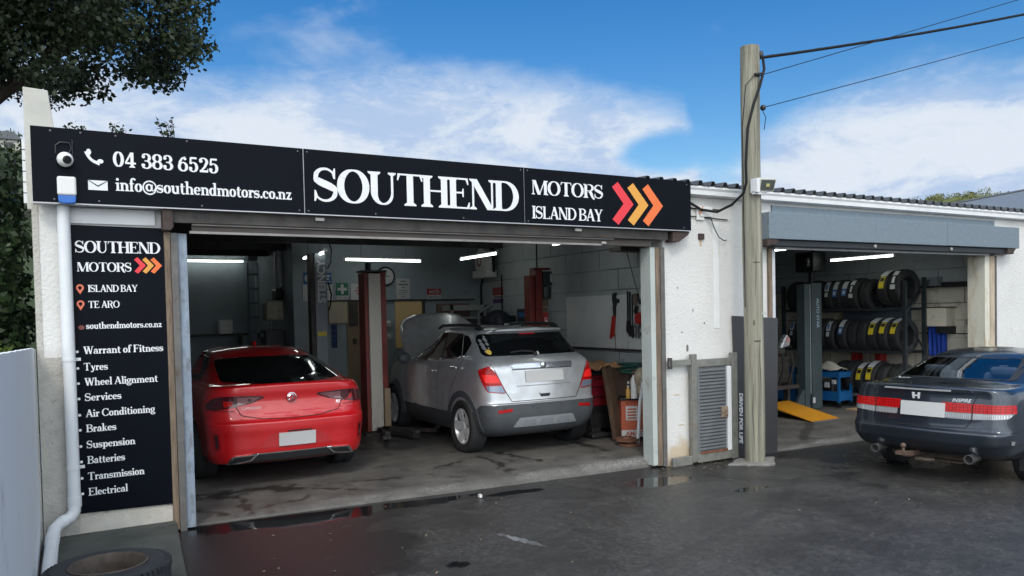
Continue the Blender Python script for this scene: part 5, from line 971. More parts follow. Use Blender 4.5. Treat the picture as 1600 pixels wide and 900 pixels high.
H.cut([(-u, z) for u, z in shr(fwp, .03)], 180, lambda c: 2.2 < c.y < 3.3)
for sd in (-1, 1):
    for P_ in (sw1, sw2): H.cut([(-v if sd < 0 else v, z) for v, z in shr(P_, .03)], 90 * -sd)
H.body()
glass = bpy.data.materials.new('clear tinted glass'); glass.use_nodes = True; t = glass.node_tree; t.nodes.remove(t.nodes['Principled BSDF']); L = t.links.new
fr = t.nodes.new('ShaderNodeFresnel'); fr.inputs[0].default_value = 1.6; gl = t.nodes.new('ShaderNodeBsdfGlossy'); gl.inputs['Roughness'].default_value = .02; tr = t.nodes.new('ShaderNodeBsdfTransparent'); tr.inputs[0].default_value = (.62, .68, .72, 1); ms = t.nodes.new('ShaderNodeMixShader')
ma = t.nodes.new('ShaderNodeMath'); ma.operation = 'MULTIPLY_ADD'; L(fr.outputs[0], ma.inputs[0]); ma.inputs[1].default_value = 1.3; ma.inputs[2].default_value = .06; L(ma.outputs[0], ms.inputs[0]); L(tr.outputs[0], ms.inputs[1]); L(gl.outputs[0], ms.inputs[2]); L(ms.outputs[0], t.nodes['Material Output'].inputs[0])
def ring(car, name, poly, k, m, ang, off, parent=None):
    inn = shr(poly, k); P_ = rounded(poly, .03); Q_ = rounded(inn, .025); rt = Vector((math.cos(R(ang)), -math.sin(R(ang)), 0)); dr = Vector((math.sin(R(ang)), math.cos(R(ang)), 0)); mb = MB()
    def hit(p):
        o = rt * p[0] + Vector((0, 0, p[1])) - dr * 9; h, n, *_ = car.bvh.ray_cast(o, dr)
        if h is None: h, n, *_ = car.bvh.find_nearest(o + dr * 8)
        if n.dot(dr) > 0: n = -n
        return tuple(h + n * off)
    n = len(P_); K = 6; rows = [[hit(tuple(Vector(P_[i]).lerp(Vector(P_[(i + 1) % n]), j / K))) for i in range(n) for j in range(K)], [hit(tuple(Vector(Q_[i]).lerp(Vector(Q_[(i + 1) % n]), j / K))) for i in range(n) for j in range(K)]]
    N_ = n * K; mb.v = rows[0] + rows[1]; mb.f = [(i, (i + 1) % N_, N_ + (i + 1) % N_, N_ + i) for i in range(N_)]; return mb.build(name, m, parent or car.root, True, local=True)
w_ = H.patch('rear_window', rg, glass, 0, .003, .03, skirt=False); ring(H, 'window_seal', rg, .06, blk_plastic, 0, .0045, w_)
H.patch('windscreen', [(-u, z) for u, z in fwp], glass, 180, .003, .03, skirt=False)
for sd in (-1, 1):
    for P_ in (sw1, sw2): fp = [(-v if sd < 0 else v, z) for v, z in P_]; w_ = H.patch('window', fp, glass, 90 * -sd, .003, .03, skirt=False); ring(H, 'window_seal', fp, .045, blk_plastic, 90 * -sd, .0045, w_)
seat_m = mat('pale grey seat cloth', (.30, .33, .38), .9, var=.08); trim_m = mat('dark cabin trim', (.03, .03, .035), .8)
mb = MB(); mb.box(-.66, .66, .74, 1.25, .98, 1.015); mb.box(-.66, .66, 1.1, 3.2, .35, .40); mb.box(-.66, .66, 2.85, 3.2, .8, 1.0); mb.build('parcel_shelf', trim_m, H.root, local=True)
for u in (-.36, .36):
    mb = MB(); mb.cbox((u, 1.34, .93), (.50, .14, .36), (R(-18), 0, 0)); mb.build('rear_seat', seat_m, H.root, local=True, bevel=.06, segs=4)
    mb = MB(); mb.cbox((u, 1.28, 1.12), (.30, .09, .11)); mb.build('headrest', seat_m, H.root, local=True, bevel=.045, segs=4)
    mb = MB(); mb.cbox((u, 2.0, .95), (.48, .16, .55), (R(-16), 0, 0)); mb.build('front_seat', mat('dark seat cloth', (.10, .11, .13), .9), H.root, local=True, bevel=.06, segs=4)
    mb = MB(); mb.cbox((u, 1.98, 1.17), (.27, .10, .16)); mb.build('headrest', MATS['dark seat cloth'], H.root, local=True, bevel=.045, segs=4)
for p in WH: H.wheel(p, .295, .205, 5)
for sd in (-1, 1):
    f2 = (lambda P_: P_) if sd < 0 else mir
    la = H.patch('tail_lamp', f2([(-.96, .862), (-.50, .868), (-.24, .872), (-.25, .715), (-.50, .712), (-.84, .738), (-.95, .79)]), lamp_clear, 0, .008, .012, wrap=(.58, .30, .40))
    H.patch('red_lens', f2([(-.965, .866), (-.50, .872), (-.215, .876), (-.225, .780), (-.50, .778), (-.962, .785)]), lamp_red, 0, .0115, .008, la, .04, wrap=(.58, .30, .40))
    H.line('lamp_seam', f2([(-.50, .874), (-.495, .71)]), .008, gap_m, 0, .0165, la)
    mb = MB(); e_ = Vector((sd * .485, .07, .315)); mb.tube([e_ + Vector((0, -.02, -.002)), e_ + Vector((0, .18, .01))], .048, 18, caps=False); mb.tube([e_ + Vector((0, -.02, -.002)), e_ + Vector((0, .18, .01))], .041, 18, caps=False); mb.lathe([(.041, 0), (.048, 0)], 18, Matrix.Translation(e_ + Vector((0, -.02, -.002))) @ Matrix.Rotation(R(90), 4, 'X')); ex_ = mb.build('exhaust', mat('worn steel tip', (.42, .41, .40), .3, .9, var=.2), H.root, True, local=True); mb = MB(); mb.lathe([(.001, 0), (.041, 0)], 18, Matrix.Translation(e_ + Vector((0, .02, .0))) @ Matrix.Rotation(R(90), 4, 'X')); mb.build('exhaust_mouth', gap_m, ex_, local=True)
    H.line('panel_gap', f2([(-.60, 1.0), (-.53, .95), (-.50, .872)]), .008, gap_m); H.line('panel_gap', f2([(-.495, .712), (-.44, .625)]), .008, gap_m); rf_ = f2([(-.93, .505), (-.86, .515), (-.86, .475), (-.92, .468)]); H.patch('bumper_marker', rf_, lamp_clear, 0, .006, .008, wrap=(.58, .30, .40))
    fl = lambda P_: [(-v if sd < 0 else v, z) for v, z in P_]
    H.line('panel_gap', fl([(1.98, 1.05), (1.98, .40)]), .008, gap_m, 90 * -sd); H.line('panel_gap', fl([(1.2, 1.06), (1.30, .8), (1.42, .6)]), .008, gap_m, 90 * -sd)
    mb = MB(); mb.sphere((sd * .93, 2.65, 1.07), .08, 10, (1.1, .6, .8)); mb.build('mirror', blue_paint, H.root, True, local=True)
    mb = MB(); mb.box(sd * .70, sd * .80, .72, .735, .14, .32); mb.build('mud_flap', blk_plastic, H.root, local=True)
    H.line('roof_channel', fl([(1.15, 1.10), (1.45, 1.25), (1.8, 1.315), (2.2, 1.32)]), .012, gap_m, 90 * -sd, .003)
H.line('panel_gap', [(-.44, .625), (-.2, .615), (.2, .615), (.44, .625)], .009, gap_m); H.patch('boot_spoiler', [(-.50, .985), (.50, .985), (.47, 1.012), (-.47, 1.012)], blue_paint, 0, .022, .01)
H.patch('brake_lamp', [(-.40, .990), (.30, .990), (.30, 1.008), (-.38, 1.008)], mat('pale lens strip', (.50, .50, .52), .2, .3, coat=1), 0, .026, .005)
H.patch('number_plate', [(-.205, .862), (.245, .862), (.245, .715), (-.205, .715)], plate_m, 0, .022, .004)
mb = MB(); Mq = Matrix.Translation((-.05, .085, .93)) @ Matrix.Rotation(R(90), 4, 'X')
for sd in (-1, 1): mb.prism([(sd * .018 - .05, .960), (sd * .043 - .05, .960), (sd * .034 - .05, .895), (sd * .017 - .05, .895)], .078, .095)
mb.box(-.069, -.031, .078, .094, .920, .933); mb.build('emblem', mat('bright badge', (.80, .82, .85), .25, .3), H.root, local=True, bevel=.002)
H.badge('INSPIRE', .052, MATS['bright badge'], .39, .885, .25)
mb = MB(); mb.sphere((-.10, -.10, .405), .030, 10); mb.tube([(-.10, -.10, .33), (-.10, -.10, .38)], .016, 10); mb.box(-.16, -.04, -.15, -.05, .31, .345); mb.box(-.13, -.07, -.05, .45, .28, .325); tb = mb.build('tow_bar', mat('rusty tow bar', (.13, .085, .065), .7, .4, var=.4, scale=18), H.root, True, local=True)
mb = MB(); mb.box(-.45, .42, .36, .44, .23, .28); mb.box(.0, .30, .34, .40, .20, .225); mb.box(-.02, .15, -.02, .06, .255, .275); mb.build('rusty_crossbar', mat('rust streaked steel', (.085, .065, .05), .8, .3, var=.5, scale=12, dirt=((.34, .27, .17), .22, 20)), H.root, local=True, bevel=.006)
# ------------------------------------------------------------------ workshop: lights
tube_e = bpy.data.materials.new('lit tube'); tube_e.use_nodes = True; b = tube_e.node_tree.nodes['Principled BSDF']; b.inputs['Emission Color'].default_value = (.92, 1, .93, 1); b.inputs['Emission Strength'].default_value = 7.0
def tube_light(a, b_, label):
    a, b_ = Vector(a), Vector(b_); o = thing('tube_light', a, label, 'light', 'fluorescent tubes in the workshop'); mb = MB(); mb.tube([a, b_], .017, 10); mb.build('tube', tube_e, o, True)
    d_ = (b_ - a).normalized(); mb = MB(); mb.tube([a - d_ * .03 + Vector((0, 0, .035)), b_ + d_ * .03 + Vector((0, 0, .035))], .016, 6); mb.tube([a - d_ * .03, a], .02, 8); mb.tube([b_, b_ + d_ * .03], .02, 8); mb.build('batten', white_trim, o)
    mb = MB()
    for k in (.2, .8): p = a.lerp(b_, k); mb.tube([p + Vector((0, 0, .04)), (p.x, p.y, 3.11)], .003, 4)
    mb.build('wire', rubber, o)
tube_light((1.55, 16.3, 2.95), (3.12, 16.3, 2.95), 'lit tube at the far left, low over the ladder wall')
tube_light((4.04, 12.55, 2.74), (5.38, 12.55, 2.73), 'lit tube crossing above the clock and cream lift post')
tube_light((6.0, 10.9, 2.75), (6.0, 12.2, 2.75), 'slanting lit tube beside the round white hose reel')
tube_light((6.06, 8.1, 2.76), (6.06, 9.33, 2.76), 'lit tube mostly hidden by the rolled door, above the red lift post')
tube_light((3.46, 11.75, 2.78), (3.46, 12.95, 2.78), 'lit tube mostly hidden behind the grey lettered lift post')
tube_light((12.0, 8.08, 2.61), (12.0, 9.3, 2.61), 'lit tube above the tyre rack in the second bay')
tube_light((8.80, 7.55, 2.61), (8.80, 8.75, 2.61), 'lit tube partly hidden behind the left jamb of the second bay')

# ------------------------------------------------------------------ lift posts
grey_lift = mat('grey lift paint', (.20, .23, .26), .45, var=.08, scale=3, dirt=((.1, .1, .1), .15, 9)); cream_lift = mat('cream lift paint', (.62, .58, .52), .5, var=.06, scale=3, dirt=((.3, .22, .16), .15, 6), stretch=(1, 1, .3)); red_lift = mat('dull red lift paint', (.22, .035, .028), .5, var=.2, scale=4, dirt=((.06, .04, .04), .25, 7)); green_lift = mat('dark green grey lift paint', (.075, .10, .105), .5, var=.1, dirt=((.04, .04, .04), .2, 7))
O = thing('lift_post', (3.42, 12.05, .06), 'tall grey lift post with white vertical lettering and small yellow label, behind the red car', 'vehicle lift', 'lift posts in the workshop')
mb = MB(); mb.box(3.365, 3.555, 12.0, 12.2, .06, 2.80); mb.build('column', grey_lift, O, bevel=.012)
mb = MB(); mb.box(3.30, 3.362, 12.02, 12.2, .06, 2.78); mb.build('carriage_channel', dark_steel, O, bevel=.004)
mb = MB(); mb.tube([(3.53, 11.99, 2.80), (3.56, 11.99, 2.84), (3.52, 12.0, 2.86)], .022, 8); mb.build('cable_pulley', white_trim, O, True)
sans('STEINCY', .17, mat('pale lift letters', (.62, .63, .65), .5), 'lettering', O, facing((3.525, 11.994, 2.35), rot=90), bold=.006)
mb = MB(); mb.box(3.385, 3.525, 11.990, 11.999, 1.50, 1.57); mb.build('yellow_label', mat('yellow label', (.60, .45, .04), .5), O); mb = MB(); mb.tube([(3.57, 12.0, 3.08), (3.64, 12.0, 2.85), (3.62, 12.0, 2.65), (3.57, 12.0, 2.55)], .012, 6); mb.tube([(3.57, 12.0, 2.35), (3.62, 12.0, 2.15), (3.60, 12.0, 1.98), (3.57, 12.0, 1.9)], .012, 6); mb.build('hose', rubber, O, True)
mb = MB(); mb.box(3.2, 3.7, 11.85, 12.35, .06, .09); mb.build('base_plate', dark_steel, O)
O = thing('lift_post', (3.95, 11.0, .06), 'lift post with a cream front and dark red side, between the two cars', 'vehicle lift', 'lift posts in the workshop')
mb = MB(); mb.box(3.845, 4.03, 10.9, 11.05, .10, 2.42); mb.build('cover', cream_lift, O, bevel=.01)
mb = MB(); mb.box(3.79, 3.842, 10.93, 11.2, .09, 2.43); mb.box(4.032, 4.13, 10.95, 11.22, .09, 2.44); mb.box(3.845, 4.03, 11.06, 11.2, .09, 2.44); mb.build('column', red_lift, O, bevel=.004)
mb = MB(); mb.box(3.78, 4.14, 10.92, 11.23, 2.442, 2.47); mb.tube([(3.88, 11.0, 2.46), (3.88, 11.0, 2.58)], .045, 12); mb.build('cap', black_ply, O)
mb = MB(); mb.box(3.70, 4.25, 10.75, 11.3, .06, .088); mb.build('base_plate', dark_steel, O)
for a, b_ in (((4.05, 10.9), (3.75, 10.05)), ((4.05, 10.85), (4.60, 10.25)), ((3.95, 10.85), (4.15, 9.95))):
    mb = MB(); d_ = (Vector(b_) - Vector(a)); n_ = Vector((-d_.y, d_.x)).normalized() * .055; mb.prism([tuple(Vector(a) + n_), tuple(Vector(b_) + n_), tuple(Vector(b_) - n_), tuple(Vector(a) - n_)], .10, .16, 'z'); mb.lathe([(.001, .21), (.055, .21), (.055, .16), (.001, .16)], 14, Matrix.Translation((b_[0], b_[1], 0))); mb.build('arm', dark_steel, O, bevel=.005)
mb = MB(); mb.box(4.04, 4.13, 10.87, 10.94, .10, .72); solo(mb.build('timber_offcut', mat('raw pale timber', (.38, .28, .18), .8, var=.2, stretch=(2, 2, .3)), None, bevel=.004), 'pale timber offcut standing against the foot of the cream lift post', 'timber')
O = thing('lift_post', (6.42, 10.4, .06), 'dark red lift post with black motor and red letter strip, behind the silver car', 'vehicle lift', 'lift posts in the workshop')
mb = MB(); mb.box(6.31, 6.40, 10.42, 10.6, .06, 2.38); mb.build('carriage_channel', red_lift, O, bevel=.01); mb = MB(); mb.box(6.415, 6.53, 10.4, 10.6, .06, 2.46); mb.box(6.40, 6.70, 10.42, 10.58, 2.465, 2.50); mb.build('column', red_lift, O, bevel=.006)
mb = MB(); mb.box(6.535, 6.69, 10.36, 10.56, 2.22, 2.44); mb.lathe([(.001, 0), (.075, 0), (.085, .05), (.085, .2), (.001, .22)], 18, Matrix.Translation((6.62, 10.44, 2.0))); mb.build('motor', mat('dark motor', (.035, .045, .05), .4, .2), O, bevel=.006)
mb = MB(); mb.box(6.655, 6.675, 10.35, 10.36, 2.27, 2.40); mb.build('motor_label', white_trim, O)
mb = MB(); mb.box(6.535, 6.64, 10.40, 10.44, 1.88, 2.0); mb.box(6.535, 6.63, 10.42, 10.46, 1.2, 1.87); mb.build('control_box', mat('worn brown box', (.16, .12, .08), .7), O, bevel=.005)
mb = MB(); mb.box(6.545, 6.635, 10.405, 10.419, 1.50, 1.79); st = mb.build('letter_strip', mat('red strip', (.45, .03, .03), .5), O); sans('LIFT', .075, white_ink, 'lettering', O, facing((6.565, 10.402, 1.645), rot=-90), bold=.002)
mb = MB(); mb.tube([(6.5, 10.5, 2.5), (6.5, 10.5, 3.1)], .012, 6); mb.build('hose', rubber, O); mb = MB(); mb.box(6.2, 6.75, 10.3, 10.75, .06, .085); mb.build('base_plate', dark_steel, O)
O = thing('lift_post', (11.65, 9.45, -.05), 'dark green grey lift post with white vertical lettering before the tyre rack', 'vehicle lift', 'lift posts in the workshop')
mb = MB(); mb.box(11.43, 11.575, 9.42, 9.60, -.05, 2.19); mb.build('carriage_channel', green_lift, O, bevel=.006); mb = MB(); mb.box(11.60, 11.86, 9.40, 9.62, -.05, 2.21); mb.build('column', green_lift, O, bevel=.01)
mb = MB(); mb.box(11.578, 11.597, 9.43, 9.46, .22, 2.18); mb.build('alloy_strip', alloy, O); mb = MB(); mb.prism([(11.15, -.05), (11.43, -.05), (11.43, .30), (11.38, .30)], 9.44, 9.50); mb.box(11.55, 11.61, 9.37, 9.40, .05, .17); mb.build('foot_gusset', green_lift, O)
mb = MB(); mb.box(11.555, 11.61, 9.355, 9.369, .06, .16); mb.build('white_tag', white_ink, O)
sans('AUTO STAR', .098, mat('pale blue letters', (.50, .60, .72), .5), 'lettering', O, facing((11.715, 9.394, 1.67), rot=-90), bold=.002)
mb = MB(); mb.box(11.70, 12.05, 9.45, 9.85, 2.42, 2.78); mb.box(11.6, 11.75, 9.5, 9.7, 2.5, 2.68); mb.box(11.72, 11.80, 9.5, 9.58, 2.21, 2.42); mb.tube([(11.9, 9.6, 2.78), (11.9, 9.6, 3.1)], .03, 8); mb.build('power_unit', mat('black power unit', (.015, .016, .018), .5), O, bevel=.02)
# ------------------------------------------------------------------ back wall signs, clock
paper = mat('white notice', (.55, .56, .56), .6); pale_ink = mat('grey print', (.16, .17, .18), .6); sign_green = mat('safety green', (.01, .16, .09), .5); sign_blue = mat('safety blue', (.015, .12, .32), .5); sign_red = mat('safety red', (.45, .025, .03), .5)
def notice(x0, x1, z0, z1, m, label, rows=(), y=13.39, ink=None, cat='sign', name='notice'):
    o = thing(name, ((x0 + x1) / 2, y, z0), label, cat); mb = MB(); mb.box(x0, x1, y - .008, y, z0, z1); mb.build('panel', m, o)
    mb = MB()
    for (a, b_, z, h) in rows: mb.box(x0 + (x1 - x0) * a, x0 + (x1 - x0) * b_, y - .0095, y - .0082, z0 + (z1 - z0) * z - h / 2, z0 + (z1 - z0) * z + h / 2)
    if rows: mb.build('print', ink or pale_ink, o)
    return o
o = notice(3.56, 4.05, 2.37, 2.57, sign_blue, 'wide blue sign partly hidden by the grey lift post', [(.62, .95, .7, .03), (.62, .9, .45, .03), (.62, .95, .2, .02)], ink=paper); mb = MB(); mb.lathe([(.001, 0), (.085, 0)], 24, Matrix.Translation((3.66, 13.376, 2.47)) @ Matrix.Rotation(R(90), 4, 'X')); mb.build('pictogram', paper, o)
notice(3.54, 4.06, 2.08, 2.36, paper, 'white poster under the blue sign, partly behind the grey lift post', [(.62, .95, .7, .02)])
o = notice(4.13, 4.34, 2.17, 2.39, sign_green, 'small green first aid sign with a white cross', name='first_aid_sign'); mb = MB(); mb.box(4.21, 4.26, 13.378, 13.381, 2.195, 2.365); mb.box(4.15, 4.32, 13.377, 13.3808, 2.255, 2.305); mb.build('cross', paper, o); mb = MB(); mb.box(4.13, 4.34, 13.382, 13.39, 2.10, 2.165); mb.build('caption_strip', paper, o); sans('FIRST AID', .042, pale_ink, 'lettering', o, facing((4.235, 13.380, 2.118)))
notice(4.39, 4.74, 2.09, 2.38, paper, 'white notice with red print, right of the first aid sign', [(.3, .7, .72, .02), (.2, .8, .55, .02), (.3, .75, .38, .02)], ink=sign_red)
O = thing('wall_clock', (5.05, 13.39, 2.36), 'round white wall clock with a black rim, peeping past the cream lift post', 'clock'); mb = MB(); mb.lathe([(.001, .0), (.15, .0)], 32, Matrix.Translation((5.05, 13.365, 2.51)) @ Matrix.Rotation(R(90), 4, 'X')); mb.build('dial', paper, O); mb = MB(); mb.tube([(5.05 + .16 * math.cos(a), 13.37, 2.51 + .16 * math.sin(a)) for a in np.linspace(0, 2 * math.pi, 40)], .018, 8); mb.build('rim', black_ply, O, True); mb = MB(); mb.box(5.045, 5.055, 13.355, 13.36, 2.50, 2.61); mb.box(5.05, 5.12, 13.352, 13.357, 2.505, 2.515); mb.build('hand', black_ply, O)
notice(5.25, 5.52, 2.10, 2.47, paper, 'tall white printed notice right of the clock', [(.3, .7, .86, .02), (.15, .85, .7, .025), (.4, .6, .56, .02), (.15, .8, .42, .012), (.15, .85, .32, .012), (.15, .7, .22, .012), (.35, .6, .1, .012)])
o = notice(5.86, 6.14, 2.17, 2.28, sign_red, 'small red NO SMOKING sign on the back wall', name='no_smoking_sign'); sans('NO', .08, paper, 'lettering', o, facing((5.96, 13.378, 2.195)), bold=.002); mb = MB(); mb.tube([(6.07 + .035 * math.cos(a), 13.38, 2.225 + .035 * math.sin(a)) for a in np.linspace(0, 2 * math.pi, 20)], .006, 5); mb.tube([(6.045, 13.38, 2.25), (6.095, 13.38, 2.20)], .006, 5); mb.build('pictogram', paper, o); mb = MB(); mb.box(5.86, 6.14, 13.382, 13.39, 2.085, 2.168); mb.build('caption_strip', paper, o); sans('SMOKING', .05, pale_ink, 'lettering', o, facing((6.0, 13.380, 2.105)), bold=.001)
notice(4.02, 4.12, 1.25, 1.66, mat('navy poster', (.012, .02, .12), .5), 'dark blue poster beside the cream cabinet', [(.1, .9, .75, .02), (.1, .9, .5, .02), (.1, .7, .3, .02)], ink=sign_blue)
for z_, l in ((1.60, 'upper of two small wall switch boxes right of the cream lift post'), (1.36, 'lower of two small wall switch boxes right of the cream lift post')):
    o = thing('switch_box', (5.05, 13.39, z_), l, 'switch'); mb = MB(); mb.box(5.0, 5.11, 13.34, 13.4, z_, z_ + .10); mb.build('box', plastic_white, o, bevel=.006); mb = MB(); mb.box(5.03, 5.08, 13.33, 13.341, z_ + .03, z_ + .07); mb.build('rocker', paper, o)
# side wall of bay one: hose reel, cables, safety sign, racks
O = thing('hose_reel', (6.9, 12.8, 2.6), 'round white hose reel high on the block wall', 'reel'); mb = MB(); Mx = Matrix.Translation((6.72, 12.80, 2.76)) @ Matrix.Rotation(R(-90), 4, 'Y'); mb.lathe([(.001, .05), (.09, .05), (.10, .03), (.24, .02), (.25, -.02), (.25, -.14), (.001, -.14)], 30, Mx); mb.build('drum', plastic_white, O, True); mb = MB(); mb.lathe([(.10, .055), (.06, .06), (.055, .055)], 24, Mx); mb.build('brand_ring', mat('faded red print', (.42, .2, .2), .6), O); mb = MB(); mb.box(6.68, 6.90, 12.55, 13.12, 2.46, 2.60); mb.build('bracket', plastic_white, O, bevel=.01); mb = MB(); mb.tube([(6.78, 12.5, 3.0), (6.76, 12.42, 2.8), (6.78, 12.45, 2.55)], .03, 8); mb.tube([(6.9, 13.1, 2.5), (6.9, 13.2, 2.3), (6.9, 13.2, 1.7)], .02, 6); mb.tube([(6.92, 12.42, 2.5), (6.92, 12.42, 1.5)], .012, 6); mb.build('hose', rubber, O, True)
O = thing('danger_sign', (6.94, 12.6, 1.98), 'red white and blue warning sign hanging on the block wall', 'sign')
for z0, z1, m in ((2.13, 2.27, sign_red), (2.06, 2.128, paper), (1.98, 2.058, mat('purple band', (.10, .03, .16), .5))):
    mb = MB(); mb.box(6.93, 6.94, 12.41, 12.78, z0, z1); mb.build('band', m, O)
mb = MB()
for z_ in (2.22, 2.18, 2.10, 2.08): mb.box(6.927, 6.931, 12.46, 12.74, z_ - .01, z_ + .01)
mb.build('print', pale_ink, O)
O = thing('parts_shelf', (6.6, 12.9, 0), 'pale metal parts rack with dark contents in the far corner behind the silver car', 'shelf'); mb = MB()
for x in (6.12, 6.80): mb.box(x, x + .05, 12.9, 12.95, .06, 1.96)
mb.box(6.12, 6.85, 12.9, 13.3, 1.86, 1.96); mb.box(6.17, 6.8, 12.9, 13.3, 1.70, 1.74); mb.box(6.17, 6.8, 12.9, 13.3, 1.0, 1.04); mb.build('rack_frame', mat('pale rack paint', (.36, .37, .36), .6), O, bevel=.004); mb = MB()
for i in range(9): x = 6.2 + .07 * i; h = .08 + .05 * random.random(); mb.box(x, x + .055, 12.95, 13.2, 1.04, 1.04 + h * 3)
mb.build('stored_parts', dark_steel, O)
def clutter(name, label, cat, boxes, m, tubes=(), bevel=.012):
    mb = MB()
    for bx in boxes: mb.box(*bx)
    for pts, r in tubes: mb.tube(pts, r, 8)
    return solo(mb.build(name, m, None, bevel=bevel), label, cat)
navy = mat('dark navy plastic', (.012, .015, .03), .5)
O = thing('tyre_machine', (6.5, 12.0, .06), 'dark workshop machine with a hood against the block wall behind the silver car', 'machine'); mb = MB(); mb.box(6.45, 6.9, 11.9, 12.5, .06, 1.1); mb.build('cabinet', navy, O, bevel=.02); mb = MB(); mb.box(6.5, 6.9, 11.9, 12.4, 1.1, 1.75); mb.sphere((6.65, 12.1, 1.62), .24, 10, (1, 1.2, 1)); mb.build('hood', navy, O, True); mb = MB(); mb.tube([(6.5, 12.5, 1.1), (6.5, 12.55, 1.8), (6.7, 12.4, 1.95)], .03, 8); mb.build('arm', grey_lift, O, True)
O = thing('battery_charger', (6.75, 11.2, 1.3), 'black battery charger with a handle on the bench by the red lift post', 'charger'); mb = MB(); mb.box(6.6, 6.9, 11.0, 11.35, 1.62, 1.86); mb.build('case', navy, O, bevel=.02); mb = MB(); mb.tube([(6.75, 11.05, 1.86), (6.75, 11.08, 1.93), (6.75, 11.28, 1.93), (6.75, 11.32, 1.86)], .012, 6); mb.build('handle', black_ply, O); mb = MB(); mb.box(6.596, 6.60, 11.05, 11.28, 1.72, 1.80); mb.build('display', sign_blue, O)
O = thing('work_bench', (6.7, 11.2, .06), 'narrow bench along the block wall carrying the black charger', 'bench'); mb = MB(); mb.box(6.5, 6.93, 10.7, 11.6, 1.58, 1.619); mb.build('top', white_trim, O)
for y in (10.75, 11.5): mb = MB(); mb.box(6.55, 6.6, y, y + .05, .06, 1.58); mb.build('leg', steel_grey, O)

# ------------------------------------------------------------------ left alcove
steel_l = mat('dull alloy', (.22, .24, .26), .5, .4)
O = thing('ladder', (3.35, 16.3, .06), 'tall grey ladder standing against the far left wall', 'ladder')
for x in (3.17, 3.55): mb = MB(); mb.box(x, x + .04, 16.2, 16.28, .06, 2.93); mb.build('rail', steel_l, O)
for k in range(9): mb = MB(); mb.box(3.21, 3.55, 16.22, 16.26, .35 + .29 * k, .39 + .29 * k); mb.build('rung', steel_l, O)
for nm, loc, lab, bx, m in (('wall_cabinet', (3.45, 16.4, 2.98), 'grey cabinet on the wall above the ladder', (3.2, 3.75, 16.2, 16.49, 2.97, 3.10), grey_lift),):
    mb = MB(); mb.box(*bx); solo(mb.build(nm, m, None, bevel=.01), lab, 'cabinet')
O = thing('wall_bench', (2.5, 16.2, .06), 'dark bench along the far left wall under the tube light', 'bench'); mb = MB(); mb.box(.9, 3.1, 15.9, 16.49, 1.47, 1.51); mb.build('top', dark_steel, O)
for x in (1.0, 2.95): mb = MB(); mb.box(x, x + .06, 16.0, 16.06, .06, 1.47); mb.build('leg', dark_steel, O)
O = thing('exhaust_pipe_rack', (3.3, 14.3, 2.2), 'two pale vertical pipes with a black fitting on the alcove wall', 'pipes'); mb = MB(); mb.tube([(3.34, 14.35, 3.0), (3.34, 14.35, 2.30)], .045, 10); mb.build('pipe', white_trim, O, True); mb = MB(); mb.tube([(3.34, 14.12, 3.0), (3.34, 14.12, 2.35)], .035, 10); mb.build('pipe', white_trim, O, True); mb = MB(); mb.box(3.24, 3.37, 14.05, 14.42, 2.12, 2.32); mb.build('fitting', black_ply, O, bevel=.03)
O = thing('pedestal_drill', (3.1, 14.0, .06), 'cream and black pedestal drill in the alcove beyond the red car', 'drill'); mb = MB(); mb.tube([(3.15, 14.1, .1), (3.15, 14.1, 2.1)], .04, 10); mb.box(2.95, 3.3, 13.9, 14.3, .06, .10); mb.build('column', steel_l, O); mb = MB(); mb.box(3.0, 3.3, 13.75, 14.15, 1.75, 2.1); mb.build('head', mat('cream machine paint', (.36, .34, .27), .5, dirt=((.06, .05, .04), .4, 9)), O, bevel=.04); mb = MB(); mb.box(2.98, 3.32, 13.8, 14.2, 1.18, 1.6); mb.box(2.9, 3.0, 13.9, 14.1, 1.45, 1.55); mb.build('table', black_ply, O, bevel=.02); mb = MB(); mb.box(2.55, 2.8, 15.8, 16.1, 1.51, 1.78); solo(mb.build('paper_dispenser', plastic_white, None, bevel=.02), 'small white dispenser on the dark bench beside the ladder', 'dispenser')

# ------------------------------------------------------------------ tools on the lining board
tool_red = mat('red handle', (.42, .02, .02), .4); tool_dk = mat('dark tool steel', (.045, .045, .05), .5, .6, var=.3); tool_gr = mat('grey tool steel', (.20, .20, .20), .5, .6, var=.2)
O = thing('bolt_cutter', (6.9, 9.05, 1.4), 'large red handled bolt cutter hanging on the lining board', 'tool')
mb = MB(); mb.prism([(9.075, 1.86), (9.01, 1.86), (9.0, 1.92), (8.965, 1.90), (8.935, 1.93), (8.955, 1.97), (8.98, 1.95), (9.02, 1.99), (8.985, 2.05), (9.04, 2.06), (9.10, 2.03), (9.10, 1.95)], 6.905, 6.925, 'x'); mb.prism([(9.03, 1.70), (9.075, 1.70), (9.085, 1.87), (9.02, 1.87)], 6.904, 6.924, 'x'); mb.build('jaw', tool_dk, O, bevel=.004)
for pts in ([(6.90, 9.07, 1.72), (6.89, 9.09, 1.56), (6.89, 9.125, 1.39)], [(6.90, 9.035, 1.72), (6.89, 9.04, 1.58), (6.89, 9.06, 1.42)]): mb = MB(); mb.tube(pts, .018, 8); mb.build('handle', tool_red, O, True)
mb = MB(); mb.tube([(6.915, 9.05, 1.45), (6.915, 9.04, 1.2)], .004, 5); mb.build('cord', rubber, O)
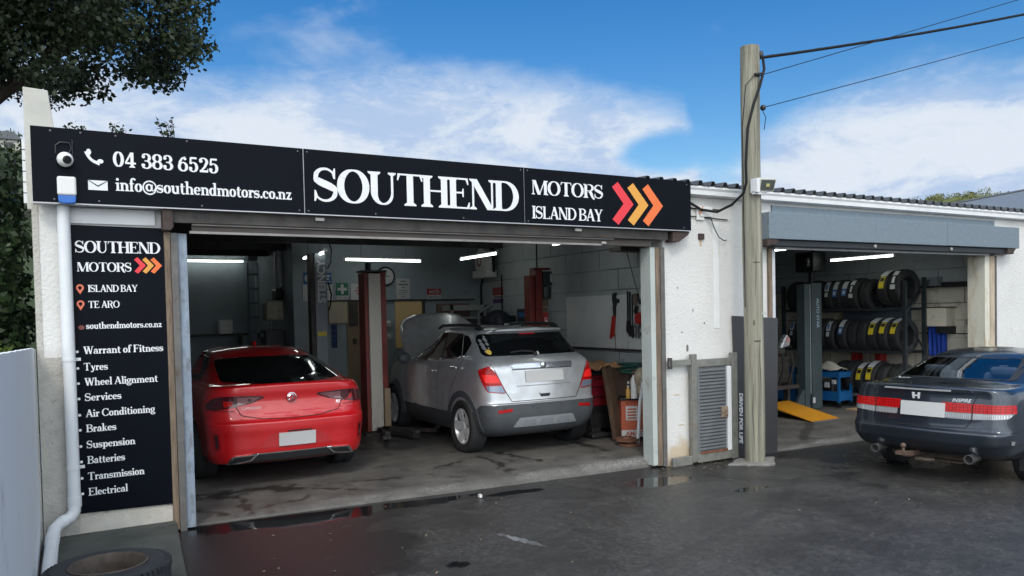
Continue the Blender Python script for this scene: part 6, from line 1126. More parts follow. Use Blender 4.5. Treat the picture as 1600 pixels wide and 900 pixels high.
for i, (y, z0, z1, r, lab) in enumerate(((8.735, 1.47, 2.07, .012, 'leftmost thin dark pry bar beside the board joint'), (8.685, 1.42, 2.06, .014, 'middle pry bar with a flat dark blade on the lining board'), (8.63, 1.40, 2.02, .010, 'thin grey rod hanging right of the pry bars'))):
    O = thing('pry_bar', (6.9, y, z0), lab, 'tool', 'bars hanging on the lining board'); mb = MB(); mb.tube([(6.905, y, z1), (6.905, y - .0, z0 + .15)], r, 8); mb.build('bar', tool_dk, O, True); mb = MB(); mb.prism([(y - .02, z0 + .18), (y + .02, z0 + .18), (y + .035, z0 + .05), (y + .01, z0), (y - .03, z0 + .03)], 6.895, 6.912, 'x'); mb.build('blade', tool_dk, O)
O = thing('hand_saw', (6.9, 8.53, 1.4), 'long narrow saw with a wooden handle on the lining board', 'tool'); mb = MB(); mb.prism([(8.50, 2.0), (8.55, 2.0), (8.575, 1.41), (8.545, 1.40)], 6.90, 6.906, 'x'); mb.build('blade', tool_gr, O); mb = MB(); mb.box(6.89, 6.92, 8.53, 8.60, 1.86, 2.03); mb.build('handle', timber, O, bevel=.01)
O = thing('hanging_chain', (6.85, 8.45, 1.85), 'chain hanging from a dark beam beside the right jamb', 'chain'); mb = MB()
p0, p1 = Vector((6.80, 8.60, 2.60)), Vector((6.84, 8.42, 2.02))
for i in range(22):
    p = p0.lerp(p1, i / 21); a = 0 if i % 2 else 90; d_ = (p1 - p0).normalized(); M_ = Matrix.Translation(p) @ d_.to_track_quat('Z', 'Y').to_matrix().to_4x4() @ Matrix.Rotation(R(a), 4, 'Z'); mb.tube([M_ @ Vector((.010 * math.cos(t_), 0, .019 * math.sin(t_))) for t_ in np.linspace(0, 2 * math.pi, 9)], .004, 4)
mb.build('links', tool_gr, O, True); mb = MB(); mb.tube([p1, p1 + Vector((0, -.01, -.09)), p1 + Vector((0, -.04, -.14)), p1 + Vector((0, -.06, -.08))], .016, 8); mb.build('hook', tool_dk, O, True); mb = MB(); mb.box(6.5, 6.94, 8.35, 8.6, 2.60, 2.66); mb.build('beam', dark_steel, O)
O = thing('chain_hoist', (6.85, 8.42, 1.5), 'red and grey hoist with a dark hook hanging low beside the right jamb', 'hoist'); mb = MB(); mb.lathe([(.001, -.04), (.075, -.04), (.085, 0), (.075, .04), (.001, .04)], 16, Matrix.Translation((6.87, 8.42, 1.68)) @ Matrix.Rotation(R(90), 4, 'Y')); mb.build('red_body', tool_red, O, True); mb = MB(); mb.tube([(6.87, 8.44, 1.62), (6.86, 8.47, 1.5), (6.86, 8.44, 1.42), (6.87, 8.41, 1.48)], .02, 8); mb.sphere((6.88, 8.49, 1.60), .05, 8, (1, 1, 1.5)); mb.build('chain_bag', tool_gr, O, True); mb = MB(); mb.tube([(6.88, 8.50, 1.85), (6.88, 8.53, 1.78), (6.88, 8.48, 1.72)], .03, 8); mb.build('hook', tool_dk, O, True)

# ------------------------------------------------------------------ clutter inside the right jamb
chest_red = mat('tool chest red', (.26, .014, .026), .4, dirt=((.08, .03, .03), .2, 8))
O = thing('tool_chest', (6.55, 9.1, .06), 'red drawer tool chest with a dark top beyond the silver car', 'chest'); mb = MB(); mb.box(6.28, 6.9, 8.80, 9.35, .47, .90); mb.build('cabinet', chest_red, O, bevel=.01); mb = MB(); mb.box(6.29, 6.89, 8.81, 9.34, .15, .468); mb.build('lower_cabinet', tool_dk, O, bevel=.01)
mb = MB()
for z_ in (.60, .74, .86): mb.box(6.30, 6.88, 8.788, 8.80, z_ - .008, z_ + .004)
mb.build('side_rib', black_ply, O)
for k in (2, 3, 4): mb = MB(); mb.box(6.268, 6.28, 8.83, 9.32, .20 + .132 * k, .315 + .132 * k); dr_ = mb.build('drawer', chest_red, O, bevel=.004); mb = MB(); mb.box(6.258, 6.269, 8.87, 9.28, .29 + .132 * k, .305 + .132 * k); mb.build('handle', tool_gr, dr_)
mb = MB(); mb.box(6.25, 6.92, 8.76, 9.38, .902, .94); mb.build('top', black_ply, O, bevel=.008)
mb = MB()
for x in (6.33, 6.85):
    for y in (8.86, 9.3): mb.tube([(x - .02, y, .10), (x + .02, y, .10)], .045, 12)
mb.build('caster', black_ply, O)
cloth_o = mat('tan rag', (.55, .30, .15), .9, var=.2, scale=12, bump=.5); mb = MB(); nx = 14
v_ = [(6.35 + .5 * i / nx, 8.70 + .7 * j / nx, .95 + .09 * vnoise(np.array([[i * 1.]]), np.array([[j * 1.]]), .35, 5)[0, 0] + .05 * vnoise(np.array([[i * 1.]]), np.array([[j * 1.]]), .9, 6)[0, 0]) for j in range(nx + 1) for i in range(nx + 1)]
mb.add(v_, [(j * (nx + 1) + i, j * (nx + 1) + i + 1, (j + 1) * (nx + 1) + i + 1, (j + 1) * (nx + 1) + i) for j in range(nx) for i in range(nx)]); o = mb.build('rag_heap', cloth_o, None, True, ang=80); solo(o, 'crumpled tan rags heaped on the red tool chest', 'cloth'); sd_ = o.modifiers.new('s', 'SOLIDIFY'); sd_.thickness = .02
O = thing('rusty_plank', (6.3, 8.35, .06), 'broad dark brown stained plank leaning on the clutter behind the silver car', 'plank'); mb = MB(); mb.box(-.20, .20, -.03, .03, 0, .98, Matrix.Translation((6.42, 8.27, .065)) @ Matrix.Rotation(R(20), 4, 'Z') @ Matrix.Rotation(R(-13), 4, 'X') @ Matrix.Rotation(R(5), 4, 'Y')); mb.build('board', mat('dark stained plank', (.075, .045, .028), .8, var=.35, scale=6, dirt=((.03, .02, .015), .3, 9), bump=.3, stretch=(2, 2, .5)), O, bevel=.006)
or_m = mat('faded orange red machine', (.46, .11, .06), .6, var=.1, dirt=((.2, .07, .05), .25, 9))
O = thing('parts_washer', (6.6, 8.1, .06), 'faded orange red machine cabinet with white panels beside the right jamb', 'machine'); Mw = Matrix.Translation((6.36, 8.22, 0)) @ Matrix.Rotation(R(-25), 4, 'Z')
mb = MB(); mb.box(0, .55, 0, .55, .10, .60, Mw); mb.build('cabinet', or_m, O, bevel=.01); mb = MB(); mb.box(.06, .22, -.006, -.001, .33, .52, Mw); mb.build('white_emblem', paper, O, bevel=.002); mb = MB()
for k in range(4): mb.box(.08, .2, -.010, -.0065, .35 + .04 * k, .37 + .04 * k, Mw)
mb.build('emblem_print', or_m, O); mb = MB(); mb.box(.0, .42, -.006, -.001, .11, .20, Mw); mb.build('letter_panel', paper, O); sans('AMATIC', .085, or_m, 'lettering', O, Mw @ facing((.21, -.009, .125)), bold=.002); mb = MB(); mb.box(-.02, .57, -.02, .57, .602, .63, Mw); mb.build('tray', tool_dk, O)
mb = MB()
for k in range(5): rr_ = .20 + .012 * math.sin(k * 2); mb.tube([(6.62 + rr_ * math.cos(a) + .01 * math.sin(3 * a + k), 8.22 + rr_ * 1.15 * math.sin(a), .98 + .022 * k + .03 * math.sin(a + k)) for a in np.linspace(0, 2 * math.pi, 30)], .014, 6)
solo(mb.build('hose_coil', mat('dark green hose', (.015, .07, .055), .45), None, True), 'coiled dark green hose on top of the clutter by the right jamb', 'hose')
clutter('carton', 'brown carton under the coiled green hose', 'box', [(6.45, 6.9, 8.2, 8.6, .64, .97)], mat('brown carton', (.06, .038, .026), .8, var=.15))
for i, (x, y, z, h, r, m, lab) in enumerate(((6.47, 8.08, .632, .36, .045, plastic_white, 'tall white spray bottle standing on the orange red machine'), (6.40, 8.12, .632, .17, .03, mat('amber bottle', (.45, .26, .05), .4), 'small amber bottle on the orange red machine'), (6.44, 8.16, .632, .22, .034, black_ply, 'black bottle behind the amber one on the machine'))):
    O = thing('bottle', (x, y, z), lab, 'bottle', 'bottles on the orange machine'); mb = MB(); mb.lathe([(.001, z), (r, z), (r, z + h * .68), (r * .5, z + h * .8), (r * .38, z + h * .86), (.001, z + h * .86)], 16, Matrix.Translation((x, y, 0))); mb.build('body', m, O, True); mb = MB(); mb.lathe([(r * .45, z + h * .862), (r * .45, z + h), (.001, z + h)], 12, Matrix.Translation((x, y, 0))); mb.build('cap', paper if i else sign_red, O)
O = thing('mop', (6.42, 7.95, .06), 'white handled mop with a tan cloth head propped against the right jamb', 'mop'); mb = MB(); mb.tube([(6.33, 7.85, .08), (6.36, 7.83, .6), (6.46, 7.86, .95)], .022, 8); mb.build('handle', white_trim, O, True); mb = MB(); mb.sphere((6.48, 7.92, .92), .13, 10, (.8, .8, 1.0)); mb.sphere((6.50, 7.95, .78), .10, 10, (.7, .7, 1.4)); mb.build('cloth', mat('tan mop cloth', (.42, .36, .26), .95, var=.25, scale=20, bump=.8), O, True)
for i, (y, x) in enumerate(((8.36, 6.80), (8.27, 6.82))):
    mb = MB(); mb.tube([(x, y, .9), (x + .06, y - .03, 1.36)], .012, 8); mb.sphere((x + .06, y - .03, 1.36), .018, 6); solo(mb.build('chrome_rod', chrome, None, True), ('left' if i == 0 else 'right') + ' of the two slanting chrome rods against the block wall', 'rod', 'chrome rods by the block wall')
for i, (x, y, z, lab) in enumerate(((6.24, 7.90, .062, 'lower rusty brake disc lying by the right jamb'), (6.22, 7.93, .118, 'upper rusty brake disc stacked by the right jamb'))):
    O = thing('brake_disc', (x, y, z), lab, 'disc', 'rusty brake discs on the floor'); mb = MB(); mb.lathe([(.001, .05), (.07, .05), (.075, .028), (.155, .028), (.155, 0), (.001, 0)], 28, Matrix.Translation((x, y, z))); mb.build('disc', mat('rusty iron', (.17, .08, .05), .85, .2, var=.4, scale=12), O, True, ang=25)
clutter('jack', 'dark floor jack lying behind the silver car near the red chest', 'jack', [(6.12, 6.36, 8.58, 9.0, .075, .14), (6.15, 6.3, 8.6, 8.72, .14, .20)], tool_dk, [([(6.1, 8.55, .1), (6.4, 8.55, .1)], .04)])

# ------------------------------------------------------------------ second bay: tyres and rack
def tyre_mb(r=.315, w=.205, hole=.19):
    mb = MB(); h = w / 2; pr = [(hole, -h * .75), (hole + .03, -h * .95), (r * .86, -h), (r * .965, -h * .85), (r, -h * .55)]
    for g in (-.35, 0, .35): pr += [(r + .002, h * (g - .06)), (r - .009, h * (g - .045)), (r - .009, h * (g + .045)), (r + .002, h * (g + .06))]
    pr += [(r, h * .55), (r * .965, h * .85), (r * .86, h), (hole + .03, h * .95), (hole, h * .75)]
    mb.lathe(pr, 44, Matrix.Rotation(R(-90), 4, 'X'), closed=True); return mb
new_tyre = mat('new tyre rubber', (.028, .029, .031), .7, var=.2, scale=8, bump=.15, bscale=120)
tme = tyre_mb().build('tyre', new_tyre, None, True, ang=35).data; bpy.data.objects.remove(bpy.data.objects['tyre'])
yel = mat('yellow label paper', (.78, .62, .03), .5); blu = mat('blue label print', (.06, .20, .52), .5); wht = mat('white label paper', (.68, .69, .69), .5); blk_ink = mat('black label print', (.015, .015, .02), .5)
def strip_label(tyre, r, a0, a1, dy, wd, m, name, off=.006, skew=0.):
    mb = MB(); n = 8; v = []
    for i in range(n + 1):
        a = R(a0 + (a1 - a0) * i / n); s_ = skew * i / n; v += [(-(r + off) * math.cos(a), dy - wd / 2 + s_, (r + off) * math.sin(a)), (-(r + off) * math.cos(a), dy + wd / 2 + s_, (r + off) * math.sin(a))]
    mb.add(v, [(2 * i, 2 * i + 1, 2 * i + 3, 2 * i + 2) for i in range(n)]); o = mb.build(name, m, tyre, True, local=True); return o
def tyre(y, x, z, label, style=None, sc=1.0, group=None, rot=0):
    o = bpy.data.objects.new('tyre', tme); COL.objects.link(o); sc *= random.uniform(.955, 1.02); o.location = (x + random.uniform(-.015, .015), y, z - .315 * (1 - sc)); o.scale = (sc, random.uniform(.94, 1.06), sc); o.rotation_euler = (0, random.uniform(-.12, .12), R(rot + random.uniform(-2.5, 2.5))); tag(o, label, 'tyre', group); ORG[o] = Vector()
    if style == 'yellow':
        w = strip_label(o, .317, 46, 84, .0, .12, wht, 'tread_label', .012, skew=-.03); strip_label(o, .317, 6, 24, .0, .095, yel, 'yellow_tag'); strip_label(o, .317, 24.5, 45, .0, .095, yel, 'yellow_tag'); strip_label(o, .317, 28, 41, .0, .075, blk_ink, 'label_print', .0075)
    if style == 'blue':
        strip_label(o, .317, 28, 66, .0, .095, wht, 'tread_label', skew=.03); strip_label(o, .317, 2, 27.5, .0, .090, blu, 'blue_tag'); strip_label(o, .317, 8, 20, .0, .05, wht, 'label_print', .0075)
    if style == 'white':
        strip_label(o, .317, 22, 66, .0, .095, wht, 'tread_label', skew=.04); strip_label(o, .317, 28, 50, .01, .045, blu, 'label_print', .0075, skew=.03); strip_label(o, .317, 2, 18, .0, .07, wht, 'lower_label')
    if style == 'dotted':
        strip_label(o, .317, 35, 55, .0, .09, wht, 'tread_label'); strip_label(o, .317, 5, 34, .0, .07, blk_ink, 'label_print'); strip_label(o, .317, 9, 30, .0, .045, wht, 'label_text', .0075); strip_label(o, .317, -10, 4, .0, .09, wht, 'lower_label')
    return o
G_T = 'new tyres on the rack'; XR = 12.69
top = [(8.33, 'dotted', 'tyre with white and black printed strip, raised at the top shelf near end'), (8.56, 'yellow', 'tyre with a yellow tag, high at the near end of the top shelf')]
for y, s_, l in top: tyre(y, XR - .02, 2.07 if s_ else 2.03, l or 'bare tyre at the near end of the top shelf, beside the rack upright', s_, 1.02, G_T)
for y, s_, l in ((8.96, None, None), (9.18, 'dotted', 'tyre with a black and white printed strip, nearest of the long top shelf row'), (9.37, 'blue', 'second tyre of the long top shelf row, white label over blue'), (9.54, 'blue', 'third tyre of the long top shelf row, white label over blue'), (9.71, 'white', 'top shelf tyre with a long white label beside the lift post'), (9.93, None, None), (10.14, None, None), (10.35, None, None), (10.56, None, None)): tyre(y, XR, 1.985, l or 'plain dark tyre in the long row on the top shelf', s_, .97, G_T)
for y, s_, l in ((8.37, 'yellow', 'nearest yellow tagged tyre on the middle shelf'), (8.58, 'yellow', 'second yellow tagged tyre on the middle shelf'), (8.80, 'yellow', 'third yellow tagged tyre on the middle shelf'), (9.01, None, None), (9.215, None, None), (9.42, 'blue', 'middle shelf tyre with a blue label right of the lift post'), (9.68, 'white', 'middle shelf tyre with a white label just right of the lift post'), (9.9, None, None), (10.1, None, None), (10.30, 'white', 'middle shelf tyre with a white label just left of the lift post'), (10.53, 'white', 'farthest labelled tyre on the middle shelf, left of the lift post')): tyre(y, XR, 1.245, l or 'plain dark tyre in the row on the middle shelf', s_, .99, G_T)
for y, s_, l in ((8.40, None, None), (8.62, None, None), (8.84, 'yellow', 'right yellow tagged tyre on the bottom shelf'), (9.06, 'yellow', 'left yellow tagged tyre on the bottom shelf'), (9.29, None, None), (9.52, None, None)): tyre(y, XR, .455, l or 'plain dark tyre in the row on the bottom shelf', s_, 1.0, G_T)
rack_m = mat('dark rack steel', (.035, .045, .05), .5, .3); O = thing('tyre_rack', (12.7, 9.3, -.05), 'dark steel three shelf tyre rack along the wall of the second bay', 'rack')
for y in (8.17, 10.75):
    for x in (12.40, 12.95): mb = MB(); mb.box(x, x + .055, y - .03, y + .03, -.05, 2.20 + (.06 if x > 12.6 else 0)); mb.build('upright', rack_m, O)
for z in (1.735, .985, .195):
    for x in (12.42, 12.93): mb = MB(); mb.box(x, x + .03, 8.20, 10.72, z - .05, z); mb.build('beam', rack_m if z > .5 else tool_gr, O)
mb = MB(); mb.tube([(12.43, 8.15, .3), (12.97, 8.15, .9)], .018, 6); mb.tube([(12.97, 8.15, .95), (12.43, 8.15, 1.6)], .018, 6); mb.tube([(12.43, 8.15, 1.65), (12.97, 8.15, 2.1)], .018, 6); mb.build('brace', rack_m, O)
mb = MB(); mb.box(13.1, 13.28, 8.6, 9.9, 1.5, 2.0); solo(mb.build('backing_sheet', mat('blue grey sheet', (.10, .13, .17), .7), None), 'blue grey sheet seen between the tyres behind the rack', 'sheet')
for y in (9.0, 9.5): mb = MB(); mb.box(12.95, 13.15, y, y + .12, .5, .95); solo(mb.build('red_can', tool_red, None, bevel=.02), 'red can standing behind the bottom tyres', 'can', 'red cans behind the tyres')
# trolleys
tb_ = mat('blue trolley paint', (.012, .13, .36), .4, dirt=((.02, .05, .1), .2, 9))
def trolley(x, y, rz, label, h=.64):
    O = thing('tool_trolley', (x, y, -.05), label, 'trolley', 'blue trolleys by the lift post', R(rz)); ORG[O] = Vector(); w, d = .19, .34
    for sx in (-1, 1):
        for sy in (-1, 1): mb = MB(); mb.box(sx * w - .02, sx * w + .02, sy * d - .02, sy * d + .02, .09, h); mb.build('post', tb_, O, local=True)
    for z, t_ in ((.12, .17), (h - .10, .10)): mb = MB(); mb.box(-w, w, -d, d, z, z + .012); mb.box(-w - .012, -w, -d, d, z, z + t_); mb.box(w, w + .012, -d, d, z, z + t_); mb.box(-w, w, -d - .012, -d, z, z + t_); mb.box(-w, w, d, d + .012, z, z + t_); mb.build('tray', tb_, O, local=True)
    for sx in (-1, 1):
        for sy in (-1, 1): mb = MB(); mb.tube([(sx * w - .015, sy * d, .045), (sx * w + .015, sy * d, .045)], .045, 12); mb.build('caster', black_ply, O, local=True)
    return O
trolley(12.2, 9.55, 5, 'blue steel trolley with a pale cloth on top, right of the lift post', .64); trolley(11.75, 10.15, 4, 'blue steel trolley half hidden left of the dark lift post', .70)
mb = MB(); v_ = [(12.02 + .4 * i / 10, 9.28 + .5 * j / 10, .60 + .16 * math.exp(-((i - 5) ** 2 + (j - 5) ** 2) / 14) + .05 * vnoise(np.array([[i * 1.]]), np.array([[j * 1.]]), .7, 8)[0, 0]) for j in range(11) for i in range(11)]; mb.add(v_, [(j * 11 + i, j * 11 + i + 1, (j + 1) * 11 + i + 1, (j + 1) * 11 + i) for j in range(10) for i in range(10)]); o = mb.build('cloth', mat('pale cloth', (.55, .50, .42), .9, var=.1), None, True, ang=80); solo(o, 'crumpled pale cloth on top of the right blue trolley', 'cloth'); o.modifiers.new('s', 'SOLIDIFY').thickness = .012
clutter('parts_bag', 'dark bag with a white tag on the lower tray of the right blue trolley', 'bag', [(12.06, 12.32, 9.35, 9.7, .12, .40)], black_ply, bevel=.05); mb = MB(); mb.box(12.03, 12.055, 9.40, 9.50, .30, .40); mb.box(12.0, 12.05, 9.24, 9.32, .38, .45); solo(mb.build('white_tag', wht, None, bevel=.005), 'white tags hanging at the right blue trolley', 'tag')
# ramp
O = thing('drive_on_ramp', (10.5, 8.9, -.05), 'bright yellow steel ramp sloping down to the floor of the second bay', 'ramp'); yl = mat('yellow ramp paint', (.62, .27, .015), .5, var=.08, dirt=((.30, .14, .02), .2, 10), bump=.2, bscale=60)
A4 = [Vector((10.22, 8.28, -.042)), Vector((10.92, 8.34, -.042)), Vector((10.90, 9.35, .16)), Vector((10.22, 9.26, .16))]
mb = MB(); lo = [p - Vector((0, 0, .03)) for p in A4]; lo[0].z = lo[1].z = -.05; mb.add([tuple(p) for p in A4 + lo], [(0, 1, 2, 3), (7, 6, 5, 4), (0, 4, 5, 1), (1, 5, 6, 2), (2, 6, 7, 3), (3, 7, 4, 0)]); mb.build('deck', yl, O)
mb = MB(); mb.box(10.21, 10.93, 8.265, 8.285, -.05, -.035); mb.build('lip', tool_gr, O); mb = MB(); mb.box(10.24, 10.30, 9.1, 9.25, -.05, .11); mb.box(10.8, 10.86, 9.15, 9.3, -.05, .11); mb.build('leg', tool_dk, O)
# left of the post: stripped engine parts, lamp
O = thing('engine_on_stand', (10.7, 9.5, -.05), 'dark stripped engine parts on a stand, seen past the charcoal board', 'engine'); mb = MB(); mb.box(10.3, 10.9, 9.3, 9.8, .45, .95); mb.box(10.25, 10.75, 9.25, 9.7, .95, 1.12); mb.build('block', mat('greasy casting', (.05, .045, .04), .6, .4, var=.5, scale=14, dirt=((.16, .13, .11), .3, 14)), O, bevel=.05); mb = MB()
for k in (0, 2, 5): a = k * 2.3; mb.tube([(10.35 + .08 * k, 9.22, .5 + .06 * math.sin(a)), (10.40 + .08 * k, 9.15, .75 + .1 * math.cos(a)), (10.45 + .07 * k, 9.2, 1.0)], .022, 7)
mb.build('pipe', mat('dull pipes', (.035, .03, .028), .6, .4, var=.5), O, True); mb = MB(); mb.box(10.25, 11.0, 9.2, 9.8, .38, .44); mb.build('shelf', mat('brown shelf', (.05, .04, .035), .8), O); mb = MB()
for x in (10.3, 10.95): mb.box(x, x + .05, 9.4, 9.5, -.05, .38)
mb.build('stand_leg', dark_steel, O)
O = thing('headlamp', (10.42, 9.0, 1.1), 'loose clear car headlamp resting on the engine parts', 'headlamp'); mb = MB(); mb.prism([(10.28, 1.10), (10.50, 1.14), (10.52, 1.26), (10.44, 1.34), (10.36, 1.26)], 8.96, 9.06); mb.build('lens', lamp_clear, O, bevel=.02); mb = MB(); mb.prism([(10.40, 1.20), (10.49, 1.21), (10.48, 1.28), (10.43, 1.30)], 8.95, 8.962); mb.build('bulb_lens', mat('pinkish lens', (.5, .25, .22), .2), O)
clutter('dark_bin', 'dark round bin on the floor behind the charcoal board', 'bin', [], mat('dark green bin', (.02, .035, .03), .6), [([(10.5, 9.9, -.05), (10.5, 9.9, .36)], .22)], .01)
mb = MB(); mb.tube([(9.9, 12.6, 1.0), (10.1, 12.6, 1.0)], .3, 24); mb.tube([(10.3, 12.6, 1.05), (10.5, 12.6, 1.05)], .3, 24)
# side wall of bay two
O = thing('towel_dispenser', (13.2, 8.03, 1.38), 'grubby cream wall cabinet with a blue stripe above blue cloth', 'dispenser'); mb = MB(); mb.box(13.02, 13.298, 7.81, 8.26, 1.40, 1.72); mb.build('case', mat('grubby cream metal', (.76, .70, .57), .6, dirt=((.25, .18, .12), .2, 8)), O, bevel=.006); mb = MB(); mb.box(13.01, 13.3, 8.20, 8.23, 1.40, 1.715); mb.build('blue_stripe', sign_blue, O); mb = MB(); mb.box(13.0, 13.3, 7.78, 8.28, 1.722, 1.735); mb.build('lid', tool_dk, O); mb = MB(); mb.box(13.05, 13.3, 7.80, 8.0, 1.28, 1.395); mb.build('spout', tool_dk, O)
O = thing('blue_cloth', (13.2, 8.05, .9), 'bright blue work cloth hanging under the cream wall cabinet', 'cloth'); mb = MB(); nn_ = 24
v_ = [(13.16 + .035 * math.sin(i * 1.1 + j * .08), 7.88 + .34 * i / nn_ - .02 * (j / 12) * (i / nn_ - .5), 1.40 - .52 * j / 12) for j in range(13) for i in range(nn_ + 1)]; mb.add(v_, [(j * (nn_ + 1) + i, j * (nn_ + 1) + i + 1, (j + 1) * (nn_ + 1) + i + 1, (j + 1) * (nn_ + 1) + i) for j in range(12) for i in range(nn_)]); o = mb.build('fabric', mat('blue work cloth', (.012, .055, .36), .85, var=.1), O, True, ang=80); o.modifiers.new('s', 'SOLIDIFY').thickness = .012
O = thing('fire_pipe', (13.27, 7.48, 1.5), 'thin red pipe running down the cream block wall to a valve', 'pipe'); mb = MB(); mb.tube([(13.27, 7.43, 3.05), (13.27, 7.43, 2.12), (13.25, 7.50, 2.05), (13.25, 7.52, 1.5)], .022, 8); mb.build('pipe', mat('brick red pipe', (.32, .09, .06), .5), O, True); mb = MB(); mb.box(13.2, 13.3, 7.45, 7.58, 1.42, 1.53); mb.tube([(13.22, 7.5, 1.50), (13.15, 7.5, 1.50)], .04, 10); mb.box(13.22, 13.3, 7.32, 7.42, 1.26, 1.46); mb.build('valve', mat('brass grey valve', (.42, .36, .26), .5, .4), O, bevel=.006)
O = thing('wall_shelf', (13.2, 7.9, 2.05), 'narrow black shelf with a small grey box on the side wall', 'shelf'); mb = MB(); mb.box(13.08, 13.3, 7.42, 8.42, 2.075, 2.10); mb.box(13.2, 13.3, 7.5, 8.0, 2.10, 2.16); mb.build('board', black_ply, O); mb = MB(); mb.box(13.12, 13.28, 8.02, 8.16, 2.10, 2.26); mb.build('grey_box', grey_lift, O, bevel=.006)
mb = MB(); mb.box(13.27, 13.3, 7.3, 8.45, 1.262, 1.278); mb.box(13.25, 13.3, 7.45, 7.5, 1.0, 1.08); solo(mb.build('cable_rail', tool_dk, None), 'thin dark rail along the cream block wall', 'rail')
# litter on the bay floors and road
mb = MB(); mb.box(11.9, 12.3, 8.75, 8.95, -.048, -.03, Matrix.Rotation(0, 4, 'Z')); solo(mb.build('flat_carton', mat('flattened carton', (.42, .28, .16), .9), None), 'flattened piece of tan carton on the floor beside the rack', 'carton')
mb = MB(); mb.box(11.9, 12.0, 8.45, 8.6, -.05, .05); mb.box(11.93, 11.97, 8.42, 8.45, .0, .04); solo(mb.build('black_tool', tool_dk, None, bevel=.01), 'small black tool on the floor before the bottom tyres', 'tool')
mb = MB()
for i in range(120):
    x, y = (random.uniform(5.7, 7.6), random.uniform(6.55, 6.93)) if i < 50 else (random.uniform(.2, 9), random.uniform(3.5, 6.9)); s_ = random.uniform(.006, .015); mb.cbox((x, y, float(road_z(x)) + .006), (s_ * 1.8, s_, .004), (random.uniform(-.3, .3), random.uniform(-.3, .3), random.uniform(0, 3)))
tag(mb.build('leaf_litter', mat('dead leaves and grit', (.16, .13, .09), .9, var=.5, scale=40), None), kind='stuff')
mb = MB(); mb.box(-.013, .013, -.02, .02, 0, .03, Matrix.Translation((3.45, 6.72, .0))); solo(mb.build('paper_scrap', wht, None), 'white scrap of paper lying in the long puddle', 'scrap')
mb = MB(); mb.box(4.34, 4.44, 6.55, 6.6, -.03, .0)
# old wheel lying on the pad
O = thing('old_wheel', (.17, 5.26, .13), 'old car wheel with a rusty rim lying on the mossy concrete pad', 'wheel'); M0 = Matrix.Translation((.17, 5.28, .235)); mb = MB()
mb.lathe([(.215, -.09), (.24, -.105), (.31, -.10), (.335, -.075), (.345, -.05), (.345, -.008), (.337, -.004), (.337, .004), (.345, .008), (.345, .05), (.335, .075), (.31, .10), (.24, .105), (.215, .09)], 60, M0)
for k in range(60):
    a = 2 * math.pi * k / 60
    for s_ in (-1, 1): mb.cbox((.17 + .338 * math.cos(a), 5.28 + .338 * math.sin(a), .235 + s_ * .07), (.028, .02, .035), (0, 0, a))
W_ = mb.build('tyre', mat('old tyre rubber', (.022, .024, .028), .8, var=.3, scale=9, bump=.4, bscale=60), O, True); mb = MB(); mb.lathe([(.222, .100), (.214, .106), (.20, .09), (.192, .02), (.185, -.03), (.12, -.02), (.09, .005), (.035, .005), (.033, -.02), (.001, -.02)], 48, M0); mb.build('rim', mat('rusty rim', (.085, .068, .055), .8, .2, var=.4, scale=8, dirt=((.16, .10, .06), .3, 12)), O, True); mb = MB()
for k in range(5): a = 2 * math.pi * k / 5; mb.tube([(.17 + .06 * math.cos(a), 5.28 + .06 * math.sin(a), .238), (.17 + .06 * math.cos(a), 5.28 + .06 * math.sin(a), .246)], .012, 8)
mb.build('bolt_hole', gap_m, O)
# ------------------------------------------------------------------ trees, shrubs, hills
def leaf_mat(name, a, b_, tr=.25):
    m = bpy.data.materials.new(name); m.use_nodes = True; t = m.node_tree; b = t.nodes['Principled BSDF']; L = t.links.new; b.inputs['Roughness'].default_value = .45; b.inputs['Specular IOR Level'].default_value = .35
    at = t.nodes.new('ShaderNodeAttribute'); at.attribute_name = 'tone'; mx = t.nodes.new('ShaderNodeMix'); mx.data_type = 'RGBA'; mx.inputs['A'].default_value = (*a, 1); mx.inputs['B'].default_value = (*b_, 1); L(at.outputs['Fac'], mx.inputs['Factor']); L(mx.outputs['Result'], b.inputs['Base Color'])
    tl = t.nodes.new('ShaderNodeBsdfTranslucent'); L(mx.outputs['Result'], tl.inputs[0]); ms = t.nodes.new('ShaderNodeMixShader'); ms.inputs[0].default_value = tr; L(b.outputs[0], ms.inputs[1]); L(tl.outputs[0], ms.inputs[2]); L(ms.outputs[0], t.nodes['Material Output'].inputs[0]); return m
def leaves(name, P, size, m, parent, seed=1, long=2.0, tone=None):
    """one mesh of pointed leaf faces at points P"""
    r = np.random.default_rng(seed); n = len(P); d = r.normal(size=(n, 3)); d[:, 2] -= .25; d /= np.linalg.norm(d, axis=1)[:, None]; e = np.cross(d, r.normal(size=(n, 3))); e /= np.linalg.norm(e, axis=1)[:, None]; s = size * r.uniform(.6, 1.35, (n, 1))
    org = np.array(ORG.get(parent, Vector())); P = P - org; nn = np.cross(d, e)
    V_ = np.stack([P, P + d * s * .5 * long * .5 + e * s * .28 + nn * s * .05, P + d * s * long * .5, P + d * s * .5 * long * .5 - e * s * .28 + nn * s * .05], 1).reshape(-1, 3); me = bpy.data.meshes.new(name); me.vertices.add(4 * n); me.vertices.foreach_set('co', V_.astype(np.float32).ravel()); me.loops.add(4 * n); me.loops.foreach_set('vertex_index', np.arange(4 * n, dtype=np.int32)); me.polygons.add(n); me.polygons.foreach_set('loop_start', np.arange(0, 4 * n, 4, dtype=np.int32)); me.polygons.foreach_set('loop_total', np.full(n, 4, np.int32)); me.update(calc_edges=True)
    a = me.attributes.new('tone', 'FLOAT', 'POINT'); tn_ = r.random(n) if tone is None else np.clip(tone + r.normal(size=n) * .2, 0, 1); a.data.foreach_set('value', np.repeat(tn_, 4).astype(np.float32)); me.materials.append(m); o = bpy.data.objects.new(name, me); return link(o, parent)
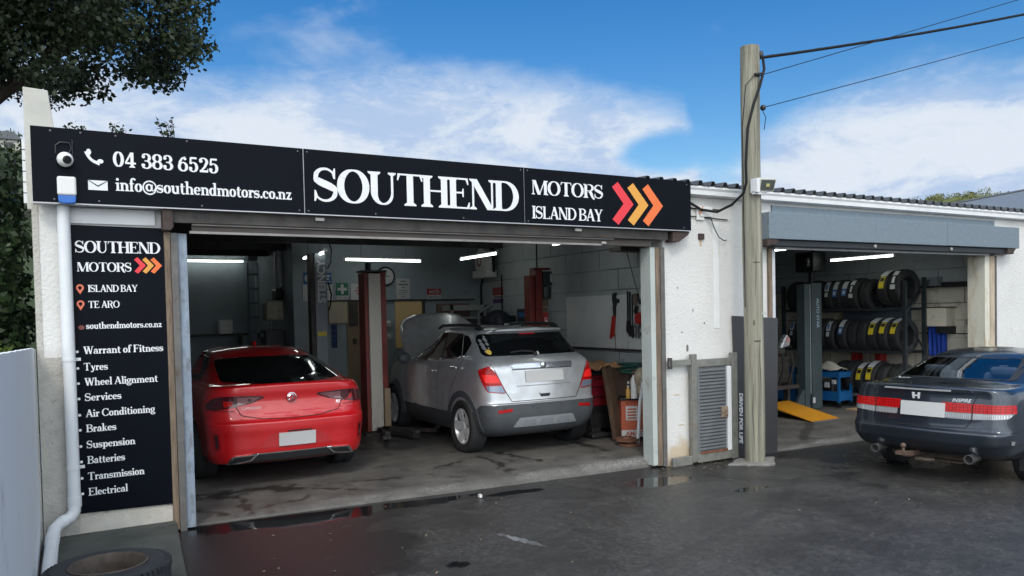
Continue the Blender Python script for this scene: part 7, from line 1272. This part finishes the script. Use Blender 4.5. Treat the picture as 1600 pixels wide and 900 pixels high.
def clumps(cen, rad, n, seed=3, shell=.55):
    r = np.random.default_rng(seed); out = []; ton = []
    w = np.array([q ** 2.2 for q in rad]); w /= w.sum()
    for c, q, k in zip(cen, rad, w):
        m_ = max(8, int(n * k)); d = r.normal(size=(m_, 3)); d /= np.linalg.norm(d, axis=1)[:, None]; u = shell + (1 - shell) * r.random(m_) ** .7; out.append(np.array(c) + d * (u * q)[:, None] * np.array([1, 1, .8])); ton.append(np.full(m_, r.uniform(.1, .9)))
    return np.concatenate(out), np.concatenate(ton)
bark = mat('dark bark', (.06, .045, .035), .9, var=.3, scale=6, bump=.8)
# big tree over the left corner
TR = thing('evergreen_tree', (-.9, 11.2, 0), 'big dark evergreen tree spreading over the left end of the garage', 'tree'); r = np.random.default_rng(11); cen = []; rad = []
def lower(x): return np.interp(x, [-6, -2.5, -.9, -.3, .5, 1.1, 1.5, 1.9], [4.5, 4.4, 4.35, 4.45, 4.6, 4.75, 4.95, 5.35])
while len(cen) < 330:
    x, y, z = r.uniform(-6, 1.95), r.uniform(8.8, 14.5), r.uniform(4.3, 9.5); k = (11 / y); q = r.uniform(.22, .48)
    # measured in proportion to distance so that the underside is level over the whole crown
    if z - q * .7 < lower(x) + (y - 11) * .12: continue
    if ((x + 2.0) / 3.9) ** 2 + ((y - 11.6) / 3.1) ** 2 + ((z - 5.2) / 4.2) ** 2 > 1: continue
    if x + q > 1.9: continue
    cen.append((x, y, z)); rad.append(q)
for x, y, z, q in ((1.35, 11, 5.45, .38), (1.55, 11.1, 5.9, .35), (1.2, 10.8, 5.1, .22), (1.62, 11, 5.42, .24), (1.0, 11, 5.0, .26), (.75, 10.9, 4.95, .28), (.35, 10.8, 4.85, .3), (.1, 11, 4.7, .24), (.5, 11.2, 4.72, .16), (-.2, 10.7, 4.65, .25), (1.7, 11.2, 6.3, .36), (1.45, 11, 6.6, .4), (.9, 10.6, 5.5, .45), (.3, 10.6, 5.4, .5), (-.4, 10.5, 5.2, .5), (.0, 10.4, 6.0, .6), (.8, 10.5, 6.2, .55), (1.3, 10.8, 4.98, .14), (1.28, 11.0, 5.22, .2), (-.75, 10.6, 4.75, .3)): cen.append((x, y, z)); rad.append(q)
big_leaf = leaf_mat('dark evergreen leaves', (.010, .016, .008), (.040, .058, .022), .12)
P, tn2 = clumps(cen, rad, 125000, 4, .15); leaves('crown', P, .080, big_leaf, TR, 5, 1.7, tn2)
mb = MB(); tr_ = [(-.92, 11.2, -.2), (-.93, 11.2, 1.5), (-.88, 11.2, 3.2), (-.85, 11.2, 4.4), (-.9, 11.3, 5.6)]; mb.tube(tr_, [.24, .2, .17, .15, .1], 12)
for a, b_, c in (((-.85, 11.2, 4.3), (-.1, 11.0, 5.0), (.9, 10.9, 5.6)), ((-.88, 11.2, 4.0), (-1.8, 11.4, 5.2), (-3.2, 11.6, 6)), ((-.9, 11.3, 5.4), (-.6, 11.9, 6.5), (-.5, 12.5, 7.5)), ((-.1, 11, 5.0), (.6, 11.3, 5.9), (1.1, 11.5, 6.6)), ((-.87, 11.2, 4.6), (-1.0, 10.3, 5.4), (-1.3, 9.6, 6.4))): mb.tube([a, b_, c], [.09, .06, .025], 8)
mb.build('trunk', bark, TR, True)
# hedge behind the fence
HB_ = thing('tall_shrub', (-.9, 9, 0), 'tall dark shrub filling the gap between the fence and the garage wall', 'shrub'); cen = []; rad = []
while len(cen) < 120:
    x, y, z = r.uniform(-2.4, -.45), r.uniform(7.9, 10.5), r.uniform(.3, 3.25); q = r.uniform(.2, .36)
    if x + q > -.25: continue
    cen.append((x, y, z)); rad.append(q)
for i in range(110): y = r.uniform(7.5, 11.5); cen.append((r.uniform(-.80, -.375) * y / 9 - .0, y, r.uniform(.9, 3.35))); rad.append(r.uniform(.10, .17))
P, tn2 = clumps(cen, rad, 34000, 6, .3); leaves('foliage', P, .085, leaf_mat('shrub leaves', (.010, .02, .008), (.035, .065, .02), .15), HB_, 7, 1.8, tn2)
mb = MB()
for i in range(7): x = -1.8 + .2 * i; mb.tube([(x, 9, 0), (x + .05, 9.1, 1.2), (x - .05, 9.0, 2.4)], [.04, .03, .012], 6)
mb.build('stem', bark, HB_, True)
HB2 = thing('bright_shrub', (-.4, 7.6, 0), 'low yellow green shrub coloured as if sunlit, just behind the end of the fence', 'shrub'); cen = [(-.42 - .13 * (i % 8), 7.4 + .1 * (i % 3), 1.30 + .09 * ((i * 7) % 6)) for i in range(14)]; rad = [.13 + .02 * (i % 4) for i in range(14)]
P, tn2 = clumps(cen, rad, 2600, 8, .3); leaves('foliage', P, .07, leaf_mat('sun-tinted shrub leaves', (.05, .09, .015), (.13, .19, .035), .3), HB2, 9, 1.8, tn2); mb = MB()  # sunlight put into the lighter leaf colour
for i in range(4): mb.tube([(-.6 - .25 * i, 7.8, 0), (-.55 - .25 * i, 7.8, 1.2)], [.02, .01], 6)
mb.build('stem', bark, HB2, True)
# sprigs over the top of the sign
for i, (x, z, h, lab) in enumerate(((.13, 3.26, .26, 'leafy sprig showing above the sign, leftmost of the three'), (.42, 3.26, .27, 'leafy sprig showing above the sign, middle of the three'), (.80, 3.26, .36, 'leafy sprig showing above the sign, tallest and rightmost of the three'))):
    O = thing('leafy_sprig', (x, 7.6, z), lab, 'plant', 'sprigs above the sign'); mb = MB(); pts = []
    for k in range(6):
        e_ = Vector((x + random.uniform(-.10, .12), 7.6 + random.uniform(-.08, .08), z + h * random.uniform(.7, 1.02))); mb.tube([(x + .02 * k, 7.6, z - .02), tuple(Vector((x + .02 * k, 7.6, z)).lerp(e_, .6) + Vector((.015, 0, 0))), e_], [.006, .004, .002], 5)
        for q in range(9): pts.append(tuple(Vector((x + .02 * k, 7.6, z)).lerp(e_, random.uniform(.55, 1.0)) + Vector((random.uniform(-.03, .03), random.uniform(-.03, .03), random.uniform(-.02, .03)))))
    mb.build('stem', bark, O, True); leaves('foliage', np.array(pts), .055, big_leaf, O, 20 + i, 1.6)
# hills
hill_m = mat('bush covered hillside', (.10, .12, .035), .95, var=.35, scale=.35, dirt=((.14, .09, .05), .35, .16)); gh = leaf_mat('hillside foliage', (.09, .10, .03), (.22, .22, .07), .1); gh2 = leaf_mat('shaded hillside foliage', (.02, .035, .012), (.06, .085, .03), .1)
def hill(name, cx_, cy2, rx_, ry_, h, m, seed):
    xs_ = np.linspace(cx_ - rx_, cx_ + rx_, 60); ys2 = np.linspace(cy2 - ry_, cy2 + ry_, 40)
    return sheet(name, xs_, ys2, lambda X, Y: h * np.clip(1 - ((X - cx_) / rx_) ** 2, 0, 1) ** .7 * np.clip(1 - ((Y - cy2) / ry_) ** 2, 0, 1) ** .8 + (fbm(X, Y, .12, seed) - .5) * 2.4 - 1, m)
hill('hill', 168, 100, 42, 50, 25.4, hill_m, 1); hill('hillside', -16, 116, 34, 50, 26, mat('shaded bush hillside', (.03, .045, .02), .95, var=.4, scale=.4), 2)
def on_hill(cx_, cy2, rx_, ry_, h, seed, n, q0, q1, rs):
    r = np.random.default_rng(rs); X = r.uniform(cx_ - rx_ * .95, cx_ + rx_ * .95, n); Y = r.uniform(cy2 - ry_ * .9, cy2 + .2 * ry_, n); Z = h * np.clip(1 - ((X - cx_) / rx_) ** 2, 0, 1) ** .7 * np.clip(1 - ((Y - cy2) / ry_) ** 2, 0, 1) ** .8 - .6; return list(zip(X, Y, Z)), list(r.uniform(q0, q1, n))
c, q = on_hill(168, 100, 42, 50, 25.4, 1, 700, .5, 1.15, 1); c.append((178, 98, 26.3)); q.append(1.5); P, tn2 = clumps(c, q, 26000, 12, .5); tag(leaves('hill_bush', P, .42, gh, None, 13, 1.5, tn2), kind='stuff')
c, q = on_hill(-16, 116, 34, 50, 26, 2, 420, .8, 2.2, 2); P, tn2 = clumps(c, q, 14000, 14, .5); tag(leaves('hillside_bush', P, .6, gh2, None, 15, 1.5, tn2), kind='stuff')
O = thing('hillside_house', (-5.2, 100, 19), 'small pale house with a grey roof far off on the left hillside', 'house'); mb = MB(); mb.box(-5.6, -3.6, 96, 98, 19.0, 20.9); mb.build('wall', render_bare, O); mb = MB(); mb.prism([(-5.9, 20.9), (-3.3, 20.9), (-4.2, 21.7), (-5.0, 21.7)], 95.7, 98.3); mb.build('roof', roof_metal, O); mb = MB(); mb.box(-4.9, -4.2, 95.97, 96, 20.0, 20.6); mb.build('window', dark_glass, O)
# neighbouring roof on the right
O = thing('neighbouring_building', (50, 28, 0), 'grey metal roofed building behind the right end of the garage', 'building'); mb = MB(); mb.box(39, 70, 24.6, 34, 0, 5.6); mb.build('wall', mat('grey cladding', (.25, .26, .28), .7), O)
mb = MB(); A5 = [(38.5, 24, 5.4), (70.5, 24, 5.4), (70.5, 27, 11.6), (43.6, 27, 7.3)]; A6 = [(p[0], p[1], p[2] - .15) for p in A5]; mb.add(A5 + A6, [(0, 1, 2, 3), (7, 6, 5, 4), (0, 4, 5, 1), (1, 5, 6, 2), (2, 6, 7, 3), (3, 7, 4, 0)]); mb.build('roof', mat('blue grey long run roof', (.16, .18, .21), .5, .2, var=.08), O)
mb = MB(); mb.tube([(43.6, 27, 7.33), (70.5, 27, 11.63)], .08, 6); mb.build('ridge_cap', roof_metal, O)
